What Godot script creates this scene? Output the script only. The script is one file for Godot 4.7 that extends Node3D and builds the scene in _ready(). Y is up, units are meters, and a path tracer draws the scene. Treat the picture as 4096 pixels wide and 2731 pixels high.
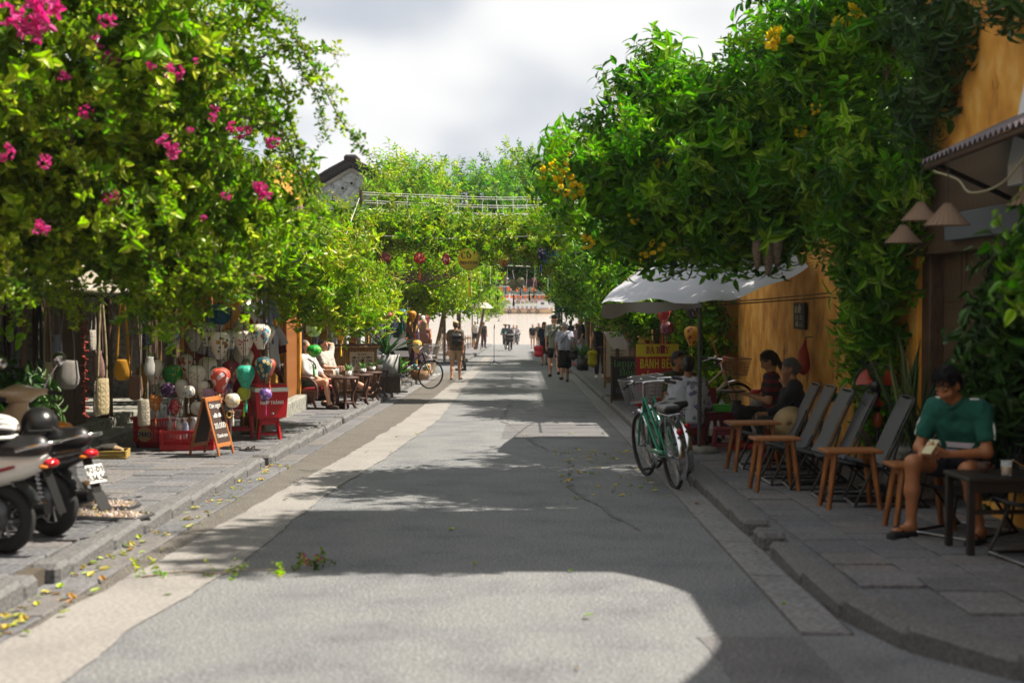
extends Node3D
# A tropical old-town street that slopes down to a flooded river bank.
# Axes: x across the street (right +), d along it (away from the camera, -z), h above the road surface.
const SLOPE := 0.0205
const WALK := 0.12
var taken := {}
var mats := {}
var shapes := {}
var T := {}
var rng := RandomNumberGenerator.new()
func P(x: float, h: float, d: float) -> Vector3:
	return Vector3(x, h - SLOPE * d, -d)
func rr(a: float, b: float) -> float:
	return rng.randf_range(a, b)
func rv(s: float) -> Vector3:
	return Vector3(rr(-s, s), rr(-s, s), rr(-s, s))
func numbered(n: String) -> String:
	if not taken.has(n):
		taken[n] = 0
		return n
	taken[n] += 1
	return "%s_%03d" % [n, taken[n]]
func tag(o: Node, label: String, category: String, group := "") -> void:
	o.set_meta("label", label)
	o.set_meta("category", category)
	if group != "":
		o.set_meta("group", group)
func thing(called: String, label: String, category: String, at := Vector3.ZERO, turn := 0.0, group := "") -> Node3D:
	var o := Node3D.new()
	o.name = numbered(called)
	add_child(o)
	o.position = at
	o.rotation.y = deg_to_rad(turn)
	tag(o, label, category, group)
	return o
func copy_of(o: Node3D, label: String, at: Vector3, turn := 0.0, group := "") -> Node3D:
	var c: Node3D = o.duplicate()
	var base := String(o.name)
	if base.length() > 4 and base[base.length() - 4] == "_" and base.right(3).is_valid_int():
		base = base.left(base.length() - 4)
	c.name = numbered(base)
	add_child(c)
	c.position = at
	c.rotation.y = deg_to_rad(turn)
	c.set_meta("label", label)
	if group != "":
		c.set_meta("group", group)
	return c
func setting(called: String, at := Vector3.ZERO) -> Node3D:
	var o := Node3D.new()
	o.name = numbered(called)
	add_child(o)
	o.position = at
	o.set_meta("kind", "structure")
	return o
func part(parent: Node, called: String, mesh: Mesh, m: Material, at := Vector3.ZERO, turn := Vector3.ZERO, scl := Vector3.ONE) -> MeshInstance3D:
	var o := MeshInstance3D.new()
	o.name = called
	o.mesh = mesh
	o.material_override = m
	parent.add_child(o, true)
	o.position = at
	o.rotation_degrees = turn
	o.scale = scl
	return o
# ---------------------------------------------------------------- materials
func mt(key: String, c: Color = Color.WHITE, rough := 0.8, metal := 0.0, more := {}) -> StandardMaterial3D:
	if mats.has(key):
		return mats[key]
	var m := StandardMaterial3D.new()
	m.resource_name = key
	m.albedo_color = c
	m.roughness = rough
	m.metallic = metal
	for k in more:
		m.set(k, more[k])
	mats[key] = m
	return m
func hx(s: String) -> Color:
	return Color.html(s)
func triplanar(m: StandardMaterial3D, tile: float, world := true) -> void:
	m.uv1_triplanar = true
	m.uv1_world_triplanar = world
	m.uv1_scale = Vector3.ONE / tile
func noise_img(sd: int, freq: float, octaves: int, size: int, kind := FastNoiseLite.TYPE_SIMPLEX_SMOOTH) -> Image:
	var n := FastNoiseLite.new()
	n.seed = sd
	n.noise_type = kind
	n.frequency = freq
	n.fractal_octaves = octaves
	if octaves <= 1:
		n.fractal_type = FastNoiseLite.FRACTAL_NONE
	return n.get_seamless_image(size, size)
func ramp_tex(img: Image, stops: Array, grain := 0.0) -> ImageTexture:
	var g := Gradient.new()
	g.offsets = PackedFloat32Array(stops.map(func(s): return s[0]))
	g.colors = PackedColorArray(stops.map(func(s): return s[1]))
	var lut := []
	for i in 256:
		lut.append(g.sample(i / 255.0))
	var w := img.get_width()
	var h := img.get_height()
	var data := img.get_data()
	var bytes := PackedByteArray()
	bytes.resize(w * h * 3)
	var r := RandomNumberGenerator.new()
	r.seed = 7
	for i in w * h:
		var c: Color = lut[data[i]]
		var k := 1.0 + (r.randf() - 0.5) * grain
		bytes[i * 3] = int(clampf(c.r * k, 0, 1) * 255)
		bytes[i * 3 + 1] = int(clampf(c.g * k, 0, 1) * 255)
		bytes[i * 3 + 2] = int(clampf(c.b * k, 0, 1) * 255)
	return ImageTexture.create_from_image(Image.create_from_data(w, h, false, Image.FORMAT_RGB8, bytes))
func textured(key: String, tex: Texture2D, tile: float, rough := 0.85, height: Texture2D = null, hscale := 0.3, tint := Color.WHITE, detail: Texture2D = null, dtile := 4.0) -> StandardMaterial3D:
	var m := mt(key, tint, rough)
	m.albedo_texture = tex
	triplanar(m, tile)
	if height:
		m.heightmap_enabled = true
		m.heightmap_texture = height
		m.heightmap_scale = hscale
	if detail:
		m.detail_enabled = true
		m.detail_albedo = detail
		m.detail_blend_mode = BaseMaterial3D.BLEND_MODE_MUL
		m.detail_uv_layer = BaseMaterial3D.DETAIL_UV_2
		m.uv2_triplanar = true
		m.uv2_world_triplanar = true
		m.uv2_scale = Vector3.ONE / dtile
	return m
func cloth(key: String, c: Color, back := 0.0) -> StandardMaterial3D:
	var m := mt(key, c, 0.9)
	if m.albedo_texture == null:
		m.albedo_texture = T.weave
		m.heightmap_enabled = true
		m.heightmap_texture = T.folds
		m.heightmap_scale = 0.9
		triplanar(m, 0.35, false)
		if back > 0.0:
			m.backlight_enabled = true
			m.backlight = Color(back, back, back)
	return m
# ---------------------------------------------------------------- shape builders
func st_new() -> SurfaceTool:
	var st := SurfaceTool.new()
	st.begin(Mesh.PRIMITIVE_TRIANGLES)
	return st
func done(st: SurfaceTool) -> ArrayMesh:
	st.generate_normals()
	return st.commit()
func quad(st: SurfaceTool, a: Vector3, b: Vector3, c: Vector3, d: Vector3) -> void:
	for v in [a, b, c, a, c, d]:
		st.add_vertex(v)
func add_box(st: SurfaceTool, c: Vector3, s: Vector3, b := Basis.IDENTITY, bev := 0.0) -> void:
	st.set_smooth_group(-1)
	var h := s * 0.5
	var e := minf(bev, minf(h.x, minf(h.y, h.z)) * 0.6)
	if e <= 0.0:
		var v := []
		for i in 8:
			v.append(c + b * Vector3(h.x if i & 1 else -h.x, h.y if i & 2 else -h.y, h.z if i & 4 else -h.z))
		for f in [[0, 1, 3, 2], [5, 4, 6, 7], [4, 0, 2, 6], [1, 5, 7, 3], [2, 3, 7, 6], [4, 5, 1, 0]]:
			quad(st, v[f[0]], v[f[1]], v[f[2]], v[f[3]])
		return
	# chamfered: three corner points for each of the eight corners
	var w := {}
	for i in 8:
		var sg := Vector3(1 if i & 1 else -1, 1 if i & 2 else -1, 1 if i & 4 else -1)
		for ax in 3:
			var p := h - Vector3(e, e, e)
			p[ax] = h[ax]
			w[i * 3 + ax] = c + b * (p * sg)
	for ax in 3:
		var u := (ax + 1) % 3
		var t := (ax + 2) % 3
		for sd in 2:
			var ids := []
			for q in [[0, 0], [1, 0], [1, 1], [0, 1]]:
				ids.append(((sd << ax) | (q[0] << u) | (q[1] << t)) * 3 + ax)
			if sd == 0:
				ids.reverse()
			ids.reverse()
			quad(st, w[ids[0]], w[ids[1]], w[ids[2]], w[ids[3]])
	for ax in 3:
		var u := (ax + 1) % 3
		var t := (ax + 2) % 3
		for q in [[0, 0], [1, 0], [1, 1], [0, 1]]:
			var i0: int = (q[0] << u) | (q[1] << t)
			var i1: int = i0 | (1 << ax)
			var flip: bool = (q[0] + q[1]) % 2 == 0
			if flip:
				quad(st, w[i0 * 3 + u], w[i1 * 3 + u], w[i1 * 3 + t], w[i0 * 3 + t])
			else:
				quad(st, w[i0 * 3 + t], w[i1 * 3 + t], w[i1 * 3 + u], w[i0 * 3 + u])
	for i in 8:
		var odd := ((i & 1) + ((i >> 1) & 1) + ((i >> 2) & 1)) % 2 == 1
		var o := [0, 1, 2] if odd else [0, 2, 1]
		for k in o:
			st.add_vertex(w[i * 3 + k])
func box_mesh(s: Vector3, bev := 0.0) -> ArrayMesh:
	var key := "box%s_%s" % [s, bev]
	if not shapes.has(key):
		var st := st_new()
		add_box(st, Vector3.ZERO, s, Basis.IDENTITY, bev)
		shapes[key] = done(st)
	return shapes[key]
func bx(parent: Node, called: String, at: Vector3, s: Vector3, m: Material, bev := 0.004, turn := Vector3.ZERO) -> MeshInstance3D:
	return part(parent, called, box_mesh(s, bev), m, at, turn)
func add_tube(st: SurfaceTool, pts: Array, radii, seg := 8, caps := true) -> void:
	st.set_smooth_group(1)
	var rings := []
	var up := Vector3.UP
	var n := pts.size()
	var prev := Vector3.ZERO
	for i in n:
		var t: Vector3 = (pts[mini(i + 1, n - 1)] - pts[maxi(i - 1, 0)])
		t = t.normalized() if t.length() > 1e-7 else Vector3.UP
		var side := prev
		if i == 0:
			up = Vector3.RIGHT if absf(t.y) > 0.9 else Vector3.UP
			side = t.cross(up).normalized()
		side = (side - t * side.dot(t)).normalized()
		prev = side
		var bi := t.cross(side)
		var r: float = radii if radii is float else radii[i]
		var ring := []
		for k in seg:
			var a := TAU * k / seg
			ring.append(pts[i] + (side * cos(a) + bi * sin(a)) * r)
		rings.append(ring)
	for i in n - 1:
		for k in seg:
			var k2 := (k + 1) % seg
			quad(st, rings[i][k], rings[i][k2], rings[i + 1][k2], rings[i + 1][k])
	if caps:
		st.set_smooth_group(-1)
		for k in range(1, seg - 1):
			for v in [rings[0][0], rings[0][k + 1], rings[0][k], rings[n - 1][0], rings[n - 1][k], rings[n - 1][k + 1]]:
				st.add_vertex(v)
func tube(pts: Array, radii, seg := 8) -> ArrayMesh:
	var st := st_new()
	add_tube(st, pts, radii, seg)
	return done(st)
func rod(parent: Node, called: String, a: Vector3, b: Vector3, r: float, m: Material, seg := 8) -> MeshInstance3D:
	return part(parent, called, tube([a, b], r, seg), m)
func smooth_path(pts: Array, steps := 5) -> Array:
	var out := []
	var n := pts.size()
	for i in n - 1:
		var a: Vector3 = pts[maxi(i - 1, 0)]
		var b: Vector3 = pts[i]
		var c: Vector3 = pts[i + 1]
		var e: Vector3 = pts[mini(i + 2, n - 1)]
		for s in steps:
			out.append(b.cubic_interpolate(c, a, e, s / float(steps)))
	out.append(pts[n - 1])
	return out
func add_lathe(st: SurfaceTool, prof: Array, seg := 20, at := Vector3.ZERO, ribs := 0, pinch := 0.0, smooth := true, uv := false) -> void:
	st.set_smooth_group(1 if smooth else -1)
	var n := prof.size()
	var pt := func(i: int, k: int) -> Vector3:
		var a := TAU * k / seg
		var r: float = prof[i][0]
		if ribs > 0:
			var f := fposmod(a * ribs / TAU, 1.0)
			r *= 1.0 - pinch * (1.0 - absf(f - 0.5) * 2.0)
		return at + Vector3(cos(a) * r, prof[i][1], sin(a) * r)
	for i in n - 1:
		for k in seg:
			var q := [[i, k], [i + 1, k], [i + 1, k + 1], [i, k], [i + 1, k + 1], [i, k + 1]]
			for j in q:
				if uv:
					st.set_uv(Vector2(j[1] / float(seg), j[0] / float(n - 1)))
				st.add_vertex(pt.call(j[0], j[1]))
func lathe(prof: Array, seg := 20, smooth := true) -> ArrayMesh:
	var st := st_new()
	add_lathe(st, prof, seg, Vector3.ZERO, 0, 0.0, smooth)
	return done(st)
func add_prism(st: SurfaceTool, poly: PackedVector2Array, depth: float, tf := Transform3D.IDENTITY) -> void:
	st.set_smooth_group(-1)
	var ids := Geometry2D.triangulate_polygon(poly)
	for side in [0.5, -0.5]:
		for k in range(0, ids.size(), 3):
			var o := [0, 1, 2] if side > 0 else [0, 2, 1]
			for j in o:
				var v: Vector2 = poly[ids[k + j]]
				st.add_vertex(tf * Vector3(v.x, v.y, side * depth))
	for i in poly.size():
		var a := poly[i]
		var b := poly[(i + 1) % poly.size()]
		quad(st, tf * Vector3(a.x, a.y, depth / 2), tf * Vector3(b.x, b.y, depth / 2), tf * Vector3(b.x, b.y, -depth / 2), tf * Vector3(a.x, a.y, -depth / 2))
func prism(poly: PackedVector2Array, depth: float) -> ArrayMesh:
	var st := st_new()
	add_prism(st, poly, depth)
	return done(st)
func disc_poly(r: float, n := 16, sx := 1.0) -> PackedVector2Array:
	var p := PackedVector2Array()
	for i in n:
		p.append(Vector2(cos(TAU * i / n) * r * sx, sin(TAU * i / n) * r))
	return p
func grid_mesh(f: Callable, nu: int, nv: int, thick := 0.0) -> ArrayMesh:
	# f(u, v) -> Vector3, u and v in 0..1
	var st := st_new()
	st.set_smooth_group(1)
	for layer in (2 if thick > 0.0 else 1):
		var off := Vector3(0, -thick * layer, 0)
		for i in nu:
			for j in nv:
				var q := [[i, j], [i + 1, j], [i + 1, j + 1], [i, j], [i + 1, j + 1], [i, j + 1]]
				for k in q:
					st.set_uv(Vector2(k[0] / float(nu), k[1] / float(nv)))
					st.add_vertex(f.call(k[0] / float(nu), k[1] / float(nv)) + off)
	return done(st)
func letters(parent: Node, called: String, text: String, height: float, m: Material, at: Vector3, turn := Vector3.ZERO, fnt := "Droid Sans", bold := true, width := 0.0) -> MeshInstance3D:
	var f := SystemFont.new()
	f.font_names = PackedStringArray([fnt])
	f.font_weight = 700 if bold else 400
	var t := TextMesh.new()
	t.text = text
	t.font = f
	t.font_size = 32
	t.pixel_size = height / 23.0
	t.depth = 0.004
	t.curve_step = 3.0
	var o := part(parent, called, t, m, at, turn)
	if width > 0.0:
		var w := t.get_aabb().size.x
		if w > 0.001:
			o.scale.x = width / w
	return o
# ---------------------------------------------------------------- surface nets for figures and soft shapes
func cap(a: Vector3, b: Vector3, ra: float, rb: float, cut := 0) -> Array:
	return [0, a, b, ra, rb, cut]
func ell(c: Vector3, r: Vector3, b := Basis.IDENTITY) -> Array:
	return [1, c, r, b.inverse(), 0, 0]
func nets(prims: Array, cell: float, k := 0.03, crumple := 0.0) -> ArrayMesh:
	var lo := Vector3.ONE * 1e9
	var hi := -lo
	var boxes := []
	for p in prims:
		var a: Vector3
		var b: Vector3
		if p[0] == 0:
			var ra: Vector3 = Vector3.ONE * p[3]
			var rb: Vector3 = Vector3.ONE * p[4]
			a = (p[1] - ra).min(p[2] - rb)
			b = (p[1] + ra).max(p[2] + rb)
		else:
			var m: float = maxf(p[2].x, maxf(p[2].y, p[2].z))
			a = p[1] - Vector3.ONE * m
			b = p[1] + Vector3.ONE * m
		a -= Vector3.ONE * (k + cell * 1.5)
		b += Vector3.ONE * (k + cell * 1.5)
		boxes.append([a, b])
		lo = lo.min(a)
		hi = hi.max(b)
	lo -= Vector3.ONE * cell
	var nx := int((hi.x - lo.x) / cell) + 3
	var ny := int((hi.y - lo.y) / cell) + 3
	var nz := int((hi.z - lo.z) / cell) + 3
	var sy := nx
	var sz := nx * ny
	var f := PackedFloat32Array()
	f.resize(nx * ny * nz)
	f.fill(1.0)
	for n in prims.size():
		var p: Array = prims[n]
		var i0 := Vector3i(((boxes[n][0] - lo) / cell).floor()).max(Vector3i.ZERO)
		var i1 := Vector3i(((boxes[n][1] - lo) / cell).ceil()).min(Vector3i(nx - 1, ny - 1, nz - 1))
		var isc: bool = p[0] == 0
		var a: Vector3 = p[1]
		var r1 := 0.0
		var r2 := 0.0
		var ba := Vector3.ZERO
		var inv := 0.0
		var cut := 0
		var rad := Vector3.ONE
		var rad2 := Vector3.ONE
		var bas := Basis.IDENTITY
		var dir := Vector3.ZERO
		var bl := 0.0
		if isc:
			r1 = p[3]
			r2 = p[4] - p[3]
			ba = p[2] - a
			bl = ba.length()
			inv = 1.0 / maxf(ba.length_squared(), 1e-9)
			dir = ba.normalized()
			cut = p[5]
		else:
			rad = p[2]
			rad2 = rad * rad
			bas = p[3]
		for z in range(i0.z, i1.z + 1):
			for y in range(i0.y, i1.y + 1):
				var idx := z * sz + y * sy + i0.x
				var v := lo + Vector3(i0.x, y, z) * cell - a
				for x in range(i0.x, i1.x + 1):
					var d: float
					if isc:
						var t := v.dot(ba) * inv
						if t < 0.0:
							t = 0.0
						elif t > 1.0:
							t = 1.0
						d = (v - ba * t).length() - r1 - r2 * t
						if cut & 1:
							d = maxf(d, -v.dot(dir))
						if cut & 2:
							d = maxf(d, v.dot(dir) - bl)
					else:
						var q := bas * v
						var k0 := (q / rad).length()
						var k1 := (q / rad2).length()
						d = k0 * (k0 - 1.0) / maxf(k1, 1e-6)
					var o := f[idx]
					var df := absf(o - d)
					if d < o:
						o = d
					if df < k:
						var hh := (k - df) / k
						o -= hh * hh * k * 0.25
					f[idx] = o
					idx += 1
					v.x += cell
	var vid := PackedInt32Array()
	vid.resize(nx * ny * nz)
	vid.fill(-1)
	var verts := PackedVector3Array()
	var index := PackedInt32Array()
	var co := PackedInt32Array([0, 1, sy, sy + 1, sz, sz + 1, sz + sy, sz + sy + 1])
	var edges := [[0, 1], [2, 3], [4, 5], [6, 7], [0, 2], [1, 3], [4, 6], [5, 7], [0, 4], [1, 5], [2, 6], [3, 7]]
	for z in nz - 1:
		for y in ny - 1:
			var row := z * sz + y * sy
			for x in nx - 1:
				var i := row + x
				var f0 := f[i]
				if f0 > 0.9:
					continue
				var inside := 0
				for c in 8:
					if f[i + co[c]] < 0.0:
						inside += 1
				if inside == 0 or inside == 8:
					continue
				var acc := Vector3.ZERO
				var cnt := 0
				for e in edges:
					var fa := f[i + co[e[0]]]
					var fb := f[i + co[e[1]]]
					if (fa < 0.0) != (fb < 0.0):
						var t := fa / (fa - fb)
						var pa := Vector3(e[0] & 1, (e[0] >> 1) & 1, e[0] >> 2)
						var pb := Vector3(e[1] & 1, (e[1] >> 1) & 1, e[1] >> 2)
						acc += pa + (pb - pa) * t
						cnt += 1
				vid[i] = verts.size()
				verts.append(lo + (Vector3(x, y, z) + acc / cnt) * cell)
	for z in range(1, nz - 1):
		for y in range(1, ny - 1):
			var row := z * sz + y * sy
			for x in range(1, nx - 1):
				var i := row + x
				if vid[i] < 0:
					continue
				var s := f[i] < 0.0
				for ax in 3:
					var step: int = [1, sy, sz][ax]
					if (f[i + step] < 0.0) == s:
						continue
					var u: int = [sy, sz, 1][ax]
					var w: int = [sz, 1, sy][ax]
					var q := [vid[i], vid[i - u], vid[i - u - w], vid[i - w]]
					if q.min() < 0:
						continue
					if not s:
						q.reverse()
					for n in [0, 2, 1, 0, 3, 2]:
						index.append(q[n])
	var nor := PackedVector3Array()
	nor.resize(verts.size())
	for t in range(0, index.size(), 3):
		var g := (verts[index[t + 2]] - verts[index[t]]).cross(verts[index[t + 1]] - verts[index[t]])
		for n in 3:
			nor[index[t + n]] += g
	for i in nor.size():
		nor[i] = nor[i].normalized()
	if crumple > 0.0:
		var fold := FastNoiseLite.new()
		fold.frequency = 7.0
		fold.fractal_type = FastNoiseLite.FRACTAL_RIDGED
		fold.fractal_octaves = 2
		for i in verts.size():
			verts[i] += nor[i] * crumple * fold.get_noise_3d(verts[i].x, verts[i].y * 0.6, verts[i].z)
		for i in nor.size():
			nor[i] = Vector3.ZERO
		for t in range(0, index.size(), 3):
			var g := (verts[index[t + 2]] - verts[index[t]]).cross(verts[index[t + 1]] - verts[index[t]])
			for n in 3:
				nor[index[t + n]] += g
		for i in nor.size():
			nor[i] = nor[i].normalized()
	var arr := []
	arr.resize(Mesh.ARRAY_MAX)
	arr[Mesh.ARRAY_VERTEX] = verts
	arr[Mesh.ARRAY_NORMAL] = nor
	arr[Mesh.ARRAY_INDEX] = index
	var am := ArrayMesh.new()
	if verts.size() > 0:
		am.add_surface_from_arrays(Mesh.PRIMITIVE_TRIANGLES, arr)
	return am
# ---------------------------------------------------------------- foliage
func add_leaf(st: SurfaceTool, base: Vector3, dir: Vector3, up: Vector3, length: float, width: float, fold := 0.25, droop := 0.25, tint := Color.WHITE, round_at := 0.4) -> void:
	var side := dir.cross(up).normalized()
	up = side.cross(dir).normalized()
	st.set_smooth_group(1)
	st.set_color(tint)
	var p := []
	for s in [[0.0, 0.0], [round_at * 0.45, 0.8], [round_at, 1.0], [0.75, 0.62], [1.0, 0.0]]:
		var c: Vector3 = base + dir * length * s[0] - up * droop * length * s[0] * s[0]
		var w: float = s[1] * width * 0.5
		p.append([c, c + side * w + up * fold * w, c - side * w + up * fold * w])
	for i in 4:
		for sd in [1, 2]:
			if i == 0:
				for v in [p[0][0], p[1][0], p[1][sd]]:
					st.add_vertex(v)
			elif i == 3:
				for v in [p[3][0], p[4][0], p[3][sd]]:
					st.add_vertex(v)
			else:
				for v in [p[i][0], p[i + 1][0], p[i + 1][sd], p[i][0], p[i + 1][sd], p[i][sd]]:
					st.add_vertex(v)
func sprig(n: int, length: float, leaf_l: float, leaf_w: float, sd: int, droop := 0.3, pairs := false, spread := 0.9, round_at := 0.4) -> ArrayMesh:
	# a twig along +y carrying n leaves
	var r := RandomNumberGenerator.new()
	r.seed = sd
	var st := st_new()
	st.set_color(Color(0.75, 0.6, 0.6))
	add_tube(st, [Vector3.ZERO, Vector3(0.01, length * 0.5, 0), Vector3(0, length, 0.01)], [leaf_w * 0.05, leaf_w * 0.04, leaf_w * 0.02], 3, false)
	for i in n:
		var t := (i + 0.6) / n
		var a := i * 2.4 + r.randf() * 0.8
		if pairs:
			a = floorf(i / 2.0) * 1.4 + (PI if i % 2 else 0.0) + r.randf() * 0.4
			t = (floorf(i / 2.0) * 2.0 + 1.0) / n
		var out := Vector3(cos(a), 0, sin(a))
		var lift := lerpf(0.15, 1.1, t * t) + r.randf_range(-0.3, 0.3)
		var dir := (out * spread + Vector3.UP * lift).normalized()
		var k := r.randf_range(0.7, 1.15)
		var g := r.randf_range(0.7, 1.25)
		add_leaf(st, Vector3(0, length * t, 0), dir, (Vector3.UP + out * -0.6 + Vector3(r.randf_range(-.4, .4), 0, r.randf_range(-.4, .4))).normalized(), leaf_l * k, leaf_w * k, 0.3, droop + r.randf_range(-.1, .15), Color(g * r.randf_range(0.85, 1.15), g, g * 0.9), round_at)
	return done(st)
func leaf_mat(key: String, back := Color(0.75, 1.0, 0.25), rough := 0.33) -> StandardMaterial3D:
	return mt(key, Color.WHITE, rough, 0.0, {"vertex_color_use_as_albedo": true, "backlight_enabled": true, "backlight": back, "metallic_specular": 0.5})
func multi(parent: Node, called: String, mesh: Mesh, m: Material, xf: Array, cols: Array, stuff := false) -> MultiMeshInstance3D:
	var mm := MultiMesh.new()
	mm.transform_format = MultiMesh.TRANSFORM_3D
	mm.use_colors = true
	mm.mesh = mesh
	mm.instance_count = xf.size()
	for i in xf.size():
		mm.set_instance_transform(i, xf[i])
		mm.set_instance_color(i, cols[i])
	var o := MultiMeshInstance3D.new()
	o.name = called
	o.multimesh = mm
	o.material_override = m
	parent.add_child(o, true)
	if stuff:
		o.set_meta("kind", "stuff")
	return o
func aim(at: Vector3, dir: Vector3, scl: float) -> Transform3D:
	var y := dir.normalized()
	var x := y.cross(Vector3(rr(-1, 1), rr(-1, 1), rr(-1, 1))).normalized()
	if x.length() < 0.5:
		x = y.cross(Vector3.RIGHT).normalized()
	var z := x.cross(y)
	return Transform3D(Basis(x, y, z).scaled(Vector3.ONE * scl), at)
func pick_col(cols: Array) -> Color:
	var c: Color = cols[rng.randi() % cols.size()]
	var k := rr(0.6, 1.3)
	return Color(c.r * k * rr(0.9, 1.12), c.g * k, c.b * k)
# blobs: [centre, radii, count]; parts are laid mostly near the skin of each lobe, with lumps and gaps
func crown_xf(blobs: Array, cols: Array, size: float, sd: int, lump := 0.35, gap := -0.25, hang := 0.25) -> Array:
	rng.seed = sd
	var n := FastNoiseLite.new()
	n.seed = sd
	n.frequency = 0.9
	var xf := []
	var cc := []
	for b in blobs:
		var c: Vector3 = b[0]
		var r: Vector3 = b[1]
		var left: int = b[2]
		var tries := 0
		while left > 0 and tries < b[2] * 5:
			tries += 1
			var u := Vector3(rng.randfn(), rng.randfn(), rng.randfn()).normalized()
			var q := c + u * r
			var lm := 1.0 + lump * n.get_noise_3d(q.x * 1.6, q.y * 1.6, q.z * 1.6) * 1.6
			var t := pow(rng.randf(), 0.45) * lm
			var p := c + u * r * t
			if n.get_noise_3d(p.x * 2.6 + 40, p.y * 2.6, p.z * 2.6) < gap:
				continue
			left -= 1
			var nrm := (u / r).normalized()
			var dir := nrm * 0.8 + Vector3(0, 0.35, 0) + rv(0.75)
			if rng.randf() < hang:
				dir = nrm * 0.7 + Vector3(0, -0.9, 0) + rv(0.4)
			xf.append(aim(p, dir, size * rr(0.5, 1.45)))
			cc.append(pick_col(cols))
	return [xf, cc]
func crown(parent: Node, mesh: Mesh, m: Material, blobs: Array, cols: Array, size: float, sd: int, lump := 0.35, gap := -0.25, hang := 0.25, called := "crown") -> void:
	var r := crown_xf(blobs, cols, size, sd, lump, gap, hang)
	multi(parent, called, mesh, m, r[0], r[1], true)
func limb(pts: Array, r0: float, r1: float, seg := 8) -> ArrayMesh:
	var path := smooth_path(pts, 4)
	var radii := []
	for i in path.size():
		radii.append(lerpf(r0, r1, i / float(path.size() - 1)) * (1.0 + 0.06 * sin(i * 2.3)))
	return tube(path, radii, seg)
# ---------------------------------------------------------------- light, sky, camera
func light_and_camera() -> void:
	var cam := Camera3D.new()
	cam.name = "camera"
	cam.position = Vector3(0, 1.6, 0)
	cam.rotation = Vector3(-0.0319, 0.00703, 0)
	cam.fov = 26.98
	cam.near = 0.1
	cam.far = 2500.0
	var lens := CameraAttributesPhysical.new()
	lens.frustum_focal_length = 50.0
	lens.exposure_aperture = 2.0
	lens.frustum_focus_distance = 26.0
	cam.attributes = lens
	add_child(cam)
	cam.current = true
	var sky_mat := PanoramaSkyMaterial.new()
	sky_mat.panorama = sky_image()
	sky_mat.energy_multiplier = 0.425
	var sky := Sky.new()
	sky.sky_material = sky_mat
	var env := Environment.new()
	env.background_mode = Environment.BG_SKY
	env.sky = sky
	env.tonemap_mode = Environment.TONE_MAPPER_LINEAR
	env.tonemap_exposure = 2.35
	env.sdfgi_enabled = true
	env.ssao_enabled = true
	env.ssil_enabled = true
	env.fog_enabled = true
	env.fog_density = 0.0003
	env.fog_light_color = Color(0.93, 0.95, 1.0)
	var we := WorldEnvironment.new()
	we.name = "environment"
	we.environment = env
	add_child(we)
	var sun := DirectionalLight3D.new()
	sun.name = "sun"
	sun.light_energy = 1.6
	sun.light_color = Color(1.0, 0.955, 0.885)
	sun.light_angular_distance = 0.6
	sun.shadow_enabled = true
	add_child(sun)
	# high sun, from the right and somewhat ahead
	var el := deg_to_rad(54.0)
	var az := deg_to_rad(11.0)
	var to := Vector3(cos(el) * cos(az), sin(el), -cos(el) * sin(az))
	sun.look_at_from_position(to * 50.0, Vector3.ZERO, Vector3.UP)
func sky_image() -> ImageTexture:
	var w := 768
	var h := 384
	var big := FastNoiseLite.new()
	big.seed = 21
	big.frequency = 1.3
	big.fractal_octaves = 5
	var soft := FastNoiseLite.new()
	soft.seed = 5
	soft.frequency = 0.55
	soft.fractal_octaves = 3
	var img := Image.create(w, h, false, Image.FORMAT_RGB8)
	for y in h:
		var el := (0.5 - (y + 0.5) / h) * PI
		var ce := cos(el)
		var lift := maxf(sin(el), 0.0)
		for x in w:
			var a := TAU * x / w
			# the cloud deck is flat: stretch the pattern towards the horizon
			var q := Vector3(cos(a) * ce, 0, sin(a) * ce) / (lift + 0.34) * 1.9
			var n := big.get_noise_3d(q.x, 3.0, q.z) * 0.65 + soft.get_noise_3d(q.x * 1.3, 9.0, q.z * 1.3) * 0.6
			var t := smoothstep(-0.4, 0.12, n)
			var cloud := Color(0.8, 0.825, 0.865).lerp(Color(1.0, 1.0, 1.0), t)
			var blue := smoothstep(0.2, 0.5, -soft.get_noise_3d(q.x * 1.7 + 20, 1.0, q.z * 1.7))
			cloud = cloud.lerp(Color(0.76, 0.82, 0.89), blue * 0.5)
			img.set_pixel(x, y, cloud)
	return ImageTexture.create_from_image(img)
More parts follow.
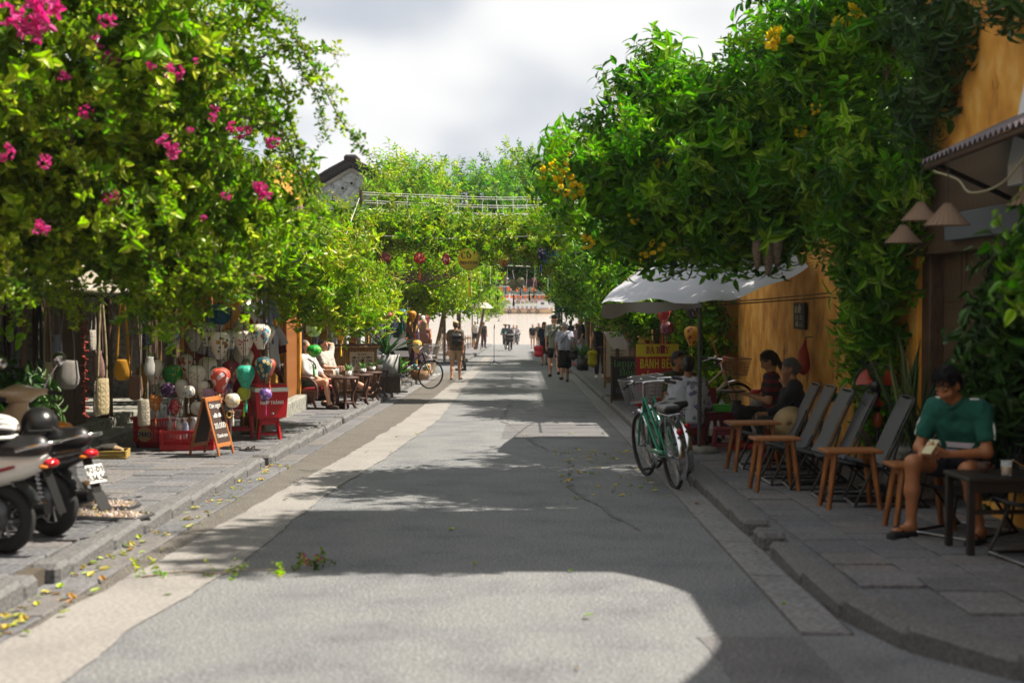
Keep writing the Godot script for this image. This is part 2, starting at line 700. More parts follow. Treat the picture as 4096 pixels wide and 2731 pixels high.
# ---------------------------------------------------------------- shared textures and materials
func make_textures() -> void:
	var fine := noise_img(3, 0.28, 2, 512)
	var mid := noise_img(4, 0.03, 4, 512)
	var cell := noise_img(9, 0.16, 1, 512, FastNoiseLite.TYPE_CELLULAR)
	T.fine = ImageTexture.create_from_image(fine)
	T.mid = ImageTexture.create_from_image(mid)
	T.cell = ImageTexture.create_from_image(cell)
	T.folds = ImageTexture.create_from_image(noise_img(14, 0.012, 2, 256))
	T.weave = ramp_tex(noise_img(6, 0.4, 1, 256), [[0.0, Color(0.82, 0.82, 0.82)], [1.0, Color(1, 1, 1)]], 0.12)
	T.patches = ramp_tex(noise_img(31, 0.012, 5, 512), [[0.0, Color(0.85, 0.85, 0.86)], [0.42, Color(0.94, 0.94, 0.94)], [1.0, Color(1, 1, 1)]])
	T.road_wear = ramp_tex(noise_img(33, 0.016, 6, 512), [[0.0, Color(0.78, 0.78, 0.79)], [0.3, Color(0.92, 0.92, 0.92)], [0.52, Color(0.96, 0.96, 0.95)], [0.55, Color(1, 0.99, 0.97)], [1.0, Color(1, 1, 0.98)]], 0.12)
	var asphalt := ramp_tex(fine, [[0.0, hx("3c3d40")], [0.35, hx("5e5f61")], [0.6, hx("747474")], [0.8, hx("8f8e8b")], [1.0, hx("c2beb6")]], 0.3)
	textured("asphalt", asphalt, 3.0, 0.82, T.fine, 0.55, Color(0.95, 0.97, 1.0), T.road_wear, 7.0)
	var coarse := ramp_tex(cell, [[0.0, hx("8d857a")], [0.2, hx("6b665f")], [0.5, hx("4a4846")], [1.0, hx("353433")]], 0.35)
	textured("old_asphalt", coarse, 1.3, 0.85, T.cell, -0.9, Color.WHITE, T.patches, 3.0)
	var pale := ramp_tex(noise_img(12, 0.09, 4, 512), [[0.0, hx("6f6b66")], [0.3, hx("827e79")], [0.6, hx("8f8b86")], [1.0, hx("a5a19b")]], 0.2)
	textured("pale_concrete", pale, 1.7, 0.85, T.fine, 0.25, Color(0.94, 0.95, 0.97), T.patches, 5.0)
	var stone := ramp_tex(noise_img(41, 0.05, 5, 512), [[0.0, hx("4f4e4d")], [0.45, hx("777471")], [0.7, hx("868380")], [1.0, hx("a19d97")]], 0.16)
	for i in 4:
		textured("paving_%d" % i, stone, 1.1, 0.75, T.mid, 0.7, [Color(0.86, 0.88, 0.93), Color(0.81, 0.84, 0.89), Color(0.87, 0.87, 0.89), Color(0.76, 0.79, 0.85)][i], T.patches, 2.7)
	textured("kerb_stone", stone, 0.9, 0.8, T.mid, 0.6, Color(0.8, 0.82, 0.85), T.patches, 1.9)
	textured("joint_earth", stone, 0.7, 0.95, T.fine, 0.5, Color(0.62, 0.58, 0.52))
	textured("gutter_concrete", stone, 1.6, 0.7, T.fine, 0.15, Color(0.98, 1.0, 1.04), T.patches, 2.2)
	var plaster_y := ramp_tex(noise_img(51, 0.012, 6, 512), [[0.0, hx("8a5a22")], [0.25, hx("b37a26")], [0.42, hx("c48a2e")], [0.6, hx("cb9338")], [0.72, hx("d19e4a")], [1.0, hx("d8ac62")]], 0.06)
	var my := textured("ochre_plaster", plaster_y, 3.2, 0.9, T.mid, 0.6, Color.WHITE)
	my.uv1_scale = Vector3(0.33, 0.3, 0.33)
	var stain := ramp_tex(noise_img(57, 0.012, 6, 512), [[0.0, hx("3a2f22")], [0.12, hx("a08c6c")], [0.24, hx("ffffff")], [1.0, hx("ffffff")]])
	my.detail_enabled = true
	my.detail_albedo = stain
	my.detail_blend_mode = BaseMaterial3D.BLEND_MODE_MUL
	my.detail_uv_layer = BaseMaterial3D.DETAIL_UV_2
	my.uv2_triplanar = true
	my.uv2_world_triplanar = true
	my.uv2_scale = Vector3(0.3, 0.21, 0.3)
	var grey := ramp_tex(noise_img(61, 0.02, 5, 512), [[0.0, hx("5c5c5a")], [0.4, hx("9b9c9d")], [1.0, hx("b9bbbd")]], 0.06)
	textured("grey_plaster", grey, 3.0, 0.9, T.mid, 0.4)
	textured("old_concrete", grey, 1.2, 0.9, T.mid, 0.8, Color(0.8, 0.79, 0.74))
	var wood := noise_img(71, 0.02, 4, 256)
	T.wood = ImageTexture.create_from_image(wood)
	for w in [["dark_wood", "33231a", "4a3425", "5e4632"], ["door_wood", "2c1e17", "41301f", "54402f"], ["table_wood", "5b3314", "8a5424", "a86c33"], ["stool_wood", "2b1810", "3d2217", "52301f"], ["yellow_wood", "7d5417", "b5822b", "c99a44"], ["orange_board", "5c3310", "7d4a18", "92602a"], ["bamboo", "5c3f20", "8a6436", "a7814c"], ["sign_wood", "6e3c18", "9b5a24", "b37236"]]:
		var m := textured(w[0], ramp_tex(wood, [[0.0, hx(w[1])], [0.5, hx(w[2])], [1.0, hx(w[3])]], 0.1), 0.5, 0.6, T.wood, 0.25)
		m.uv1_world_triplanar = false
		m.uv1_scale = Vector3(7, 0.9, 7)
	var tile := ramp_tex(noise_img(81, 0.05, 4, 256), [[0.0, hx("2a2522")], [0.4, hx("4e4039")], [1.0, hx("8a6450")]], 0.1)
	textured("roof_tile", tile, 1.0, 0.9, T.mid, 0.5)
	textured("black_mould", tile, 1.3, 0.95, T.mid, 0.8, Color(0.42, 0.42, 0.43))
	var bark := ramp_tex(noise_img(91, 0.06, 4, 256), [[0.0, hx("3a2f26")], [0.5, hx("6f5f50")], [1.0, hx("93836f")]], 0.1)
	textured("bark", bark, 0.5, 0.9, T.mid, 1.2)
	leaf_mat("leaf")
	leaf_mat("leaf_far", Color(0.75, 1.0, 0.3), 0.5)
	leaf_mat("petal", Color(1.0, 0.9, 0.95), 0.7)
	leaf_mat("dull_leaf", Color(0.5, 0.7, 0.3), 0.5)
	mt("chrome", hx("d8d8dc"), 0.16, 1.0)
	mt("steel", hx("9a9a9c"), 0.35, 1.0)
	mt("iron", hx("2b2b2e"), 0.5, 0.6)
	mt("rubber", hx("17171a"), 0.75)
	mt("black_plastic", hx("141416"), 0.4)
	mt("black_seat", hx("18181b"), 0.38)
	mt("white_plastic", hx("e2e2de"), 0.4)
	mt("red_plastic", hx("b3121c"), 0.35)
	mt("maroon_plastic", hx("6e1521"), 0.38)
	mt("wire_white", hx("d9d9d6"), 0.6)
	mt("wire_black", hx("1b1b1c"), 0.6)
	mt("rope", hx("6b5d4a"), 0.9)
	mt("glass", Color(0.9, 0.95, 0.95, 0.18), 0.05, 0.0, {"transparency": BaseMaterial3D.TRANSPARENCY_ALPHA})
	mt("clear_film", Color(0.92, 0.94, 0.96, 0.35), 0.12, 0.0, {"transparency": BaseMaterial3D.TRANSPARENCY_ALPHA})
# ---------------------------------------------------------------- road, kerbs, pavements, river
func strip(pts: Array, h: float, wob := 0.0, sd := 1) -> ArrayMesh:
	# pts: [d, x_left, x_right] rows
	var n := FastNoiseLite.new()
	n.seed = sd
	n.frequency = 1.1
	var st := st_new()
	st.set_smooth_group(-1)
	var rows := []
	for i in pts.size() - 1:
		var a: Array = pts[i]
		var b: Array = pts[i + 1]
		var k := maxi(1, int((b[0] - a[0]) / (0.12 if wob > 0.0 else 2.0)))
		for s in k + (1 if i == pts.size() - 2 else 0):
			var t := s / float(k)
			var d := lerpf(a[0], b[0], t)
			rows.append([d, lerpf(a[1], b[1], t) + wob * (n.get_noise_1d(d) + 0.4 * n.get_noise_1d(d * 5.0)), lerpf(a[2], b[2], t) + wob * (n.get_noise_1d(d + 90) + 0.4 * n.get_noise_1d(d * 5.0 + 40))])
	for i in rows.size() - 1:
		var a: Array = rows[i]
		var b: Array = rows[i + 1]
		quad(st, P(a[1], h, a[0]), P(b[1], h, b[0]), P(b[2], h, b[0]), P(a[2], h, a[0]))
	return done(st)
func slab_shape(w: float, l: float) -> ArrayMesh:
	return box_mesh(Vector3(w, 0.05, l), 0.006)
func paving(parent: Node3D, x0: float, x1: float, d0: float, d1: float, cols: int, limit: int, sd: int, keep = null) -> void:
	rng.seed = sd
	var cw := (x1 - x0) / cols
	var spots := []
	for c in cols:
		var d := d0 + rr(0, 0.3)
		while d < d1:
			var l: float = [0.3, 0.36, 0.42, 0.3][rng.randi() % 4]
			if keep == null or keep.call(x0 + cw * c, d, cw, l):
				spots.append([x0 + cw * (c + 0.5), d + l * 0.5, cw - rr(0.008, 0.016), l])
			d += l
	spots.sort_custom(func(a, b): return a[1] < b[1])
	var tilt := -rad_to_deg(atan(SLOPE))
	var far := st_new()
	var any := false
	for i in spots.size():
		var s: Array = spots[i]
		var at := P(s[0], WALK - 0.025 + rr(-0.005, 0.004), s[1])
		var turn := Vector3(tilt + rr(-0.5, 0.5), rr(-0.5, 0.5), rr(-0.45, 0.45))
		var g := 0.016 if rng.randf() < 0.75 else 0.03
		if i < limit:
			part(parent, "slab", slab_shape(snappedf(s[2], 0.01), s[3] - g), mats["paving_%d" % (rng.randi() % 4)], at, turn)
		else:
			any = true
			add_box(far, at, Vector3(s[2], 0.05, s[3] - 0.016), Basis.from_euler(turn * PI / 180.0))
	if any:
		var o := part(parent, "far_slabs", done(far), mats["paving_0"])
		o.set_meta("kind", "stuff")
func kerb_run(parent: Node3D, path: Array, notches: Array, inward: float, sd: int) -> void:
	rng.seed = sd
	var i := 0
	var p: Vector2 = path[0]
	var stone := 0.85
	while i < path.size() - 1:
		# walk one stone along the path
		var want := stone * rr(0.8, 1.15)
		var q := p
		var left := want
		var j := i
		while left > 1e-4 and j < path.size() - 1:
			var seg: Vector2 = path[j + 1] - q
			if seg.length() > left:
				q += seg.normalized() * left
				left = 0.0
			else:
				left -= seg.length()
				q = path[j + 1]
				j += 1
		var mid := (p + q) * 0.5
		var run := q - p
		var skip := false
		for nd in notches:
			if mid.y - 0.45 < nd and nd < mid.y + 0.45:
				skip = true
		var yaw := rad_to_deg(atan2(run.x, -run.y))
		var nrm := Vector2(run.y, -run.x).normalized() * signf(inward)
		if nrm.x * inward < 0 and absf(nrm.x) > absf(nrm.y):
			nrm = -nrm
		var ln := run.length()
		if ln > 0.1:
			var c := mid + nrm * 0.1
			var shape := box_mesh(Vector3(0.2, 0.3, snappedf(ln, 0.01) - 0.008), 0.03)
			if skip:
				# a lowered drain stone between two short full ones
				part(parent, "drain_stone", box_mesh(Vector3(0.12, 0.3, 0.36), 0.02), mats["kerb_stone"], P(c.x + nrm.x * 0.05, WALK - 0.235, c.y), Vector3(-rad_to_deg(atan(SLOPE)), yaw, 9 * inward))
				for sg in [-1, 1]:
					var l2 := (ln - 0.36) * 0.5
					var cc: Vector2 = c + run.normalized() * sg * (ln * 0.5 - l2 * 0.5)
					part(parent, "kerb_stone", box_mesh(Vector3(0.2, 0.3, l2 - 0.006), 0.03), mats["kerb_stone"], P(cc.x, WALK - 0.146, cc.y), Vector3(-rad_to_deg(atan(SLOPE)), yaw, 0))
			else:
				part(parent, "kerb_stone", shape, mats["kerb_stone"], P(c.x, WALK - 0.146 + rr(-0.004, 0.004), c.y), Vector3(-rad_to_deg(atan(SLOPE)), yaw + rr(-0.3, 0.3), rr(-1, 1)))
		p = q
		i = j
func ground() -> void:
	var road := setting("road")
	part(road, "carriageway", strip([[-14, -60, 60], [20, -60, 60], [60, -60, 60], [140, -60, 60]], 0.0), mats["asphalt"])
	part(road, "concrete_strip", strip([[3, -2.75, -1.98], [7.1, -2.6, -2.06], [9.4, -2.47, -1.89], [13.3, -2.33, -1.85], [17.2, -2.14, -1.63], [23.9, -1.98, -1.40], [39, -1.91, -1.49], [50, -1.9, -1.46], [72, -1.9, -1.5]], 0.008, 0.035, 4), mats["pale_concrete"])
	part(road, "worn_edge", strip([[3, -2.62, -2.6], [7.1, -2.62, -2.5], [9.4, -2.62, -2.37], [13.3, -2.62, -2.23], [17.2, -2.62, -2.04], [23.9, -2.62, -1.88], [39, -2.62, -1.86], [48, -2.62, -1.85]], 0.004, 0.03, 8), mats["old_asphalt"])
	for e in [[24.6, 0.42, 24.66, 1.1], [30.0, 0.42, 30.06, 1.1]]:
		part(road, "cover_edge", strip([[e[0], e[1], e[3]], [e[2], e[1], e[3]]], 0.006), mats["iron"])
	for x in [0.42, 1.08]:
		part(road, "cover_edge", strip([[24.6, x, x + 0.015], [30.06, x, x + 0.015]], 0.005), mats["iron"])
	# repairs, tar-filled cracks
	mats["repair_asphalt"] = mats["asphalt"].duplicate()
	mats["repair_asphalt"].albedo_color = Color(0.84, 0.84, 0.87)
	part(road, "repair_patch", strip([[6.2, 0.95, 1.44], [7.25, 0.9, 1.44]], 0.004, 0.04, 62), mats["repair_asphalt"])
	part(road, "repair_patch", strip([[20.0, -0.3, 1.2], [23.0, -0.25, 1.25]], 0.004, 0.02, 63), mats["repair_asphalt"])
	for c in [[11.0, 0.9, 17.0, 0.6], [18.0, 0.3, 30.0, -0.2]]:
		part(road, "tar_crack", strip([[c[0], c[1], c[1] + 0.012], [lerpf(c[0], c[2], 0.5), c[3] - 0.15, c[3] - 0.138], [c[2], c[3], c[3] + 0.006]], 0.006, 0.09, int(c[0] * 7)), mats["repair_asphalt"])
	# gutters
	rng.seed = 77
	var gl := setting("gutter_left")
	part(gl, "channel", strip([[3, -2.87, -2.61], [47.5, -2.87, -2.61]], 0.012), mats["gutter_concrete"])
	var d := 4.0
	while d < 30.0:
		var l := rr(0.55, 0.9)
		part(gl, "gutter_slab", box_mesh(Vector3(0.245, 0.05, snappedf(l, 0.05) - 0.012), 0.005), mats["paving_%d" % (rng.randi() % 4)], P(-2.735 + rr(-.006, .006), -0.004 + rr(-.003, .003), d + l / 2), Vector3(-1.17, rr(-.5, .5), 2.0))
		d += l
	var gr := setting("gutter_right")
	part(gr, "channel", strip([[7.3, 1.44, 1.72], [110, 1.44, 1.72]], 0.005), mats["joint_earth"])
	d = 7.3
	while d < 46.0:
		var l := rr(0.42, 0.62)
		part(gr, "gutter_slab", box_mesh(Vector3(0.262, 0.05, snappedf(l, 0.04) - 0.008), 0.004), mats["gutter_concrete"], P(1.572, -0.006 + rr(-.002, .002), d + l / 2), Vector3(-1.17, rr(-.3, .3), -2.0))
		d += l
	# pavements
	var pl := setting("pavement_left")
	part(pl, "bed", walk_base([[-2.95, 3], [-2.95, 47.3], [-9, 47.3], [-9, 3]]), mats["joint_earth"])
	paving(pl, -5.45, -3.06, 6.5, 30.0, 6, 300, 101)
	var kl := setting("kerb_left")
	kerb_run(kl, [Vector2(-2.86, 3.2), Vector2(-2.86, 47.0), Vector2(-3.2, 47.6), Vector2(-4.2, 47.8)], [8.75, 15.8, 22.4, 29.5, 36.5], -1, 55)
	var pl2 := setting("pavement_left")
	part(pl2, "bed", walk_base([[-2.5, 58], [-2.5, 116], [-30, 116], [-30, 58]]), mats["paving_0"])
	var kl2 := setting("kerb_left")
	kerb_run(kl2, [Vector2(-6, 57.6), Vector2(-3.0, 57.8), Vector2(-2.55, 58.3), Vector2(-2.4, 60), Vector2(-2.4, 112)], [], -1, 56)
	var pr := setting("pavement_right")
	var corner := [[1.86, 110], [1.86, 8.3], [1.92, 7.6], [2.06, 7.02], [2.28, 6.6], [2.6, 6.3], [3.2, 6.08], [5, 5.98], [30, 5.9], [30, 110]]
	part(pr, "bed", walk_base(corner), mats["paving_3"])
	var inside := func(x: float, dd: float, w: float, l: float) -> bool:
		var lim := 1.9
		if dd < 8.3:
			lim = 1.9 + pow(maxf(0.0, 8.3 - dd) / 2.1, 2.2) * 1.5
		return x > lim and dd > 6.25
	paving(pr, 1.93, 5.0, 6.2, 26.0, 8, 300, 202, inside)
	var kr := setting("kerb_right")
	kerb_run(kr, [Vector2(6.5, 5.72), Vector2(3.2, 5.82), Vector2(2.5, 6.08), Vector2(2.12, 6.45), Vector2(1.88, 6.95), Vector2(1.74, 7.55), Vector2(1.69, 8.3), Vector2(1.69, 90)], [10.2, 20.5, 30.0], 1, 57)
	# river, its far bank and the flooded street end
	var wy := P(0, 0, 118.0).y
	var water := setting("river", Vector3(0, wy, 0))
	var mw := mt("river_water", hx("b3a594"), 0.1)
	mw.normal_enabled = true
	var wn := noise_img(97, 0.02, 4, 512)
	wn.convert(Image.FORMAT_RGBA8)
	wn.bump_map_to_normal_map(5.0)
	mw.normal_texture = ImageTexture.create_from_image(wn)
	mw.normal_scale = 0.8
	triplanar(mw, 7.0)
	mw.uv1_scale = Vector3(0.07, 0.2, 0.16)
	var st := st_new()
	st.set_smooth_group(-1)
	quad(st, Vector3(-700, 0, -108), Vector3(-700, 0, -520), Vector3(700, 0, -520), Vector3(700, 0, -108))
	part(water, "surface", done(st), mw)
	var bank := setting("far_bank", Vector3(0, wy, 0))
	var bs := st_new()
	add_prism(bs, PackedVector2Array([Vector2(-500, -4), Vector2(-505, 1.2), Vector2(-520, 1.8), Vector2(-1600, 6), Vector2(-1600, -4)]), 1800, Transform3D(Basis(Vector3(0, 0, 1), Vector3.UP, Vector3(-1, 0, 0)), Vector3.ZERO))
	part(bank, "slope", done(bs), mats["old_concrete"])
func walk_base(poly: Array) -> ArrayMesh:
	var p2 := PackedVector2Array()
	for v in poly:
		p2.append(Vector2(v[0], v[1]))
	var ids := Geometry2D.triangulate_polygon(p2)
	var st := st_new()
	st.set_smooth_group(-1)
	for k in range(0, ids.size(), 3):
		for j in [0, 1, 2]:
			var v := p2[ids[k + j]]
			st.add_vertex(P(v.x, WALK - 0.02, v.y))
	for i in p2.size():
		var a := p2[i]
		var b := p2[(i + 1) % p2.size()]
		quad(st, P(a.x, WALK - 0.02, a.y), P(b.x, WALK - 0.02, b.y), P(b.x, -0.4, b.y), P(a.x, -0.4, a.y))
	return done(st)
func V(x: float, y: float, z: float) -> Vector3:
	return Vector3(x, y, z)
# ---------------------------------------------------------------- buildings
func wall(parent: Node3D, called: String, x0: float, x1: float, h0: float, h1: float, d0: float, d1: float, m: Material, bev := 0.01) -> MeshInstance3D:
	# parent sits at the origin
	var c := P((x0 + x1) / 2, (h0 + h1) / 2, (d0 + d1) / 2)
	return bx(parent, called, c, V(absf(x1 - x0), absf(h1 - h0), absf(d1 - d0)), m, bev)
func at_zero(called: String, label: String, category: String, group := "") -> Node3D:
	return thing(called, label, category, Vector3.ZERO, 0.0, group)
func tile_roof(parent: Node3D, xr: float, hr: float, xe: float, he: float, d0: float, d1: float, row := 0.3) -> void:
	# one slope, from ridge (xr, hr) to eave (xe, he); each course line is a half-round row of tiles
	var roof := part(parent, "roof", grid_mesh(func(u, v): return P(lerpf(xr, xe, u), lerpf(hr, he, u), lerpf(d0, d1, v)), 1, 1, 0.12), mats["roof_tile"])
	var n := int((d1 - d0) / row)
	for i in n:
		var d := d0 + (i + 0.5) * row
		part(roof, "tile_row", tube([P(xr, hr + 0.03, d), P(xe, he + 0.03, d)], row * 0.3, 6), mats["roof_tile"])
func window_in(parent: Node3D, x: float, h0: float, h1: float, d0: float, d1: float, side: float, m: Material) -> void:
	# a shuttered window on a wall that faces across the street (side: +1 faces +x)
	var f := wall(parent, "window", x, x + 0.05 * side, h0, h1, d0, d1, m)
	for k in 2:
		var a := lerpf(d0, d1, k * 0.5) + 0.04
		var b := lerpf(d0, d1, k * 0.5 + 0.5) - 0.04
		var s := bx(f, "shutter", V(0.04 * side, 0, 0) + (P(x, (h0 + h1) / 2, (a + b) / 2) - P(x, (h0 + h1) / 2, (d0 + d1) / 2)), V(0.03, h1 - h0 - 0.1, b - a), mats["dark_wood"])
		s.position.y = 0
func houses_left() -> void:
	# near shop: an open front under a timber lintel
	var a := at_zero("shop_house", "old timber shop house with an open dark front hung with bags", "house")
	wall(a, "back_wall", -9.2, -9.0, 0, 4.2, 4, 22.4, mats["old_concrete"])
	wall(a, "side_wall", -9.0, -5.4, 0, 4.2, 4, 4.2, mats["ochre_plaster"])
	wall(a, "side_wall", -9.0, -5.4, 0, 4.2, 22.2, 22.4, mats["old_concrete"])
	wall(a, "ceiling", -9.0, -5.2, 3.0, 3.12, 4, 22.4, mats["orange_board"])
	wall(a, "floor", -9.0, -5.3, 0.0, 0.3, 4, 22.4, mats["old_concrete"])
	wall(a, "lintel", -5.5, -5.3, 2.45, 4.2, 4, 22.4, mats["ochre_plaster"])
	for d in [9.2, 12.4, 15.2, 18.4, 22.0]:
		wall(a, "post", -5.5, -5.34, 0.1, 2.5, d - 0.09, d + 0.09, mats["dark_wood"])
	for d in [12.9, 13.4, 16.0, 16.45, 16.9, 17.35, 20.6, 21.1]:
		var p := wall(a, "door_panel", -5.46, -5.41, 0.3, 2.4, d - 0.21, d + 0.21, mats["door_wood"])
		bx(p, "door_rail", V(0.028, 0.25, 0), V(0.012, 0.06, 0.36), mats["dark_wood"], 0.002)
	wall(a, "doorstep", -5.4, -5.0, 0.12, 0.27, 17.0, 19.2, mats["old_concrete"], 0.02)
	tile_roof(a, -7.2, 5.3, -5.0, 4.15, 4, 22.4)
	tile_roof(a, -7.2, 5.3, -9.4, 4.15, 4, 22.4)
	# a shelf with goods deep in the shop
	var sh := at_zero("display_shelf", "white open shelf with a red tulip and vases inside the bag shop", "shelf")
	for h in [0.9, 1.3, 1.7, 2.1]:
		wall(sh, "board", -5.9, -5.6, h, h + 0.025, 13.6, 14.6, mats["white_plastic"], 0.003)
	for d in [13.6, 14.6]:
		wall(sh, "upright", -5.9, -5.6, 0.3, 2.12, d - 0.015, d + 0.015, mats["white_plastic"], 0.003)
	wall(sh, "back_panel", -5.92, -5.9, 0.3, 2.12, 13.6, 14.6, mats["white_plastic"], 0.003)
	for v in [[1.325, 13.8, "f0d9d0"], [1.325, 14.1, "e3dcd2"], [0.925, 14.3, "cfc8bd"], [1.725, 13.9, "e8c9b5"], [1.725, 14.35, "d8d2ca"]]:
		part(sh, "vase", lathe([[0.0, 0], [0.05, 0], [0.075, 0.07], [0.05, 0.15], [0.025, 0.19], [0.032, 0.23]], 12), mt("vase_" + v[2], hx(v[2]), 0.4), P(-5.72, v[0], v[1]))
	# awning over the bags
	var aw := at_zero("canvas_awning", "pale canvas awning edge over the hanging bags", "awning")
	part(aw, "canvas", grid_mesh(func(u, v): return P(lerpf(-5.4, -4.3, u), lerpf(2.55, 1.98, u) + 0.03 * sin(v * 40.0) * u, lerpf(8.6, 15.6, v)), 4, 60), cloth("awning_canvas", hx("8d8577")))
	part(aw, "front_beam", tube([P(-4.3, 1.96, 8.6), P(-4.3, 1.96, 15.6)], 0.035, 8), mt("beam_paint", hx("b0a79a"), 0.7))
	for d in [8.9, 12.2, 15.4]:
		part(aw, "stay", tube([P(-4.3, 1.96, d), P(-5.34, 2.2, d)], 0.015, 6), mats["iron"])
	# lantern rack
	var rack := at_zero("lantern_rack", "bamboo rack carrying the hanging silk lanterns", "rack")
	for d in [16.4, 17.2, 18.0, 18.9, 19.8]:
		part(rack, "bar", tube([P(-5.4, 2.14, d), P(-3.0, 2.16, d)], 0.018, 8), mats["bamboo"])
	for x in [-5.1, -3.15]:
		part(rack, "rail", tube([P(x, 2.18, 16.2), P(x, 2.18, 20.0)], 0.022, 8), mats["bamboo"])
		if x < -4:
			part(rack, "post", tube([P(x, 0.1, 19.95), P(x, 2.2, 19.95)], 0.022, 8), mats["bamboo"])
	var screen := at_zero("backing_board", "tall brown board behind the white silk lanterns", "board")
	wall(screen, "panel", -4.75, -4.35, 0.12, 2.3, 19.92, 19.98, mats["orange_board"])
	wall(screen, "panel", -3.98, -3.62, 0.12, 2.3, 19.98, 20.04, mats["orange_board"])
	# yellow framed shop with its concrete step
	var b := at_zero("shop_house", "narrow yellow-framed shop with a brown board beside the cafe", "house")
	wall(b, "step", -5.4, -3.78, 0.05, 0.36, 22.45, 25.0, mats["old_concrete"], 0.02)
	wall(b, "back_wall", -6.6, -6.4, 0, 4.2, 22.4, 25.3, mats["old_concrete"])
	wall(b, "board", -4.02, -3.96, 0.36, 2.35, 23.9, 24.95, mats["orange_board"])
	wall(b, "frame_post", -4.05, -3.9, 0.34, 2.5, 24.95, 25.12, mats["yellow_wood"])
	wall(b, "frame_post", -4.05, -3.9, 0.34, 2.5, 22.5, 22.65, mats["yellow_wood"])
	wall(b, "post_foot", -4.07, -3.88, 0.1, 0.34, 24.93, 25.14, mt("flaking_red", hx("6e3324"), 0.9))
	wall(b, "pipe", -4.0, -3.9, 0.12, 2.6, 25.2, 25.32, mt("purple_paint", hx("221b2c"), 0.4), 0.03)
	wall(b, "lintel", -4.1, -3.9, 2.5, 4.2, 22.4, 25.3, mats["ochre_plaster"])
	tile_roof(b, -6.4, 5.2, -3.6, 3.4, 22.4, 25.3)
	# cafe house
	var c := at_zero("cafe_house", "cafe house with dark blue doors and yellow door frames", "house")
	wall(c, "back_wall", -8.4, -8.2, 0, 4.4, 25.4, 47, mats["grey_plaster"])
	wall(c, "front_wall", -4.95, -4.8, 2.5, 4.3, 25.4, 47, mats["ochre_plaster"])
	wall(c, "side_wall", -8.2, -4.8, 0, 4.4, 46.8, 47, mats["ochre_plaster"])
	wall(c, "side_wall", -8.2, -4.1, 0, 4.4, 25.4, 25.55, mats["ochre_plaster"])
	wall(c, "ceiling", -8.2, -4.8, 2.9, 3.0, 25.4, 47, mats["orange_board"])
	for d in [26.4, 27.5, 28.9, 30.2, 32.5, 35, 38, 41.0, 44.5]:
		wall(c, "frame_post", -4.98, -4.8, 0.1, 2.52, d - 0.08, d + 0.08, mats["yellow_wood"])
	for d in [26.9, 28.2, 29.5, 31.3, 33.8]:
		wall(c, "door", -4.95, -4.9, 0.12, 2.45, d - 0.42, d + 0.42, mt("blue_door", hx("0f1c33"), 0.5))
	for d in [36.5, 39.5, 43, 46]:
		wall(c, "wall_pier", -4.95, -4.82, 0.1, 2.5, d - 0.5, d + 0.5, mats["grey_plaster"])
	tile_roof(c, -7.5, 6.0, -4.4, 4.15, 25.4, 47.2)
	tile_roof(c, -7.5, 6.0, -9.0, 5.0, 25.4, 47.2)
	part(c, "ridge", tube([P(-7.5, 6.05, 25.2), P(-7.5, 6.05, 47.4)], 0.13, 8), mats["black_mould"])
	part(c, "parapet", grid_mesh(func(u, v): return P(-7.6 + u * 3.4, lerpf(5.9, 4.3, u) + 0.12 * sin(u * 9.0), 25.2 - v * 0.22), 12, 1, 0.3), mats["black_mould"])
	# grey gable across the side alley
	var g := at_zero("gable_house", "grey plaster gable house with thick black roof edges", "house")
	var gx := -7.0
	var poly := PackedVector2Array([Vector2(gx - 2.25, -0.4), Vector2(gx + 2.25, -0.4), Vector2(gx + 2.25, 6.75), Vector2(gx, 8.05), Vector2(gx - 2.25, 6.75)])
	var st := st_new()
	add_prism(st, poly, 14.0, Transform3D(Basis.IDENTITY, V(0, -SLOPE * 58.5, -65.5)))
	part(g, "wall", done(st), mats["grey_plaster"])
	for sg in [-1, 1]:
		var e := st_new()
		var q := [Vector2(0, 8.15), Vector2(0.9 * sg, 7.68), Vector2(2.75 * sg, 6.5)]
		for k in 2:
			var m2: Vector2 = (q[k] + q[k + 1]) / 2
			var ang := atan2(q[k + 1].y - q[k].y, q[k + 1].x - q[k].x)
			add_box(e, V(gx + m2.x, m2.y + 0.08 - SLOPE * 58.5, -65.4), V((q[k + 1] - q[k]).length() + 0.05, 0.26, 14.5), Basis(V(0, 0, 1), ang), 0.05)
			add_box(e, V(gx + m2.x, m2.y + 0.26 - SLOPE * 58.5, -58.4), V((q[k + 1] - q[k]).length() + 0.05, 0.16, 0.5), Basis(V(0, 0, 1), ang), 0.05)
		part(g, "roof_edge", done(e), mats["black_mould"])
		var f := st_new()
		var m3: Vector2 = (q[0] + q[2]) / 2
		add_box(f, V(gx + m3.x, m3.y - 0.14 - SLOPE * 58.5, -58.43), V((q[2] - q[0]).length(), 0.13, 0.1), Basis(V(0, 0, 1), atan2(q[2].y - q[0].y, q[2].x - q[0].x)), 0.01)
		part(g, "barge_moulding", done(f), mt("pale_stone", hx("a39a92"), 0.9))
	part(g, "ridge_cap", box_mesh(V(0.55, 0.3, 1.2), 0.08), mats["black_mould"], V(gx, 8.42 - SLOPE * 58.5, -58.7))
	for o in [[0.0, 7.42], [-0.36, 7.22], [0.36, 7.22]]:
		part(g, "vent", lathe([[0.11, 0.0], [0.12, 0.03], [0.07, 0.035], [0.06, -0.02], [0.0, -0.02]], 14), mats["grey_plaster"], V(gx + o[0], o[1] - SLOPE * 58.5, -58.48), V(90, 0, 0))
		part(g, "vent_hole", lathe([[0.0, 0.002], [0.058, 0.002], [0.058, -0.01]], 12), mats["rubber"], V(gx + o[0], o[1] - SLOPE * 58.5, -58.47), V(90, 0, 0))
	window_in(g, gx + 2.25, 1.0, 2.4, 62, 63.2, 1.0, mats["yellow_wood"])
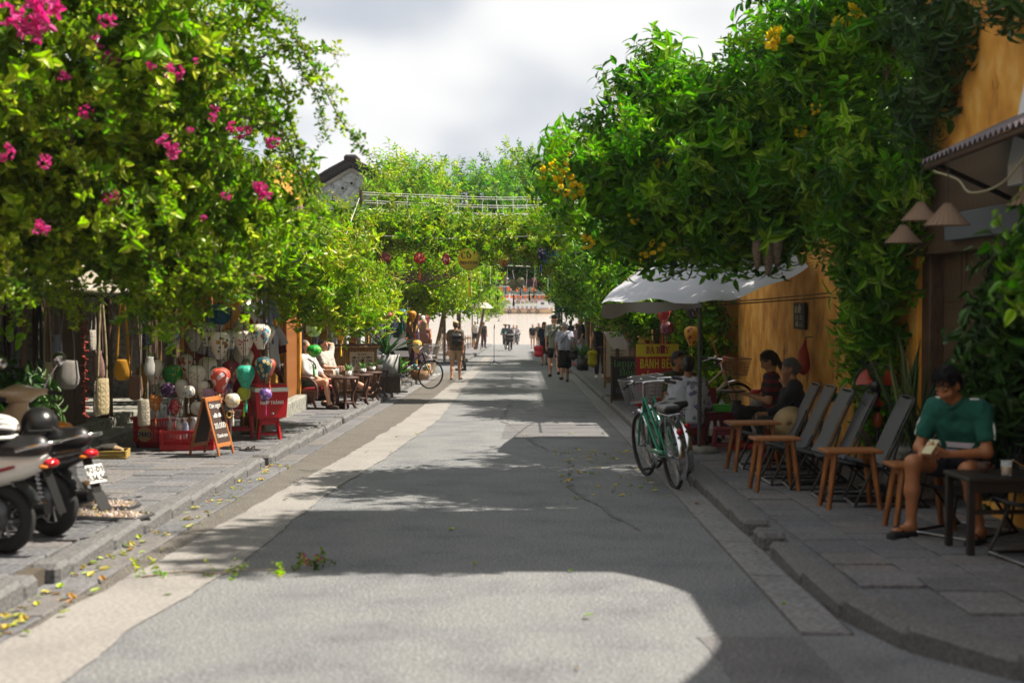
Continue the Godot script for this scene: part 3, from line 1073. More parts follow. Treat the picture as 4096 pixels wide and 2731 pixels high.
	wall(g, "door", gx + 2.25, gx + 2.32, 0.1, 2.4, 66, 67.4, mats["dark_wood"])
	part(g, "chimney", box_mesh(V(0.45, 1.2, 0.45), 0.04), mats["old_concrete"], V(gx + 1.9, 7.8 - SLOPE * 60, -64))
	var h := at_zero("river_house", "ochre house by the river end of the street behind the trees", "house")
	wall(h, "wall", -12, -7.6, -0.4, 5.0, 80, 100, mats["ochre_plaster"])
	tile_roof(h, -9.8, 6.6, -7.2, 4.9, 79.5, 100.5, 0.5)
	tile_roof(h, -9.8, 6.6, -12.4, 4.9, 79.5, 100.5, 0.5)
	window_in(h, -7.6, 1.0, 2.4, 84, 85.2, 1.0, mats["yellow_wood"])
	wall(h, "door", -7.6, -7.54, 0.1, 2.4, 88, 89.6, mats["dark_wood"])
func houses_right() -> void:
	var e := at_zero("corner_house", "tall ochre corner house with flaking stained plaster", "house")
	var m: Material = mats["ochre_plaster"]
	wall(e, "front_wall", 3.65, 3.85, 2.55, 7.3, 10.35, 13.0, m)
	wall(e, "door_jamb", 3.65, 3.85, 0, 2.55, 12.75, 13.0, mats["dark_wood"])
	wall(e, "front_wall", 3.65, 3.85, 0, 0.95, 10.2, 11.35, m)
	wall(e, "near_wall", 3.85, 9, 2.75, 7.3, 10.35, 10.55, m)
	wall(e, "far_wall", 3.85, 9, 0, 7.3, 12.8, 13.0, m)
	wall(e, "back_wall", 8.8, 9, 0, 7.3, 10.55, 12.8, m)
	wall(e, "ceiling", 3.85, 9, 2.6, 2.75, 4, 12.8, mats["orange_board"])
	wall(e, "upper_roof", 3.4, 9.2, 7.3, 7.45, 10.2, 13.2, mats["roof_tile"])
	wall(e, "inner_wall", 6.0, 6.1, 0, 2.6, 4, 12.8, mats["ochre_plaster"])
	wall(e, "lower_wall", 3.65, 3.85, 2.55, 3.4, 4, 10.35, m)
	wall(e, "lower_wall", 3.65, 3.85, 0, 2.55, 4, 9.4, m)
	wall(e, "lower_end", 3.85, 9, 0, 3.1, 4, 4.2, m)
	wall(e, "lower_roof", 3.7, 9, 3.1, 3.2, 4, 10.3, mats["roof_tile"])
	for k in 2:
		var d := 11.65 + k * 0.62
		var p := wall(e, "door_leaf", 3.72, 3.77, 0.12, 2.5, d - 0.29, d + 0.29, mats["door_wood"])
		for y in [-0.7, 0.1, 0.8]:
			bx(p, "door_panel", V(-0.03, y, 0), V(0.012, 0.62, 0.42), mats["door_wood"], 0.004)
	for k in 9:
		wall(e, "window_bar", 3.66, 3.69, 1.0, 2.5, 10.42 + k * 0.1, 10.45 + k * 0.1, mats["iron"], 0.004)
	wall(e, "timber_lintel", 3.6, 3.65, 2.2, 3.06, 10.0, 13.0, mats["door_wood"])
	wall(e, "sign_plank", 3.52, 3.6, 2.28, 2.5, 10.1, 11.9, mt("weathered_plank", hx("4b5258"), 0.8))
	# added parapet, out of view; its dip curves the shadow edge on the road
	var sw := PackedVector2Array([Vector2(4.0, 2.9), Vector2(10.4, 2.9)])
	var tops := [V(10.4, 5.4, 0), V(9.9, 4.5, 0), V(9.2, 3.9, 0), V(8.4, 3.7, 0), V(7.6, 3.85, 0), V(6.8, 4.3, 0), V(5.8, 5.1, 0), V(4.0, 5.6, 0)]
	for v in smooth_path(tops, 4):
		sw.append(Vector2(v.x, v.y))
	var sp := st_new()
	add_prism(sp, sw, 0.2, Transform3D(Basis(V(0, 0, -1), Vector3.UP, V(1, 0, 0)), V(3.78, -SLOPE * 10, 0)))
	part(e, "shadow_parapet", done(sp), m)
	# pale curled gable end against the tall wall
	var cu := PackedVector2Array()
	for i in 13:
		var t := i / 12.0
		cu.append(Vector2(lerpf(4.05, 6.8, t), 2.75 + 3.4 * pow(t, 0.42)))
	cu.append(Vector2(6.8, 2.6))
	cu.append(Vector2(4.05, 2.6))
	var st := st_new()
	var up := PackedVector2Array()
	for v in cu:
		up.append(Vector2(v.x, v.y))
	add_prism(st, up, 0.3, Transform3D(Basis.IDENTITY, V(-0.55, -SLOPE * 10.2, -10.15)))
	part(e, "curled_gable", done(st), mt("pale_limewash", hx("c4cad0"), 0.9))
	# corrugated awning
	var aw := at_zero("corrugated_awning", "rusty corrugated metal awning above the dark doorway", "awning")
	part(aw, "sheet", grid_mesh(func(u, v): return P(lerpf(3.62, 3.0, u), lerpf(3.12, 2.82, u) + 0.018 * sin(v * 260.0), lerpf(6.4, 10.75, v)), 2, 520), mt("rusty_sheet", hx("6d6468"), 0.55, 0.35, {"albedo_texture": T.patches, "uv1_scale": V(1, 6, 1)}))
	part(aw, "front_batten", tube([P(3.05, 2.79, 6.4), P(3.05, 2.79, 10.75)], 0.025, 6), mats["dark_wood"])
	for d in [7.0, 8.8, 10.5]:
		part(aw, "bracket", tube([P(3.05, 2.78, d), P(3.66, 2.5, d)], 0.02, 6), mats["iron"])
	# low ochre wall with a rounded end
	var f := at_zero("ochre_wall", "low ochre plaster wall with dark drip stains behind the food stall", "wall")
	wall(f, "wall_face", 3.62, 3.92, -0.2, 3.1, 13.05, 23.8, m)
	part(f, "rounded_end", lathe([[0.0, 0], [0.42, 0], [0.42, 3.3], [0.0, 3.3]], 24), m, P(4.04, -0.2, 23.8))
	wall(f, "coping", 3.56, 4.0, 3.1, 3.2, 13.05, 24.2, mats["black_mould"])
	var fb := at_zero("inner_house", "grey-topped house rising behind the low ochre wall", "house")
	wall(fb, "wall", 5.4, 9.0, -0.4, 4.6, 14.5, 34, mats["grey_plaster"])
	tile_roof(fb, 7.2, 5.9, 5.1, 4.55, 14.2, 34.2)
	# lantern shop on the right
	var g := at_zero("lantern_shop_house", "open-fronted lantern shop house beyond the ochre wall", "house")
	wall(g, "back_wall", 5.0, 5.2, 0, 3.6, 24.3, 36, mats["old_concrete"])
	wall(g, "side_wall", 3.4, 5.0, 0, 3.6, 24.25, 24.4, mats["ochre_plaster"])
	wall(g, "side_wall", 3.4, 5.0, 0, 3.6, 35.8, 36, mats["ochre_plaster"])
	wall(g, "ceiling", 2.9, 5.0, 2.75, 2.85, 24.3, 36, mats["orange_board"])
	wall(g, "lintel", 3.3, 3.45, 2.4, 3.6, 24.3, 36, mats["ochre_plaster"])
	for d in [24.5, 27.4, 30.2, 33, 35.8]:
		wall(g, "post", 3.3, 3.45, 0.1, 2.4, d - 0.08, d + 0.08, mats["dark_wood"])
	tile_roof(g, 5.4, 5.0, 2.8, 3.3, 24.3, 36)
	var k := 0
	for q in [[36.2, 50.0, 4.0, "terrace_house", "ochre terrace house with shuttered windows behind the right-hand trees"], [50.3, 66.0, 5.0, "terrace_house", "taller ochre terrace house beyond the first terrace"], [66.3, 88.0, 4.2, "terrace_house", "last ochre terrace house before the river bank"]]:
		var t := at_zero(q[3], q[4], "house")
		wall(t, "wall", 3.9, 8.0, -0.5, q[2], q[0], q[1], m)
		tile_roof(t, 6.0, q[2] + 1.6, 3.5, q[2], q[0], q[1], 0.5)
		tile_roof(t, 6.0, q[2] + 1.6, 8.4, q[2], q[0], q[1], 0.5)
		var dd: float = q[0] + 1.5
		while dd < q[1] - 1.5:
			if k % 2:
				window_in(t, 3.9, 1.0, 2.3, dd, dd + 1.2, -1.0, mats["yellow_wood"])
			else:
				wall(t, "door", 3.84, 3.9, 0.1, 2.4, dd, dd + 1.4, mats["door_wood"])
			k += 1
			dd += 2.6
func houses_behind() -> void:
	# the far side of the crossing, behind the camera; it closes off the sky there
	for q in [[-9.0, 3.0, -18.0, -9.0, "two-storey grey house across the crossing, facing down the street"], [5.5, 14.0, -8.0, 2.0, "two-storey grey house on the opposite right-hand corner"], [-16.0, -7.0, -9.0, 1.0, "two-storey grey house on the opposite left-hand corner"]]:
		var o := at_zero("crossing_house", q[4], "house")
		wall(o, "wall", q[0], q[1], -0.4, 7.0, q[2], q[3], mats["grey_plaster"])
		wall(o, "roof", q[0] - 0.5, q[1] + 0.5, 7.0, 7.3, q[2] - 0.5, q[3] + 0.5, mats["roof_tile"])
		for k in 3:
			var x: float = lerpf(q[0], q[1], (k + 0.5) / 3.0)
			wall(o, "window", x - 0.6, x + 0.6, 4.3, 5.8, q[3], q[3] + 0.06, mats["dark_wood"])
			wall(o, "door", x - 0.7, x + 0.7, 0.0, 2.4, q[3], q[3] + 0.06, mats["dark_wood"])
func far_shore() -> void:
	rng.seed = 404
	var wy := P(0, 0, 118.0).y
	var cols := ["d9cfc2", "c7b9a6", "e6e2da", "b9a08a", "d2c2b4", "cfd4d6"]
	for i in 9:
		var x := -60.0 + i * 13.0 + rr(-2, 2)
		var o := thing("shore_house", ["small cream house", "tan two-storey house", "white house", "brown-walled house", "pinkish house", "pale blue-grey house", "cream house with a red roof", "tan house with a wide roof", "white house with a tall front"][i] + " among the trees across the river", "house", V(x, wy + 1.6, -522 - rr(0, 12)))
		var w := rr(7, 11)
		var h := rr(4.5, 9.0)
		bx(o, "wall", V(0, h / 2 - 0.5, 0), V(w, h + 1, 8), mt("shore_" + cols[i % 6], hx(cols[i % 6]), 0.9), 0.05)
		part(o, "roof", prism(PackedVector2Array([Vector2(-w / 2 - 0.6, 0), Vector2(w / 2 + 0.6, 0), Vector2(0, 2.4)]), 9.0), mt("shore_roof_%d" % (i % 2), hx(["8c5a48", "77706a"][i % 2]), 0.9), V(0, h, 0))
		for k in 3:
			bx(o, "window", V(-w / 3 + k * w / 3, h * 0.55, 4.02), V(1.3, 1.5, 0.12), mats["iron"], 0.02)
# ---------------------------------------------------------------- trees, vines, shrubs
func greens() -> void:
	# linear colours
	var boug := [Color(0.5, 0.57, 0.03), Color(0.4, 0.49, 0.03), Color(0.6, 0.62, 0.035), Color(0.13, 0.2, 0.02), Color(0.26, 0.4, 0.03)]
	var lime := [Color(0.52, 0.62, 0.03), Color(0.40, 0.56, 0.03), Color(0.62, 0.62, 0.03), Color(0.26, 0.42, 0.025)]
	var deep := [Color(0.2, 0.42, 0.025), Color(0.12, 0.32, 0.02), Color(0.38, 0.56, 0.03), Color(0.06, 0.17, 0.02), Color(0.3, 0.54, 0.03)]
	var dark := [Color(0.035, 0.10, 0.02), Color(0.05, 0.13, 0.025), Color(0.07, 0.17, 0.03)]
	T.boug = boug
	T.lime = lime
	T.deep = deep
	T.dark = dark
	T.sp_boug = sprig(7, 0.24, 0.085, 0.064, 11, 0.3, false, 1.0, 0.35)
	T.sp_long = sprig(8, 0.2, 0.118, 0.05, 12, 0.45, false, 0.9, 0.42)
	T.sp_mid = sprig(8, 0.26, 0.11, 0.06, 13, 0.35, true, 1.0, 0.45)
	T.sp_ivy = sprig(6, 0.2, 0.09, 0.065, 14, 0.5, false, 1.1, 0.35)
	T.sp_far = sprig(10, 0.4, 0.17, 0.085, 15, 0.3, false, 1.0, 0.45)
	bougainvillea()
	yellow_trumpet()
	vines()
	trees()
func shoot(leaf_xf: Array, leaf_cc: Array, st: SurfaceTool, pts: Array, cols: Array, r0: float, gapl: float, size: float, out_end := 1.0) -> void:
	var path := smooth_path(pts, 8)
	var radii := []
	for i in path.size():
		radii.append(lerpf(r0, r0 * 0.3, i / float(path.size() - 1)))
	add_tube(st, path, radii, 4, false)
	var acc := 0.0
	for i in path.size() - 1:
		var a: Vector3 = path[i]
		var b: Vector3 = path[i + 1]
		acc += (b - a).length()
		while acc > gapl:
			acc -= gapl
			var t := i / float(path.size())
			leaf_xf.append(aim(a.lerp(b, rng.randf()), (b - a).normalized() * 0.6 + rv(0.9) + V(0, -0.3, 0), size * lerpf(1.0, out_end, t) * rr(0.7, 1.2)))
			leaf_cc.append(pick_col(cols))
func flower_ball(n: int, spread: float, size: float, sd: int, bract := true) -> ArrayMesh:
	var r := RandomNumberGenerator.new()
	r.seed = sd
	var st := st_new()
	for i in n:
		var u := V(r.randfn(), r.randfn(), r.randfn()).normalized()
		var c := u * spread * pow(r.randf(), 0.5)
		var s := u.cross(V(r.randf(), 1, r.randf())).normalized()
		for k in (3 if bract else 5):
			var dir := (u * (0.6 if bract else 1.2) + s.rotated(u, TAU * k / (3.0 if bract else 5.0))).normalized()
			var g := r.randf_range(0.75, 1.2)
			add_leaf(st, c, dir, u, size * r.randf_range(0.8, 1.2), size * 0.8, 0.2, -0.1, Color(g, g, g), 0.55)
	return done(st)
func bougainvillea() -> void:
	var o := at_zero("bougainvillea", "huge sunlit bougainvillea with pink blossoms arching over the scooters", "bougainvillea")
	var bl := [
		[P(-4.0, 3.7, 11.0), V(1.5, 1.25, 1.5), 1600], [P(-3.3, 2.85, 11.4), V(1.15, 0.78, 1.3), 1300],
		[P(-2.85, 3.45, 11.0), V(0.8, 0.95, 1.1), 820], [P(-4.35, 2.6, 10.6), V(0.95, 0.6, 1.1), 800],
		[P(-3.0, 1.85, 12.0), V(0.22, 0.38, 0.3), 90], [P(-2.5, 2.65, 12.0), V(0.6, 0.5, 0.8), 480],
		[P(-3.5, 4.6, 11.2), V(1.5, 0.7, 1.3), 1100], [P(-3.6, 2.5, 11.4), V(1.0, 0.38, 0.9), 480], [P(-2.7, 2.3, 12.2), V(0.5, 0.3, 0.6), 220], [P(-4.9, 2.9, 12), V(0.8, 1.2, 1.6), 700]]
	var r := crown_xf(bl, T.boug, 1.0, 501, 0.5, -0.06, 0.3)
	var xf: Array = r[0]
	var cc: Array = r[1]
	rng.seed = 502
	var st := st_new()
	# long arching canes against the sky
	var canes := [
		[P(-2.7, 4.1, 10.8), P(-2.2, 4.25, 10.8), P(-1.7, 3.75, 10.8), P(-1.4, 3.2, 10.8), P(-1.2, 2.92, 10.8)],
		[P(-2.5, 3.9, 10.9), P(-1.95, 3.85, 10.9), P(-1.6, 3.4, 10.9), P(-1.5, 3.05, 10.9)],
		[P(-2.4, 3.7, 10.9), P(-1.9, 3.55, 10.9), P(-1.75, 3.1, 10.9), P(-1.62, 2.7, 10.9), P(-1.5, 2.52, 10.9)],
		[P(-2.3, 3.4, 11.2), P(-1.95, 3.2, 11.2), P(-1.8, 2.85, 11.2), P(-1.65, 2.6, 11.2)],
		[P(-2.5, 4.1, 11.0), P(-2.1, 4.5, 11.0), P(-1.75, 4.35, 11.0), P(-1.6, 4.2, 11)],
		[P(-2.4, 4.2, 11.0), P(-2.0, 4.05, 11.0), P(-1.75, 3.95, 11.0)],
		[P(-2.3, 3.5, 10.9), P(-1.8, 3.72, 10.9), P(-1.55, 3.7, 10.9), P(-1.4, 3.66, 10.9)],
		[P(-2.2, 3.2, 10.9), P(-1.85, 3.1, 10.9), P(-1.7, 2.75, 10.9), P(-1.55, 2.42, 10.9), P(-1.32, 2.5, 10.9)]]
	for c in canes:
		shoot(xf, cc, st, c, T.boug, 0.009, 0.028, 0.8, 0.55)
	for i in 120:
		var a := P(rr(-4.8, -2.2), rr(1.9, 4.4), rr(10.0, 12.4))
		var dx := rr(0.1, 0.5)
		shoot(xf, cc, st, [a, a + V(dx * 0.5, 0.15, rr(-.1, .25)), a + V(dx, 0.0, rr(-.2, .4)), a + V(dx * 1.2, -rr(0.1, 0.45), rr(-.2, .5))], T.boug, 0.005, 0.045, 0.9, 0.6)
	# trailing tips below the canopy
	for i in 34:
		var a := P(rr(-4.6, -2.3), rr(2.15, 2.4), rr(10.4, 12.2))
		shoot(xf, cc, st, [a, a + V(rr(-.1, .1), -0.2, rr(0, .1)), a + V(rr(-.15, .15), -rr(.35, .6), rr(0, .15))], T.boug, 0.004, 0.04, 0.85, 0.6)
	part(o, "canes", done(st), mats["bark"])
	multi(o, "crown", T.sp_boug, mats["leaf"], xf, cc, true)
	part(o, "trunk", limb([P(-4.75, 0.0, 12.4), P(-4.7, 1.0, 12.3), P(-4.4, 2.0, 12.0), P(-3.9, 2.9, 11.6)], 0.1, 0.06), mats["bark"])
	for q in [[P(-4.4, 2.0, 12.0), P(-4.6, 3.0, 11.4), P(-4.2, 4.0, 11)], [P(-3.9, 2.9, 11.6), P(-3.3, 3.5, 11.2), P(-2.6, 3.9, 11)], [P(-3.9, 2.9, 11.6), P(-3.3, 2.8, 11.4), P(-2.7, 2.7, 11.6)]]:
		part(o, "limb", limb(q, 0.05, 0.02, 6), mats["bark"])
	var ball := [flower_ball(16, 0.075, 0.038, 5), flower_ball(9, 0.05, 0.036, 6)]
	var mp := mt("pink_bract", hx("dc4fa2"), 0.7, 0.0, {"vertex_color_use_as_albedo": true, "backlight_enabled": true, "backlight": Color(1.0, 0.5, 0.8)})
	rng.seed = 503
	for q in [[18, 40, 1.7], [100, 30, 2.0], [85, 75, 2.0], [60, 58, 1.4], [213, 92, 1.1], [235, 128, 1.0], [252, 48, 0.9], [270, 145, 0.9], [150, 172, 0.9], [403, 166, 0.9], [375, 320, 0.9], [400, 345, 0.9], [545, 300, 1.0], [490, 268, 0.7], [629, 330, 1.1], [605, 440, 1.0], [495, 252, 0.7], [257, 455, 0.8], [92, 520, 1.1], [350, 155, 0.7], [455, 140, 0.5], [570, 300, 0.6], [470, 500, 0.5], [12, 350, 0.9], [105, 370, 0.7], [200, 258, 0.7], [595, 430, 0.7], [440, 300, 0.5], [360, 200, 0.5], [520, 450, 0.5]]:
		var d := 9.35 if q[0] < 120 else rr(9.7, 10.4)
		if q[0] > 520:
			d = 10.6
		part(o, "flower_cluster", ball[rng.randi() % 2], mp, P((q[0] - 1200.0) * d / 3266.0, 1.6 - (q[1] - 746.0) * d / 3266.0, d), V(rr(0, 360), rr(0, 360), 0), Vector3.ONE * q[2] * 0.85)
# the trumpet tree's upper outline, as (x, h) of its skin at d = 15
func skin_h(x: float) -> float:
	var skin := [[-9.0, 3.2], [0.15, 3.3], [0.46, 3.85], [0.92, 4.2], [1.47, 4.6], [2.02, 4.15], [2.3, 4.8], [2.6, 9.0], [19.0, 9.0]]
	for s in skin.size() - 1:
		if x >= skin[s][0] and x < skin[s + 1][0]:
			return lerpf(skin[s][1], skin[s + 1][1], (x - skin[s][0]) / (skin[s + 1][0] - skin[s][0]))
	return 9.0
func yellow_trumpet() -> void:
	var o := at_zero("trumpet_tree", "large leafy tree with yellow trumpet flowers over the food stall", "tree")
	var bl := [
		[P(2.4, 3.3, 15.0), V(1.6, 0.95, 1.3), 1700], [P(1.15, 3.15, 15.2), V(0.85, 0.6, 0.95), 800],
		[P(1.62, 4.0, 15.0), V(0.62, 0.62, 0.75), 520], [P(3.3, 4.45, 14.6), V(1.1, 0.95, 1.0), 1000],
		[P(3.45, 3.0, 13.2), V(0.75, 0.7, 0.75), 560], [P(3.42, 1.95, 13.8), V(0.3, 0.85, 0.45), 420], [P(3.35, 2.3, 13.3), V(0.28, 0.6, 0.4), 220],
		[P(2.0, 2.6, 14.8), V(1.25, 0.33, 0.8), 620], [P(3.9, 5.2, 13.6), V(0.9, 0.7, 0.8), 500], [P(2.6, 4.0, 15.6), V(0.9, 0.7, 0.8), 450], [P(3.5, 4.2, 17.3), V(0.95, 0.7, 1.2), 620], [P(4.3, 4.9, 18.6), V(0.9, 0.8, 1.3), 520], [P(3.2, 3.7, 19.2), V(0.8, 0.5, 1.0), 380]]
	var r := crown_xf(bl, T.deep, 1.0, 611, 0.45, -0.12, 0.4)
	rng.seed = 612
	var st := st_new()
	for i in 60:
		var ax := rr(0.5, 3.8)
		var a := P(ax, rr(2.5, minf(4.6, minf(skin_h(ax), skin_h(ax - 0.5)) - 0.5)), rr(13.8, 15.6))
		var s := signf(rng.randf() - 0.6)
		shoot(r[0], r[1], st, [a, a + V(-rr(0.1, 0.4), 0.25, rr(0, .4)), a + V(-rr(0.2, 0.6), 0.3 + 0.2 * s, rr(.2, .7))], T.deep, 0.007, 0.05, 0.95, 0.8)
	for c in [[P(1.4, 4.1, 15), P(1.45, 4.4, 15), P(1.47, 4.55, 15)], [P(1.3, 3.9, 15), P(1.1, 4.1, 15), P(0.95, 4.15, 15)], [P(0.7, 3.5, 15.2), P(0.45, 3.55, 15.2), P(0.3, 3.45, 15.2)], [P(0.8, 3.2, 15.2), P(0.4, 3.3, 15.2), P(0.18, 3.3, 15.2)], [P(0.9, 3.6, 15.2), P(0.7, 3.8, 15.2), P(0.5, 3.75, 15.2)]]:
		shoot(r[0], r[1], st, c, T.deep, 0.008, 0.035, 0.9, 0.8)
	part(o, "twigs", done(st), mats["bark"])
	var keep_x := []
	var keep_c := []
	for i in r[0].size():
		var q: Vector3 = r[0][i].origin
		var f := 15.0 / -q.z
		var hh := (q.y - SLOPE * q.z - 1.6) * f + 1.6
		if hh < skin_h(q.x * f) - 0.05:
			keep_x.append(r[0][i])
			keep_c.append(r[1][i])
	r = [keep_x, keep_c]
	multi(o, "crown", T.sp_long, mats["leaf"], r[0], r[1], true)
	part(o, "trunk", limb([P(3.45, 0.05, 13.9), P(3.4, 1.2, 13.9), P(3.5, 2.4, 14.0), P(3.4, 3.3, 14.3)], 0.09, 0.06), mats["bark"])
	for q in [[P(3.4, 3.3, 14.3), P(3.6, 4.2, 14.0), P(3.85, 5.1, 13.8)], [P(3.4, 3.3, 14.3), P(2.6, 3.5, 14.8), P(1.6, 3.6, 15.1), P(1.0, 3.3, 15.2)], [P(2.6, 3.5, 14.8), P(2.2, 3.9, 15), P(1.7, 4.3, 15)], [P(3.5, 2.4, 14.0), P(3.4, 2.9, 13.5), P(3.5, 3.2, 13.1)]]:
		part(o, "limb", limb(q, 0.05, 0.015, 6), mats["bark"])
	var ball := flower_ball(7, 0.06, 0.055, 8, false)
	var my := mt("yellow_petal", hx("ffe42e"), 0.7, 0.0, {"vertex_color_use_as_albedo": true, "backlight_enabled": true, "backlight": Color(1.0, 1.0, 0.3)})
	for q in [[1265, 400, 1.2], [1288, 382, 1.1], [1300, 415, 1.3], [1278, 420, 1.0], [1318, 432, 1.2], [1300, 435, 1.0], [1945, 42, 1.6], [1788, 92, 1.5], [1770, 100, 0.9], [1345, 553, 1.0], [1508, 565, 1.0], [1425, 250, 0.6], [1378, 362, 0.7], [1515, 375, 0.6], [1840, 300, 0.8], [1870, 250, 0.7], [1455, 500, 0.7], [1300, 350, 0.6], [1920, 60, 0.9], [1480, 590, 0.6]]:
		var d := 13.7 if q[0] > 1700 else 14.2
		part(o, "flower_cluster", ball, my, P((q[0] - 1200.0) * d / 3266.0, 1.6 - (q[1] - 746.0) * d / 3266.0, d), V(rr(0, 360), rr(0, 360), 0), Vector3.ONE * q[2])
	# hanging seed pods
	for q in [[1740, 575], [1765, 590], [1785, 570]]:
		part(o, "seed_pod", lathe([[0.0, -0.2], [0.03, -0.14], [0.055, 0.0], [0.05, 0.1], [0.0, 0.16]], 10), mats["bark"], P((q[0] - 1200) * 13.9 / 3266.0, 1.6 - (q[1] - 746.0) * 13.9 / 3266.0, 13.9))
	# dark climber hanging from the tall house
	var c := at_zero("hanging_creeper", "dark long-leaved creeper hanging on the tall ochre wall", "creeper")
	crown(c, T.sp_long, mats["dull_leaf"], [[P(3.52, 4.05, 11.9), V(0.28, 0.33, 0.45), 130], [P(3.55, 3.6, 12.4), V(0.22, 0.5, 0.4), 130], [P(3.5, 4.6, 12.5), V(0.3, 0.5, 0.4), 110], [P(3.5, 4.0, 10.45), V(0.15, 0.14, 0.12), 26], [P(3.5, 7.4, 11.5), V(0.55, 0.7, 1.5), 420], [P(3.5, 5.9, 10.25), V(0.3, 1.2, 0.3), 170], [P(3.4, 6.6, 12.6), V(0.5, 0.9, 0.7), 240]], T.dark, 1.0, 621, 0.3, -0.4, 0.8, "foliage")
	part(c, "stem", limb([P(3.6, 3.1, 12.6), P(3.58, 3.9, 12.5), P(3.58, 4.8, 12.4)], 0.02, 0.012, 6), mats["bark"])
	for s in [["fiddle_bush", "dark broad-leaved bush beside the seated man", [[P(3.52, 1.15, 10.35), V(0.24, 0.7, 0.3), 380], [P(3.5, 1.75, 10.0), V(0.2, 0.35, 0.3), 130]], T.dark, P(3.52, WALK, 10.3)],
		["feathery_shrub", "light green feathery shrub hanging by the doorway", [[P(3.3, 2.05, 8.9), V(0.2, 0.35, 0.3), 150]], T.deep, P(3.42, WALK, 8.9)],
		["leafy_vine", "bright small-leaved vine climbing a pipe near the fan", [[P(3.5, 1.3, 14.3), V(0.14, 0.6, 0.3), 150], [P(3.5, 0.75, 13.6), V(0.16, 0.35, 0.25), 90]], T.deep, P(3.55, WALK, 14.0)],
		["wall_ivy", "glossy climbing ivy at the far end of the ochre wall", [[P(3.0, 1.5, 24.0), V(0.42, 0.85, 0.4), 420], [P(3.1, 2.4, 24.0), V(0.4, 0.35, 0.4), 140], [P(3.2, 0.6, 23.6), V(0.3, 0.45, 0.35), 140]], T.deep, P(3.3, WALK, 24.0)]]:
		var b := at_zero(s[0], s[1], "plant")
		crown(b, T.sp_ivy, mats["leaf"] if s[3] == T.deep else mats["dull_leaf"], s[2], s[3], 1.0, hash(s[0]) % 1000, 0.3, -0.4, 0.5, "foliage")
		var top: Vector3 = s[2][0][0]
		part(b, "stem", limb([s[4], (s[4] + top) * 0.5, top], 0.02, 0.01, 6), mats["bark"])
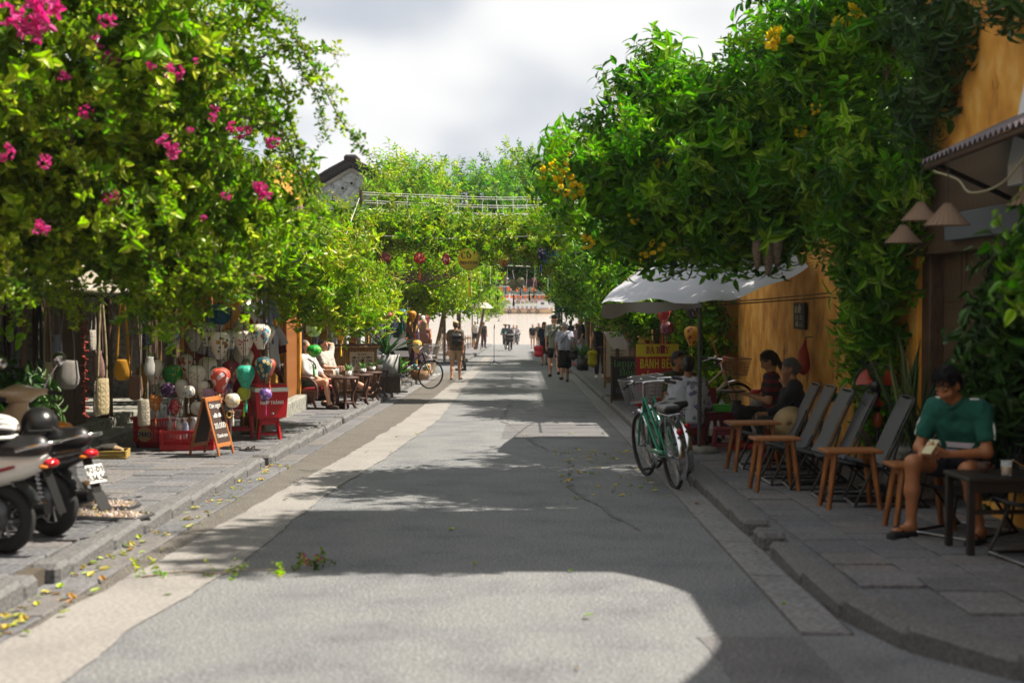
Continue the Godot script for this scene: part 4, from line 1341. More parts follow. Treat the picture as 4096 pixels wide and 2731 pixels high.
func vines() -> void:
	# lime vine on the awning of the lantern shop
	var o := at_zero("canopy_vine", "bright lime vine spread over the lantern shop canopy", "vine")
	var bl := [[P(-3.7, 2.55, 18.0), V(1.5, 0.3, 1.4), 1500], [P(-2.75, 2.15, 19.5), V(0.7, 0.4, 1.3), 700], [P(-2.45, 1.95, 21.0), V(0.5, 0.3, 1.2), 380], [P(-4.6, 2.65, 17.0), V(0.9, 0.36, 1.3), 600], [P(-3.3, 2.55, 21.5), V(0.8, 0.45, 1.5), 700]]
	var r := crown_xf(bl, T.lime, 1.0, 701, 0.4, -0.3, 0.35)
	rng.seed = 702
	var st := st_new()
	for i in 40:
		var a := P(rr(-4.4, -2.3), rr(2.3, 2.7), rr(17, 22))
		shoot(r[0], r[1], st, [a, a + V(rr(0, .2), 0.2, rr(0, .2)), a + V(rr(.1, .4), rr(0.1, .4), rr(0, .3))], T.lime, 0.006, 0.05, 0.9, 0.7)
	for i in 22:
		var a := P(rr(-3.2, -2.1), 2.1, rr(18, 20))
		shoot(r[0], r[1], st, [a, a + V(rr(0, .15), -0.15, .1), a + V(rr(0, .2), -rr(.2, .4), .15)], T.lime, 0.006, 0.05, 0.9, 0.7)
	part(o, "stems", done(st), mats["bark"])
	multi(o, "foliage", T.sp_mid, mats["leaf"], r[0], r[1], true)
	part(o, "trunk", limb([P(-5.1, 0.1, 21.6), P(-5.0, 1.2, 21.6), P(-4.6, 2.3, 21)], 0.05, 0.03, 6), mats["bark"])
	# vine pergola across the street
	var p := at_zero("pergola_vine", "flowering vine trained on wires right across the street", "vine")
	crown(p, T.sp_mid, mats["leaf"], [[P(-3.9, 3.55, 30.5), V(1.5, 0.45, 1.2), 900], [P(-2.2, 3.68, 30.3), V(1.3, 0.38, 1.0), 700], [P(-0.6, 3.48, 30.2), V(1.1, 0.36, 0.9), 560], [P(0.45, 3.48, 30.2), V(0.75, 0.36, 0.9), 420], [P(-4.9, 3.75, 32), V(1.3, 0.5, 1.4), 600], [P(-5.3, 3.0, 28), V(0.9, 0.8, 1.4), 500], [P(-3.6, 2.88, 30.5), V(0.8, 0.6, 0.8), 420], [P(0.5, 3.08, 30.2), V(0.5, 0.25, 0.4), 120]], T.lime.slice(0, 2) + T.deep.slice(0, 1) + T.boug, 0.95, 711, 0.45, -0.3, 0.35, "foliage")
	part(p, "stem", limb([P(-4.6, 0.1, 31), P(-4.5, 1.8, 31), P(-4.2, 3.6, 30.6), P(-2.5, 3.55, 30.3)], 0.06, 0.025, 6), mats["bark"])
	for k in 5:
		part(p, "wire", tube([P(-5.2, 3.55 + k * 0.02, 29.6 + k * 0.3), P(-1.5, 3.4 + k * 0.03, 29.6 + k * 0.3), P(1.9, 3.5 + k * 0.03, 29.6 + k * 0.3)], 0.008, 4), mats["wire_white"])
	rng.seed = 713
	var dxf := []
	var dcc := []
	var dst := st_new()
	for i in 46:
		var a := P(rr(-4.6, 1.1), rr(3.2, 3.9), rr(29.3, 30.2))
		var up := 1.0 if i % 3 == 0 else -1.0
		shoot(dxf, dcc, dst, [a, a + V(rr(-.2, .2), 0.2 * up, 0.15), a + V(rr(-.3, .3), up * rr(.3, .75), 0.2)], T.lime, 0.008, 0.06, 0.9, 0.7)
	part(p, "draped_shoots", done(dst), mats["bark"])
	multi(p, "draped_leaves", T.sp_mid, mats["leaf"], dxf, dcc, true)
	var roots := st_new()
	for k in 26:
		var a := P(-3.9 + rr(0, 1.6), 2.55 + rr(-.1, .1), 30 + rr(-.5, .5))
		add_tube(roots, smooth_path([a, a + V(0.3, rr(-.1, .15), 0), a + V(0.7, rr(-.1, .2), rr(-.2, .2)), a + V(1.0, rr(0, .3), 0)], 3), 0.01, 4, false)
	part(p, "bare_runners", done(roots), mats["bark"])
	# leafy screen left of the roadway beyond the cafe
	for s in [["street_tree", "sunlit lime tree leaning over the clothes shop", [[P(-2.35, 2.8, 35.5), V(0.95, 0.85, 1.6), 1500], [P(-2.15, 2.5, 37.0), V(0.65, 0.42, 1.2), 700], [P(-2.9, 3.2, 36.0), V(0.9, 0.6, 1.4), 700], [P(-2.1, 3.0, 38), V(0.85, 0.7, 1.5), 800], [P(-3.3, 2.7, 33), V(0.5, 0.4, 1.4), 400]], P(-3.3, WALK, 37.5), P(-2.5, 2.9, 36), T.lime],
		["street_tree", "slender tree with drooping leaves by the side alley", [[P(-1.95, 3.4, 48.0), V(0.8, 1.1, 1.5), 600], [P(-2.5, 3.0, 46.0), V(0.7, 0.6, 1.4), 420], [P(-3.2, 4.0, 48), V(1.2, 1.0, 1.4), 520]], P(-2.95, WALK, 45.8), P(-2.4, 3.4, 47.5), T.lime],
		["street_tree", "pale-trunked tree standing on the left pavement past the alley", [[P(-2.7, 4.5, 62.0), V(1.3, 1.3, 2.0), 520], [P(-2.3, 3.6, 64), V(0.8, 0.6, 1.4), 300]], P(-2.95, WALK, 62), P(-2.7, 4.2, 62), T.lime],
		["street_tree", "leaning riverside tree on the left bank", [[P(-2.2, 4.8, 84.0), V(1.0, 1.0, 1.8), 420], [P(-2.2, 3.3, 98), V(0.8, 0.9, 1.6), 420], [P(-2.9, 3.6, 90), V(0.9, 1.1, 2), 380]], P(-2.9, WALK, 88), P(-2.0, 4.6, 86), T.lime + T.boug],
		["street_tree", "lime-leaved tree over the right kerb beyond the umbrella", [[P(1.7, 2.6, 26.0), V(0.55, 0.75, 1.5), 1000], [P(1.5, 2.65, 29.5), V(0.6, 0.65, 1.6), 1000], [P(1.95, 1.95, 24.6), V(0.6, 0.45, 1.0), 500], [P(2.1, 3.0, 28), V(0.8, 0.7, 2.0), 500]], P(2.25, WALK, 27.5), P(1.9, 2.5, 27.5), T.lime.slice(1, 2) + T.deep],
		["street_tree", "dense bright tree hanging low over the right-hand shoppers", [[P(1.55, 2.95, 35.0), V(0.75, 0.72, 2.0), 1100], [P(1.5, 3.25, 41.0), V(0.8, 0.95, 2.5), 1000], [P(1.9, 3.1, 46), V(0.7, 0.8, 2.5), 500], [P(2.1, 3.2, 37), V(1.0, 0.9, 3.0), 600]], P(2.3, WALK, 37), P(1.9, 2.9, 37), T.lime.slice(0, 2) + T.deep],
		["street_tree", "darker tree on the right near the river posts", [[P(2.0, 3.4, 52.0), V(0.9, 1.1, 2.5), 750], [P(2.5, 3.2, 64.0), V(0.9, 1.1, 3.0), 420], [P(2.6, 4.6, 57), V(1.5, 1.2, 4.0), 520]], P(2.6, WALK, 56), P(2.3, 3.3, 56), T.deep + T.dark]]:
		var t := at_zero(s[0], s[1], "tree")
		crown(t, T.sp_mid if s[3].z > -45 else T.sp_far, mats["leaf"], s[2], s[5], 1.0, hash(s[1]) % 999, 0.4, -0.28, 0.4)
		var base: Vector3 = s[3]
		var top: Vector3 = s[4]
		part(t, "trunk", limb([base - V(0, 0.1, 0), base.lerp(top, 0.4) + V(0.08, 0, 0), top], 0.11, 0.06), mats["bark"])
		for b in s[2]:
			part(t, "limb", limb([base.lerp(top, 0.75), top.lerp(b[0], 0.5), b[0]], 0.045, 0.015, 6), mats["bark"])
func trees() -> void:
	# tall trees behind the light strings and by the river
	for s in [["tall_tree", "rounded bright green tree beside the grey gable", [[P(-4.6, 6.9, 57.0), V(1.9, 1.5, 1.8), 800], [P(-4.0, 5.3, 57.0), V(1.9, 1.2, 1.8), 500]], P(-4.2, 0, 57.4), T.lime],
		["tall_tree", "tall open-crowned tree behind the light strings", [[P(-2.9, 8.2, 70.0), V(2.3, 1.4, 2.0), 520], [P(-2.5, 6.2, 70.0), V(2.4, 1.6, 2.0), 620], [P(-1.2, 7.9, 70.0), V(1.4, 1.2, 1.8), 320]], P(-3.1, 0, 70), T.deep],
		["tall_tree", "broad feathery tree reaching over the street end", [[P(0.0, 9.3, 74.0), V(2.0, 1.4, 2.0), 560], [P(-0.3, 7.0, 74.0), V(2.2, 1.4, 2.0), 560], [P(1.6, 8.2, 74.0), V(1.6, 1.8, 2.0), 480], [P(1.3, 5.3, 74), V(1.8, 1.1, 2), 420]], P(2.9, 0, 74), T.deep + T.boug],
		["purple_vine", "dark leafy vine arch with purple flowers above the far lanterns", [[P(-1.3, 4.6, 62.0), V(1.2, 0.8, 1.0), 420], [P(0.0, 4.4, 62.0), V(1.4, 0.8, 1.0), 520], [P(1.2, 4.3, 62.0), V(1.2, 0.9, 1.0), 420], [P(0.9, 5.1, 58), V(1.4, 0.8, 1.2), 420], [P(1.5, 3.6, 61.5), V(0.5, 0.7, 0.8), 200]], P(2.55, 0, 61), T.dark + T.deep]]:
		var t := at_zero(s[0], s[1], "tree" if s[0] == "tall_tree" else "vine")
		crown(t, T.sp_far, mats["leaf_far"], s[2], s[4], 1.0, hash(s[1]) % 999, 0.45, -0.25, 0.3)
		var top: Vector3 = s[2][0][0]
		part(t, "trunk", limb([s[3], V(s[3].x, top.y * 0.4, s[3].z), top - V(0, 0.6, 0)], 0.14, 0.05), mats["bark"])
		for b in s[2].slice(1):
			part(t, "limb", limb([V(s[3].x, top.y * 0.4, s[3].z), b[0]], 0.06, 0.02, 6), mats["bark"])
		if s[0] == "purple_vine":
			rng.seed = 808
			var fb := flower_ball(8, 0.14, 0.09, 9)
			for i in 16:
				part(t, "flower_cluster", fb, mt("purple_bract", hx("b056b8"), 0.7, 0.0, {"vertex_color_use_as_albedo": true}), P(rr(0.2, 2.2), rr(4.0, 5.6), rr(56.6, 57.4)), V(rr(0, 360), rr(0, 360), 0))
	# trees across the river
	rng.seed = 909
	var wy := P(0, 0, 118.0).y
	var sp := sprig(9, 1.6, 0.9, 0.55, 44, 0.3)
	for i in 16:
		var x := -62.0 + i * 7.6 + rr(-2, 2)
		var z := -510.0 - rr(0, 8)
		var hh := rr(7, 13)
		var t := thing("shore_tree", "hazy green tree on the far river bank", "tree", V(x, wy + 1.2, z), 0, "trees on the far river bank")
		crown(t, sp, mats["leaf_far"], [[V(0, hh * 0.6, 0), V(3.6, hh * 0.4, 3), 120], [V(rr(-2, 2), hh * 0.4, 0), V(3.5, hh * 0.3, 3), 80]], [Color(0.13, 0.2, 0.07), Color(0.18, 0.26, 0.08), Color(0.1, 0.17, 0.06)], 1.0, 910 + i)
		part(t, "trunk", limb([Vector3.ZERO, V(0.2, hh * 0.3, 0), V(0, hh * 0.6, 0)], 0.3, 0.12, 6), mats["bark"])
# ---------------------------------------------------------------- silk lanterns
# label, x, h (middle), d, width, shape, silk, print, print colour, tassel, group
const LANTERN_GROUPS := ["lanterns hanging at the lantern stall", "lanterns along the cafe front", "lanterns hung from the vine pergola", "lanterns under the far vine arch", "lanterns at the shaded right-hand shop"]
var LANTERNS := [
	["white lantern with dense red cherry blossom beside the green lantern", -4.47, 1.03, 17.2, 0.20, "balloon", "ddd6c8", "blossom", "b02a2a", "d8d0c0", 0],
	["mustard lantern with thin brown branches next to the leopard bag", -4.80, 0.96, 18.0, 0.16, "balloon", "b98a2c", "branch", "4a3010", "c09a40", 0],
	["leaf green lantern with yellow blossom", -4.24, 0.96, 17.2, 0.20, "balloon", "15822c", "blossom", "d8c040", "1f7030", 0],
	["small dark purple lantern with pale blossom under the green lantern", -4.10, 0.85, 16.4, 0.14, "globe", "3a1548", "blossom", "d0a8c8", "502060", 0],
	["small amber lantern with cream blossom over the red basket", -4.25, 0.70, 16.4, 0.12, "balloon", "b4681c", "blossom", "e8d8b0", "a05a1a", 0],
	["little teal lantern beside the amber lantern", -4.56, 0.65, 17.2, 0.10, "globe", "14505a", "blossom", "c8a040", "206068", 0],
	["small red patterned diamond lantern over the crate", -4.02, 0.65, 16.4, 0.12, "diamond", "a01828", "blossom", "e0c0b0", "902030", 0],
	["plain off-white lantern with a white tassel", -4.14, 0.83, 17.2, 0.15, "balloon", "cfcac0", "plain", "", "e0dccf", 0],
	["small white lantern with pale blue blossom", -3.86, 0.83, 16.4, 0.12, "globe", "ddd6c8", "blossom", "3a7aa8", "e0dccf", 0],
	["white lantern with grey bare branches left of the palm lantern", -3.96, 0.96, 17.2, 0.20, "balloon", "ddd6c8", "branch", "3a342c", "e0dccf", 0],
	["small white lantern with a black tree drawn on it", -3.76, 0.64, 16.4, 0.13, "globe", "cfcabf", "branch", "1f1c18", "e0dccf", 0],
	["white lantern with yellow apricot blossom behind the pink lantern", -3.88, 0.81, 17.2, 0.15, "balloon", "ddd6c8", "blossom", "d0a020", "e0dccf", 0],
	["mauve pink lantern with a magenta tassel above the sign board", -3.63, 0.78, 16.4, 0.12, "balloon", "b890a8", "branch", "7a4a68", "c01850", 0],
	["white lantern painted with black bamboo leaves", -4.01, 1.48, 18.0, 0.20, "balloon", "ddd6c8", "bamboo", "2a2a24", "3a3630", 0],
	["tall white lantern painted with a yellow riverside view", -3.67, 1.35, 17.2, 0.22, "balloon", "ddd6c8", "scene", "b07a20", "3a3630", 0],
	["white lantern painted with a peacock and red peonies", -3.70, 1.42, 18.0, 0.16, "balloon", "ddd6c8", "scene2", "2a6a9a", "3a3630", 0],
	["white lantern with sparse red sprigs above the aqua lantern", -3.37, 1.38, 17.2, 0.20, "balloon", "ddd6c8", "blossom", "a02a3a", "3a3630", 0],
	["white lantern painted with blue birds beside the red dress", -3.17, 1.46, 17.2, 0.20, "balloon", "ddd6c8", "scene2", "2a88b0", "3a3630", 0],
	["white lantern with rusty red berries behind the blue bird lantern", -3.22, 1.48, 18.0, 0.14, "balloon", "ddd6c8", "blossom", "a84a2a", "e0dccf", 0],
	["white lantern painted with blue green palms", -3.99, 1.05, 18.0, 0.19, "balloon", "ddd6c8", "palm", "2a6a5a", "3a3630", 0],
	["salmon lantern with large white flowers above the sign board", -3.49, 0.96, 16.4, 0.19, "balloon", "cf5a48", "flower", "e8e0e8", "b04838", 0],
	["dark maroon lantern with gold blossom", -3.53, 1.03, 17.2, 0.18, "balloon", "6a1020", "blossom", "c89a30", "501018", 0],
	["aqua lantern with a long aqua tassel beside the white shirt", -3.20, 1.00, 16.4, 0.18, "balloon", "2fae92", "branch", "1f5a4a", "35c0a0", 0],
	["white lantern with faint green palms behind the aqua lantern", -3.71, 1.12, 18.9, 0.22, "balloon", "ddd6c8", "palm", "6a8a5a", "e0dccf", 0],
	["dark teal lantern with beige fan flowers", -2.99, 1.10, 16.4, 0.17, "balloon", "1d4a52", "flower", "c8b078", "203a40", 0],
	["plain salmon lantern with a salmon tassel against the red dress", -3.06, 1.09, 17.2, 0.13, "balloon", "cf5a44", "plain", "", "d86a50", 0],
	["purple globe lantern with pink and blue flowers just above the red cooler", -2.97, 0.80, 16.4, 0.12, "globe", "6a4a98", "flower", "d8a8c8", "b01868", 0],
	["lime yellow globe lantern with dark branches under the aqua lantern", -3.22, 0.81, 16.4, 0.13, "globe", "9aa020", "branch", "4a4a18", "a8c020", 0],
	["white globe lantern with yellow blossom held on a small frame by the sign board", -3.31, 0.74, 16.2, 0.14, "globe", "ddd6c8", "blossom", "d0a828", "e0dccf", 0],
	["red globe lantern with gold flowers half hidden by leaves", -4.30, 1.18, 18.9, 0.15, "globe", "8c1420", "blossom", "d0a840", "701018", 0],
	["white lantern with orange flowers behind the hanging leaves", -4.28, 1.11, 18.0, 0.16, "balloon", "ddd6c8", "flower", "b8501c", "e0dccf", 0],
	["wide teal lantern with cream blossom high under the vine", -4.04, 1.74, 18.9, 0.30, "saturn", "1a6a8a", "blossom", "d8d0a0", "2080a0", 0],
	["blue lantern with white flowers above the chequered bag", -4.75, 1.42, 18.0, 0.13, "globe", "1a4a9a", "blossom", "e0e0e8", "2050a0", 0],
	["white lantern painted with a blue crane among the leaves", -4.41, 1.44, 18.0, 0.16, "balloon", "ddd6c8", "scene2", "2a7aa8", "e0dccf", 0],
	["grey white lantern with fine twigs left of the bamboo lantern", -4.16, 1.42, 18.0, 0.20, "balloon", "c4bfb4", "branch", "5a5650", "e0dccf", 0],
	["white lantern with a dark green palm crown behind the landscape lantern", -3.99, 1.15, 18.9, 0.16, "balloon", "ddd6c8", "palm", "4a7a3a", "e0dccf", 0],
	["pale violet lantern at the back of the stall", -4.13, 1.18, 19.8, 0.15, "balloon", "a87a9a", "branch", "6a3a5a", "a06a8a", 0],
	["white lantern with small green bamboo behind the purple one", -4.59, 0.81, 18.0, 0.14, "balloon", "ddd6c8", "bamboo", "4a6a3a", "e0dccf", 0],
	["white lantern with a green sprig right under the wide teal lantern", -4.05, 1.57, 18.9, 0.13, "balloon", "ddd6c8", "blossom", "3a5a3a", "d07a20", 0],
	["creamy white lantern at the back above the red sprig lantern", -3.73, 1.52, 18.9, 0.19, "balloon", "ddd6c8", "flower", "c89a7a", "e0dccf", 0],
	["rose pink patterned lantern behind the salmon lantern", -3.66, 0.81, 17.2, 0.14, "globe", "8a3a5a", "flower", "e0b0c0", "803050", 0],
	["slim violet lantern beside the maroon lantern", -3.74, 0.80, 18.0, 0.07, "balloon", "5a4a88", "blossom", "c0b0d8", "504080", 0],
	["lime lantern hanging by the yellow post at the cafe", -3.45, 1.53, 23.5, 0.21, "globe", "7fae1c", "plain", "", "5a8a10", 1],
	["vivid green lantern hanging in front of the seated couple", -3.43, 1.18, 23.4, 0.21, "saturn", "0f9a28", "blossom", "c8d040", "18a030", 1],
	["yellow teardrop lantern over the seated tourists", -3.38, 1.47, 26.5, 0.20, "balloon", "cfa01c", "branch", "8a6010", "e0c030", 1],
	["crimson lantern at the far end of the cafe", -2.95, 1.79, 31.5, 0.22, "globe", "9a1626", "blossom", "d8b0a0", "901020", 1],
	["blue lantern above the green mannequin", -2.78, 1.87, 33.0, 0.23, "globe", "1f6a90", "blossom", "a0c8d8", "206080", 1],
	["amber lantern with red blossom above the striped skirt", -2.59, 1.81, 33.5, 0.21, "balloon", "c8921c", "blossom", "8a1a1a", "b07a18", 1],
	["dim blue lantern inside the cafe", -3.26, 1.56, 30.0, 0.19, "globe", "1c4a60", "blossom", "6a90a0", "204050", 1],
	["dark red globe lantern at the left end of the pergola", -2.84, 2.99, 29.5, 0.25, "globe", "6a1420", "blossom", "b89078", "8a1a22", 2],
	["bright red globe lantern with an orange tassel under the pergola", -2.12, 2.99, 29.5, 0.26, "globe", "b8261c", "blossom", "e8b8a8", "d8601c", 2],
	["wine red diamond lantern covered with flower nets", -1.58, 2.96, 29.5, 0.20, "diamond", "a01828", "flower", "d8c0b8", "901020", 2],
	["large yellow globe lantern with painted smoothies lettering", -1.10, 2.98, 29.6, 0.48, "globe", "cdbb10", "plain", "", "d8c820", 2],
	["multicoloured flower-print globe lantern in the middle of the street", -0.38, 2.95, 29.6, 0.26, "globe", "b88a4a", "flower", "a83a2a", "d8b020", 2],
	["navy porcelain-print lantern beside the large blue lantern", 0.39, 3.08, 29.6, 0.20, "balloon", "1c2a6a", "flower", "c8b0b8", "1a3a9a", 2],
	["large sky blue globe lantern with painted food lettering", 0.59, 3.06, 29.9, 0.38, "globe", "1283ac", "plain", "", "1878c0", 2],
	["royal blue lantern tucked behind the large blue one", 0.65, 2.93, 30.2, 0.21, "globe", "1a4a9a", "flower", "c0c8d8", "1a4a9a", 2],
	["brown red cone lantern under the far arch", -1.33, 3.25, 58.0, 0.30, "cone", "6a2a20", "plain", "", "3a1420", 3],
	["plum saucer lantern left of the olive one", -0.99, 3.36, 58.4, 0.49, "saucer", "4a1438", "plain", "", "3a1420", 3],
	["olive gourd lantern under the far arch", -0.68, 3.40, 59.0, 0.27, "balloonup", "6a6414", "plain", "", "3a1420", 3],
	["wide olive diamond lantern in the middle of the arch", -0.34, 3.26, 57.6, 0.54, "saucer2", "5e5a10", "plain", "", "3a1420", 3],
	["olive globe lantern behind the wide olive one", -0.06, 3.43, 59.4, 0.35, "globe", "5e5a18", "plain", "", "3a1420", 3],
	["plum saucer lantern right of the olive globe", 0.31, 3.33, 58.2, 0.49, "saucer", "4a1430", "plain", "", "3a1420", 3],
	["dark red drum lantern at the right end of the arch", 0.50, 3.39, 59.6, 0.25, "drum", "6a1a20", "plain", "", "3a1420", 3],
	["dark red drum lantern at the left end of the arch", -1.59, 3.38, 59.2, 0.21, "drum", "5a161e", "plain", "", "3a1420", 3],
	["red cone lantern with pale blossom in the shaded shop", 2.29, 1.75, 23.0, 0.20, "cone", "9a1c1c", "blossom", "d0a890", "801818", 4],
	["maroon globe lantern with pale pink petals in the shaded shop", 2.34, 1.55, 23.0, 0.18, "globe", "5a1226", "blossom", "c890a0", "b02a18", 4],
	["black diamond lantern with silver print beside the umbrella pole", 2.69, 1.85, 22.4, 0.21, "diamond", "2a2a30", "blossom", "9aa0a0", "303030", 4],
	["golden lantern with brown blossom beside the umbrella pole", 2.65, 1.43, 22.2, 0.20, "balloon", "b88a2a", "flower", "7a2a18", "c0a020", 4],
	["small red lantern near the menu stand", 1.96, 1.42, 26.0, 0.14, "balloon", "9a2216", "blossom", "d8b890", "802010", 4],
	["pale gold round lantern with red flowers", 2.12, 1.29, 24.5, 0.21, "globe", "b89a3a", "flower", "8a1c1c", "a08a30", 4],
	["dark olive round lantern behind the chalkboard", 2.04, 1.29, 25.5, 0.16, "globe", "2a3428", "flower", "8a8a70", "303a2a", 4],
	["royal blue and white lantern above the yellow sign", 2.20, 1.15, 21.6, 0.21, "saturn", "1c3c92", "scene2", "c8d0e8", "203a80", 4],
	["small pinkish white lantern above the chalkboard", 1.92, 1.20, 25.5, 0.12, "balloon", "a89a98", "branch", "8a3a3a", "403030", 4],
	["dim red lantern under the leaves of the shaded shop", 2.16, 1.77, 25.0, 0.18, "globe", "7a1820", "blossom", "c0a090", "701818", 4],
	["small scarlet lantern hanging in the wall ivy", 3.26, 1.05, 22.8, 0.11, "globe", "9a1420", "blossom", "c07060", "901018", 4],
]
const LANTERN_SHAPES := {
	"balloon": [[0.16, 0.62], [0.30, 0.58], [0.44, 0.46], [0.5, 0.28], [0.47, 0.08], [0.38, -0.14], [0.28, -0.34], [0.19, -0.52], [0.17, -0.6]],
	"balloonup": [[0.14, 0.75], [0.2, 0.6], [0.3, 0.3], [0.44, 0.0], [0.5, -0.25], [0.46, -0.45], [0.3, -0.58], [0.2, -0.62]],
	"globe": [[0.16, 0.46], [0.32, 0.4], [0.45, 0.24], [0.5, 0.02], [0.46, -0.2], [0.34, -0.38], [0.16, -0.46]],
	"saturn": [[0.14, 0.38], [0.3, 0.33], [0.45, 0.18], [0.5, 0.0], [0.44, -0.16], [0.28, -0.3], [0.14, -0.38]],
	"diamond": [[0.16, 0.62], [0.26, 0.5], [0.42, 0.16], [0.5, 0.0], [0.42, -0.16], [0.24, -0.46], [0.16, -0.54]],
	"cone": [[0.2, 0.66], [0.42, 0.56], [0.5, 0.4], [0.4, 0.1], [0.22, -0.35], [0.08, -0.66]],
	"saucer": [[0.14, 0.32], [0.22, 0.24], [0.5, 0.0], [0.24, -0.22], [0.14, -0.3]],
	"saucer2": [[0.12, 0.42], [0.2, 0.3], [0.5, 0.02], [0.2, -0.3], [0.1, -0.42]],
	"drum": [[0.3, 0.8], [0.44, 0.66], [0.5, 0.2], [0.5, -0.2], [0.44, -0.66], [0.3, -0.8]],
}
# every silk print is one cell of a shared sheet, eight cells across and sixteen down
func draw_print(sheet: Image, cell: int, base: Color, kind: String, ink: Color, sd: int) -> void:
	var r := RandomNumberGenerator.new()
	r.seed = sd
	var w := 128
	var h := 64
	var img := Image.create(w, h, false, Image.FORMAT_RGB8)
	img.fill(base)
	var dot := func(x: float, y: float, rad: float, c: Color) -> void:
		for yy in range(int(y - rad), int(y + rad) + 1):
			for xx in range(int(x - rad), int(x + rad) + 1):
				if yy >= 0 and yy < h and Vector2(xx - x, yy - y).length() <= rad:
					img.set_pixel(posmod(xx, w), yy, c)
	for rep in 4:
		var ox := rep * 32 + r.randf_range(2, 8)
		if kind in ["blossom", "branch", "bamboo", "flower"]:
			var p := Vector2(ox, 58)
			var a := -1.1
			for i in 34:
				p += Vector2(cos(a), sin(a)) * 1.5
				a += r.randf_range(-0.35, 0.33)
				if kind != "flower":
					dot.call(p.x, p.y, 0.6, ink.darkened(0.45) if kind == "blossom" else ink)
				if i % 5 == 4:
					var q := p
					var b := a + (1.0 if r.randf() < 0.5 else -1.0)
					for k in 9:
						q += Vector2(cos(b), sin(b)) * 1.4
						if kind == "branch":
							dot.call(q.x, q.y, 0.5, ink)
						if kind == "bamboo":
							dot.call(q.x, q.y, 1.3 - k * 0.1, ink)
						if kind == "blossom" and k % 3 == 2:
							dot.call(q.x + r.randf_range(-2, 2), q.y + r.randf_range(-2, 2), r.randf_range(1.0, 2.2), ink)
			if kind == "flower":
				for k in 6:
					var c := Vector2(ox + r.randf_range(0, 24), r.randf_range(12, 52))
					for m in 5:
						dot.call(c.x + cos(TAU * m / 5) * 2.6, c.y + sin(TAU * m / 5) * 2.6, 2.2, ink)
					dot.call(c.x, c.y, 1.3, ink.darkened(0.5))
		elif kind == "palm":
			for k in 9:
				var a := -PI / 2 + (k - 4) * 0.35
				for m in 14:
					dot.call(ox + 12 + cos(a) * m, 34 + sin(a) * m + m * m * 0.05, 0.9, ink)
			for m in 20:
				dot.call(ox + 12, 34 + m, 0.7, ink.darkened(0.4))
		elif kind == "scene" or kind == "scene2":
			for k in 16:
				dot.call(ox + r.randf_range(2, 24), r.randf_range(20, 46), r.randf_range(1.5, 4.0), [ink, ink.darkened(0.35), ink.lightened(0.35), hx("3f6a3a"), hx("a83a2a") if kind == "scene2" else hx("3a5a6a")][r.randi() % 5])
	sheet.blit_rect(img, Rect2i(0, 0, w, h), Vector2i((cell % 8) * 128, (cell / 8) * 64))
func make_prints() -> void:
	var sheet := Image.create(1024, 1024, false, Image.FORMAT_RGB8)
	T.cells = {}
	for q in LANTERNS:
		var key := "silk_%s_%s_%s" % [q[6], q[7], q[8]]
		if q[7] != "plain" and not T.cells.has(key):
			T.cells[key] = T.cells.size()
			draw_print(sheet, T.cells[key], hx(q[6]), q[7], hx(q[8]), hash(key) % 1000)
	T.prints = ImageTexture.create_from_image(sheet)
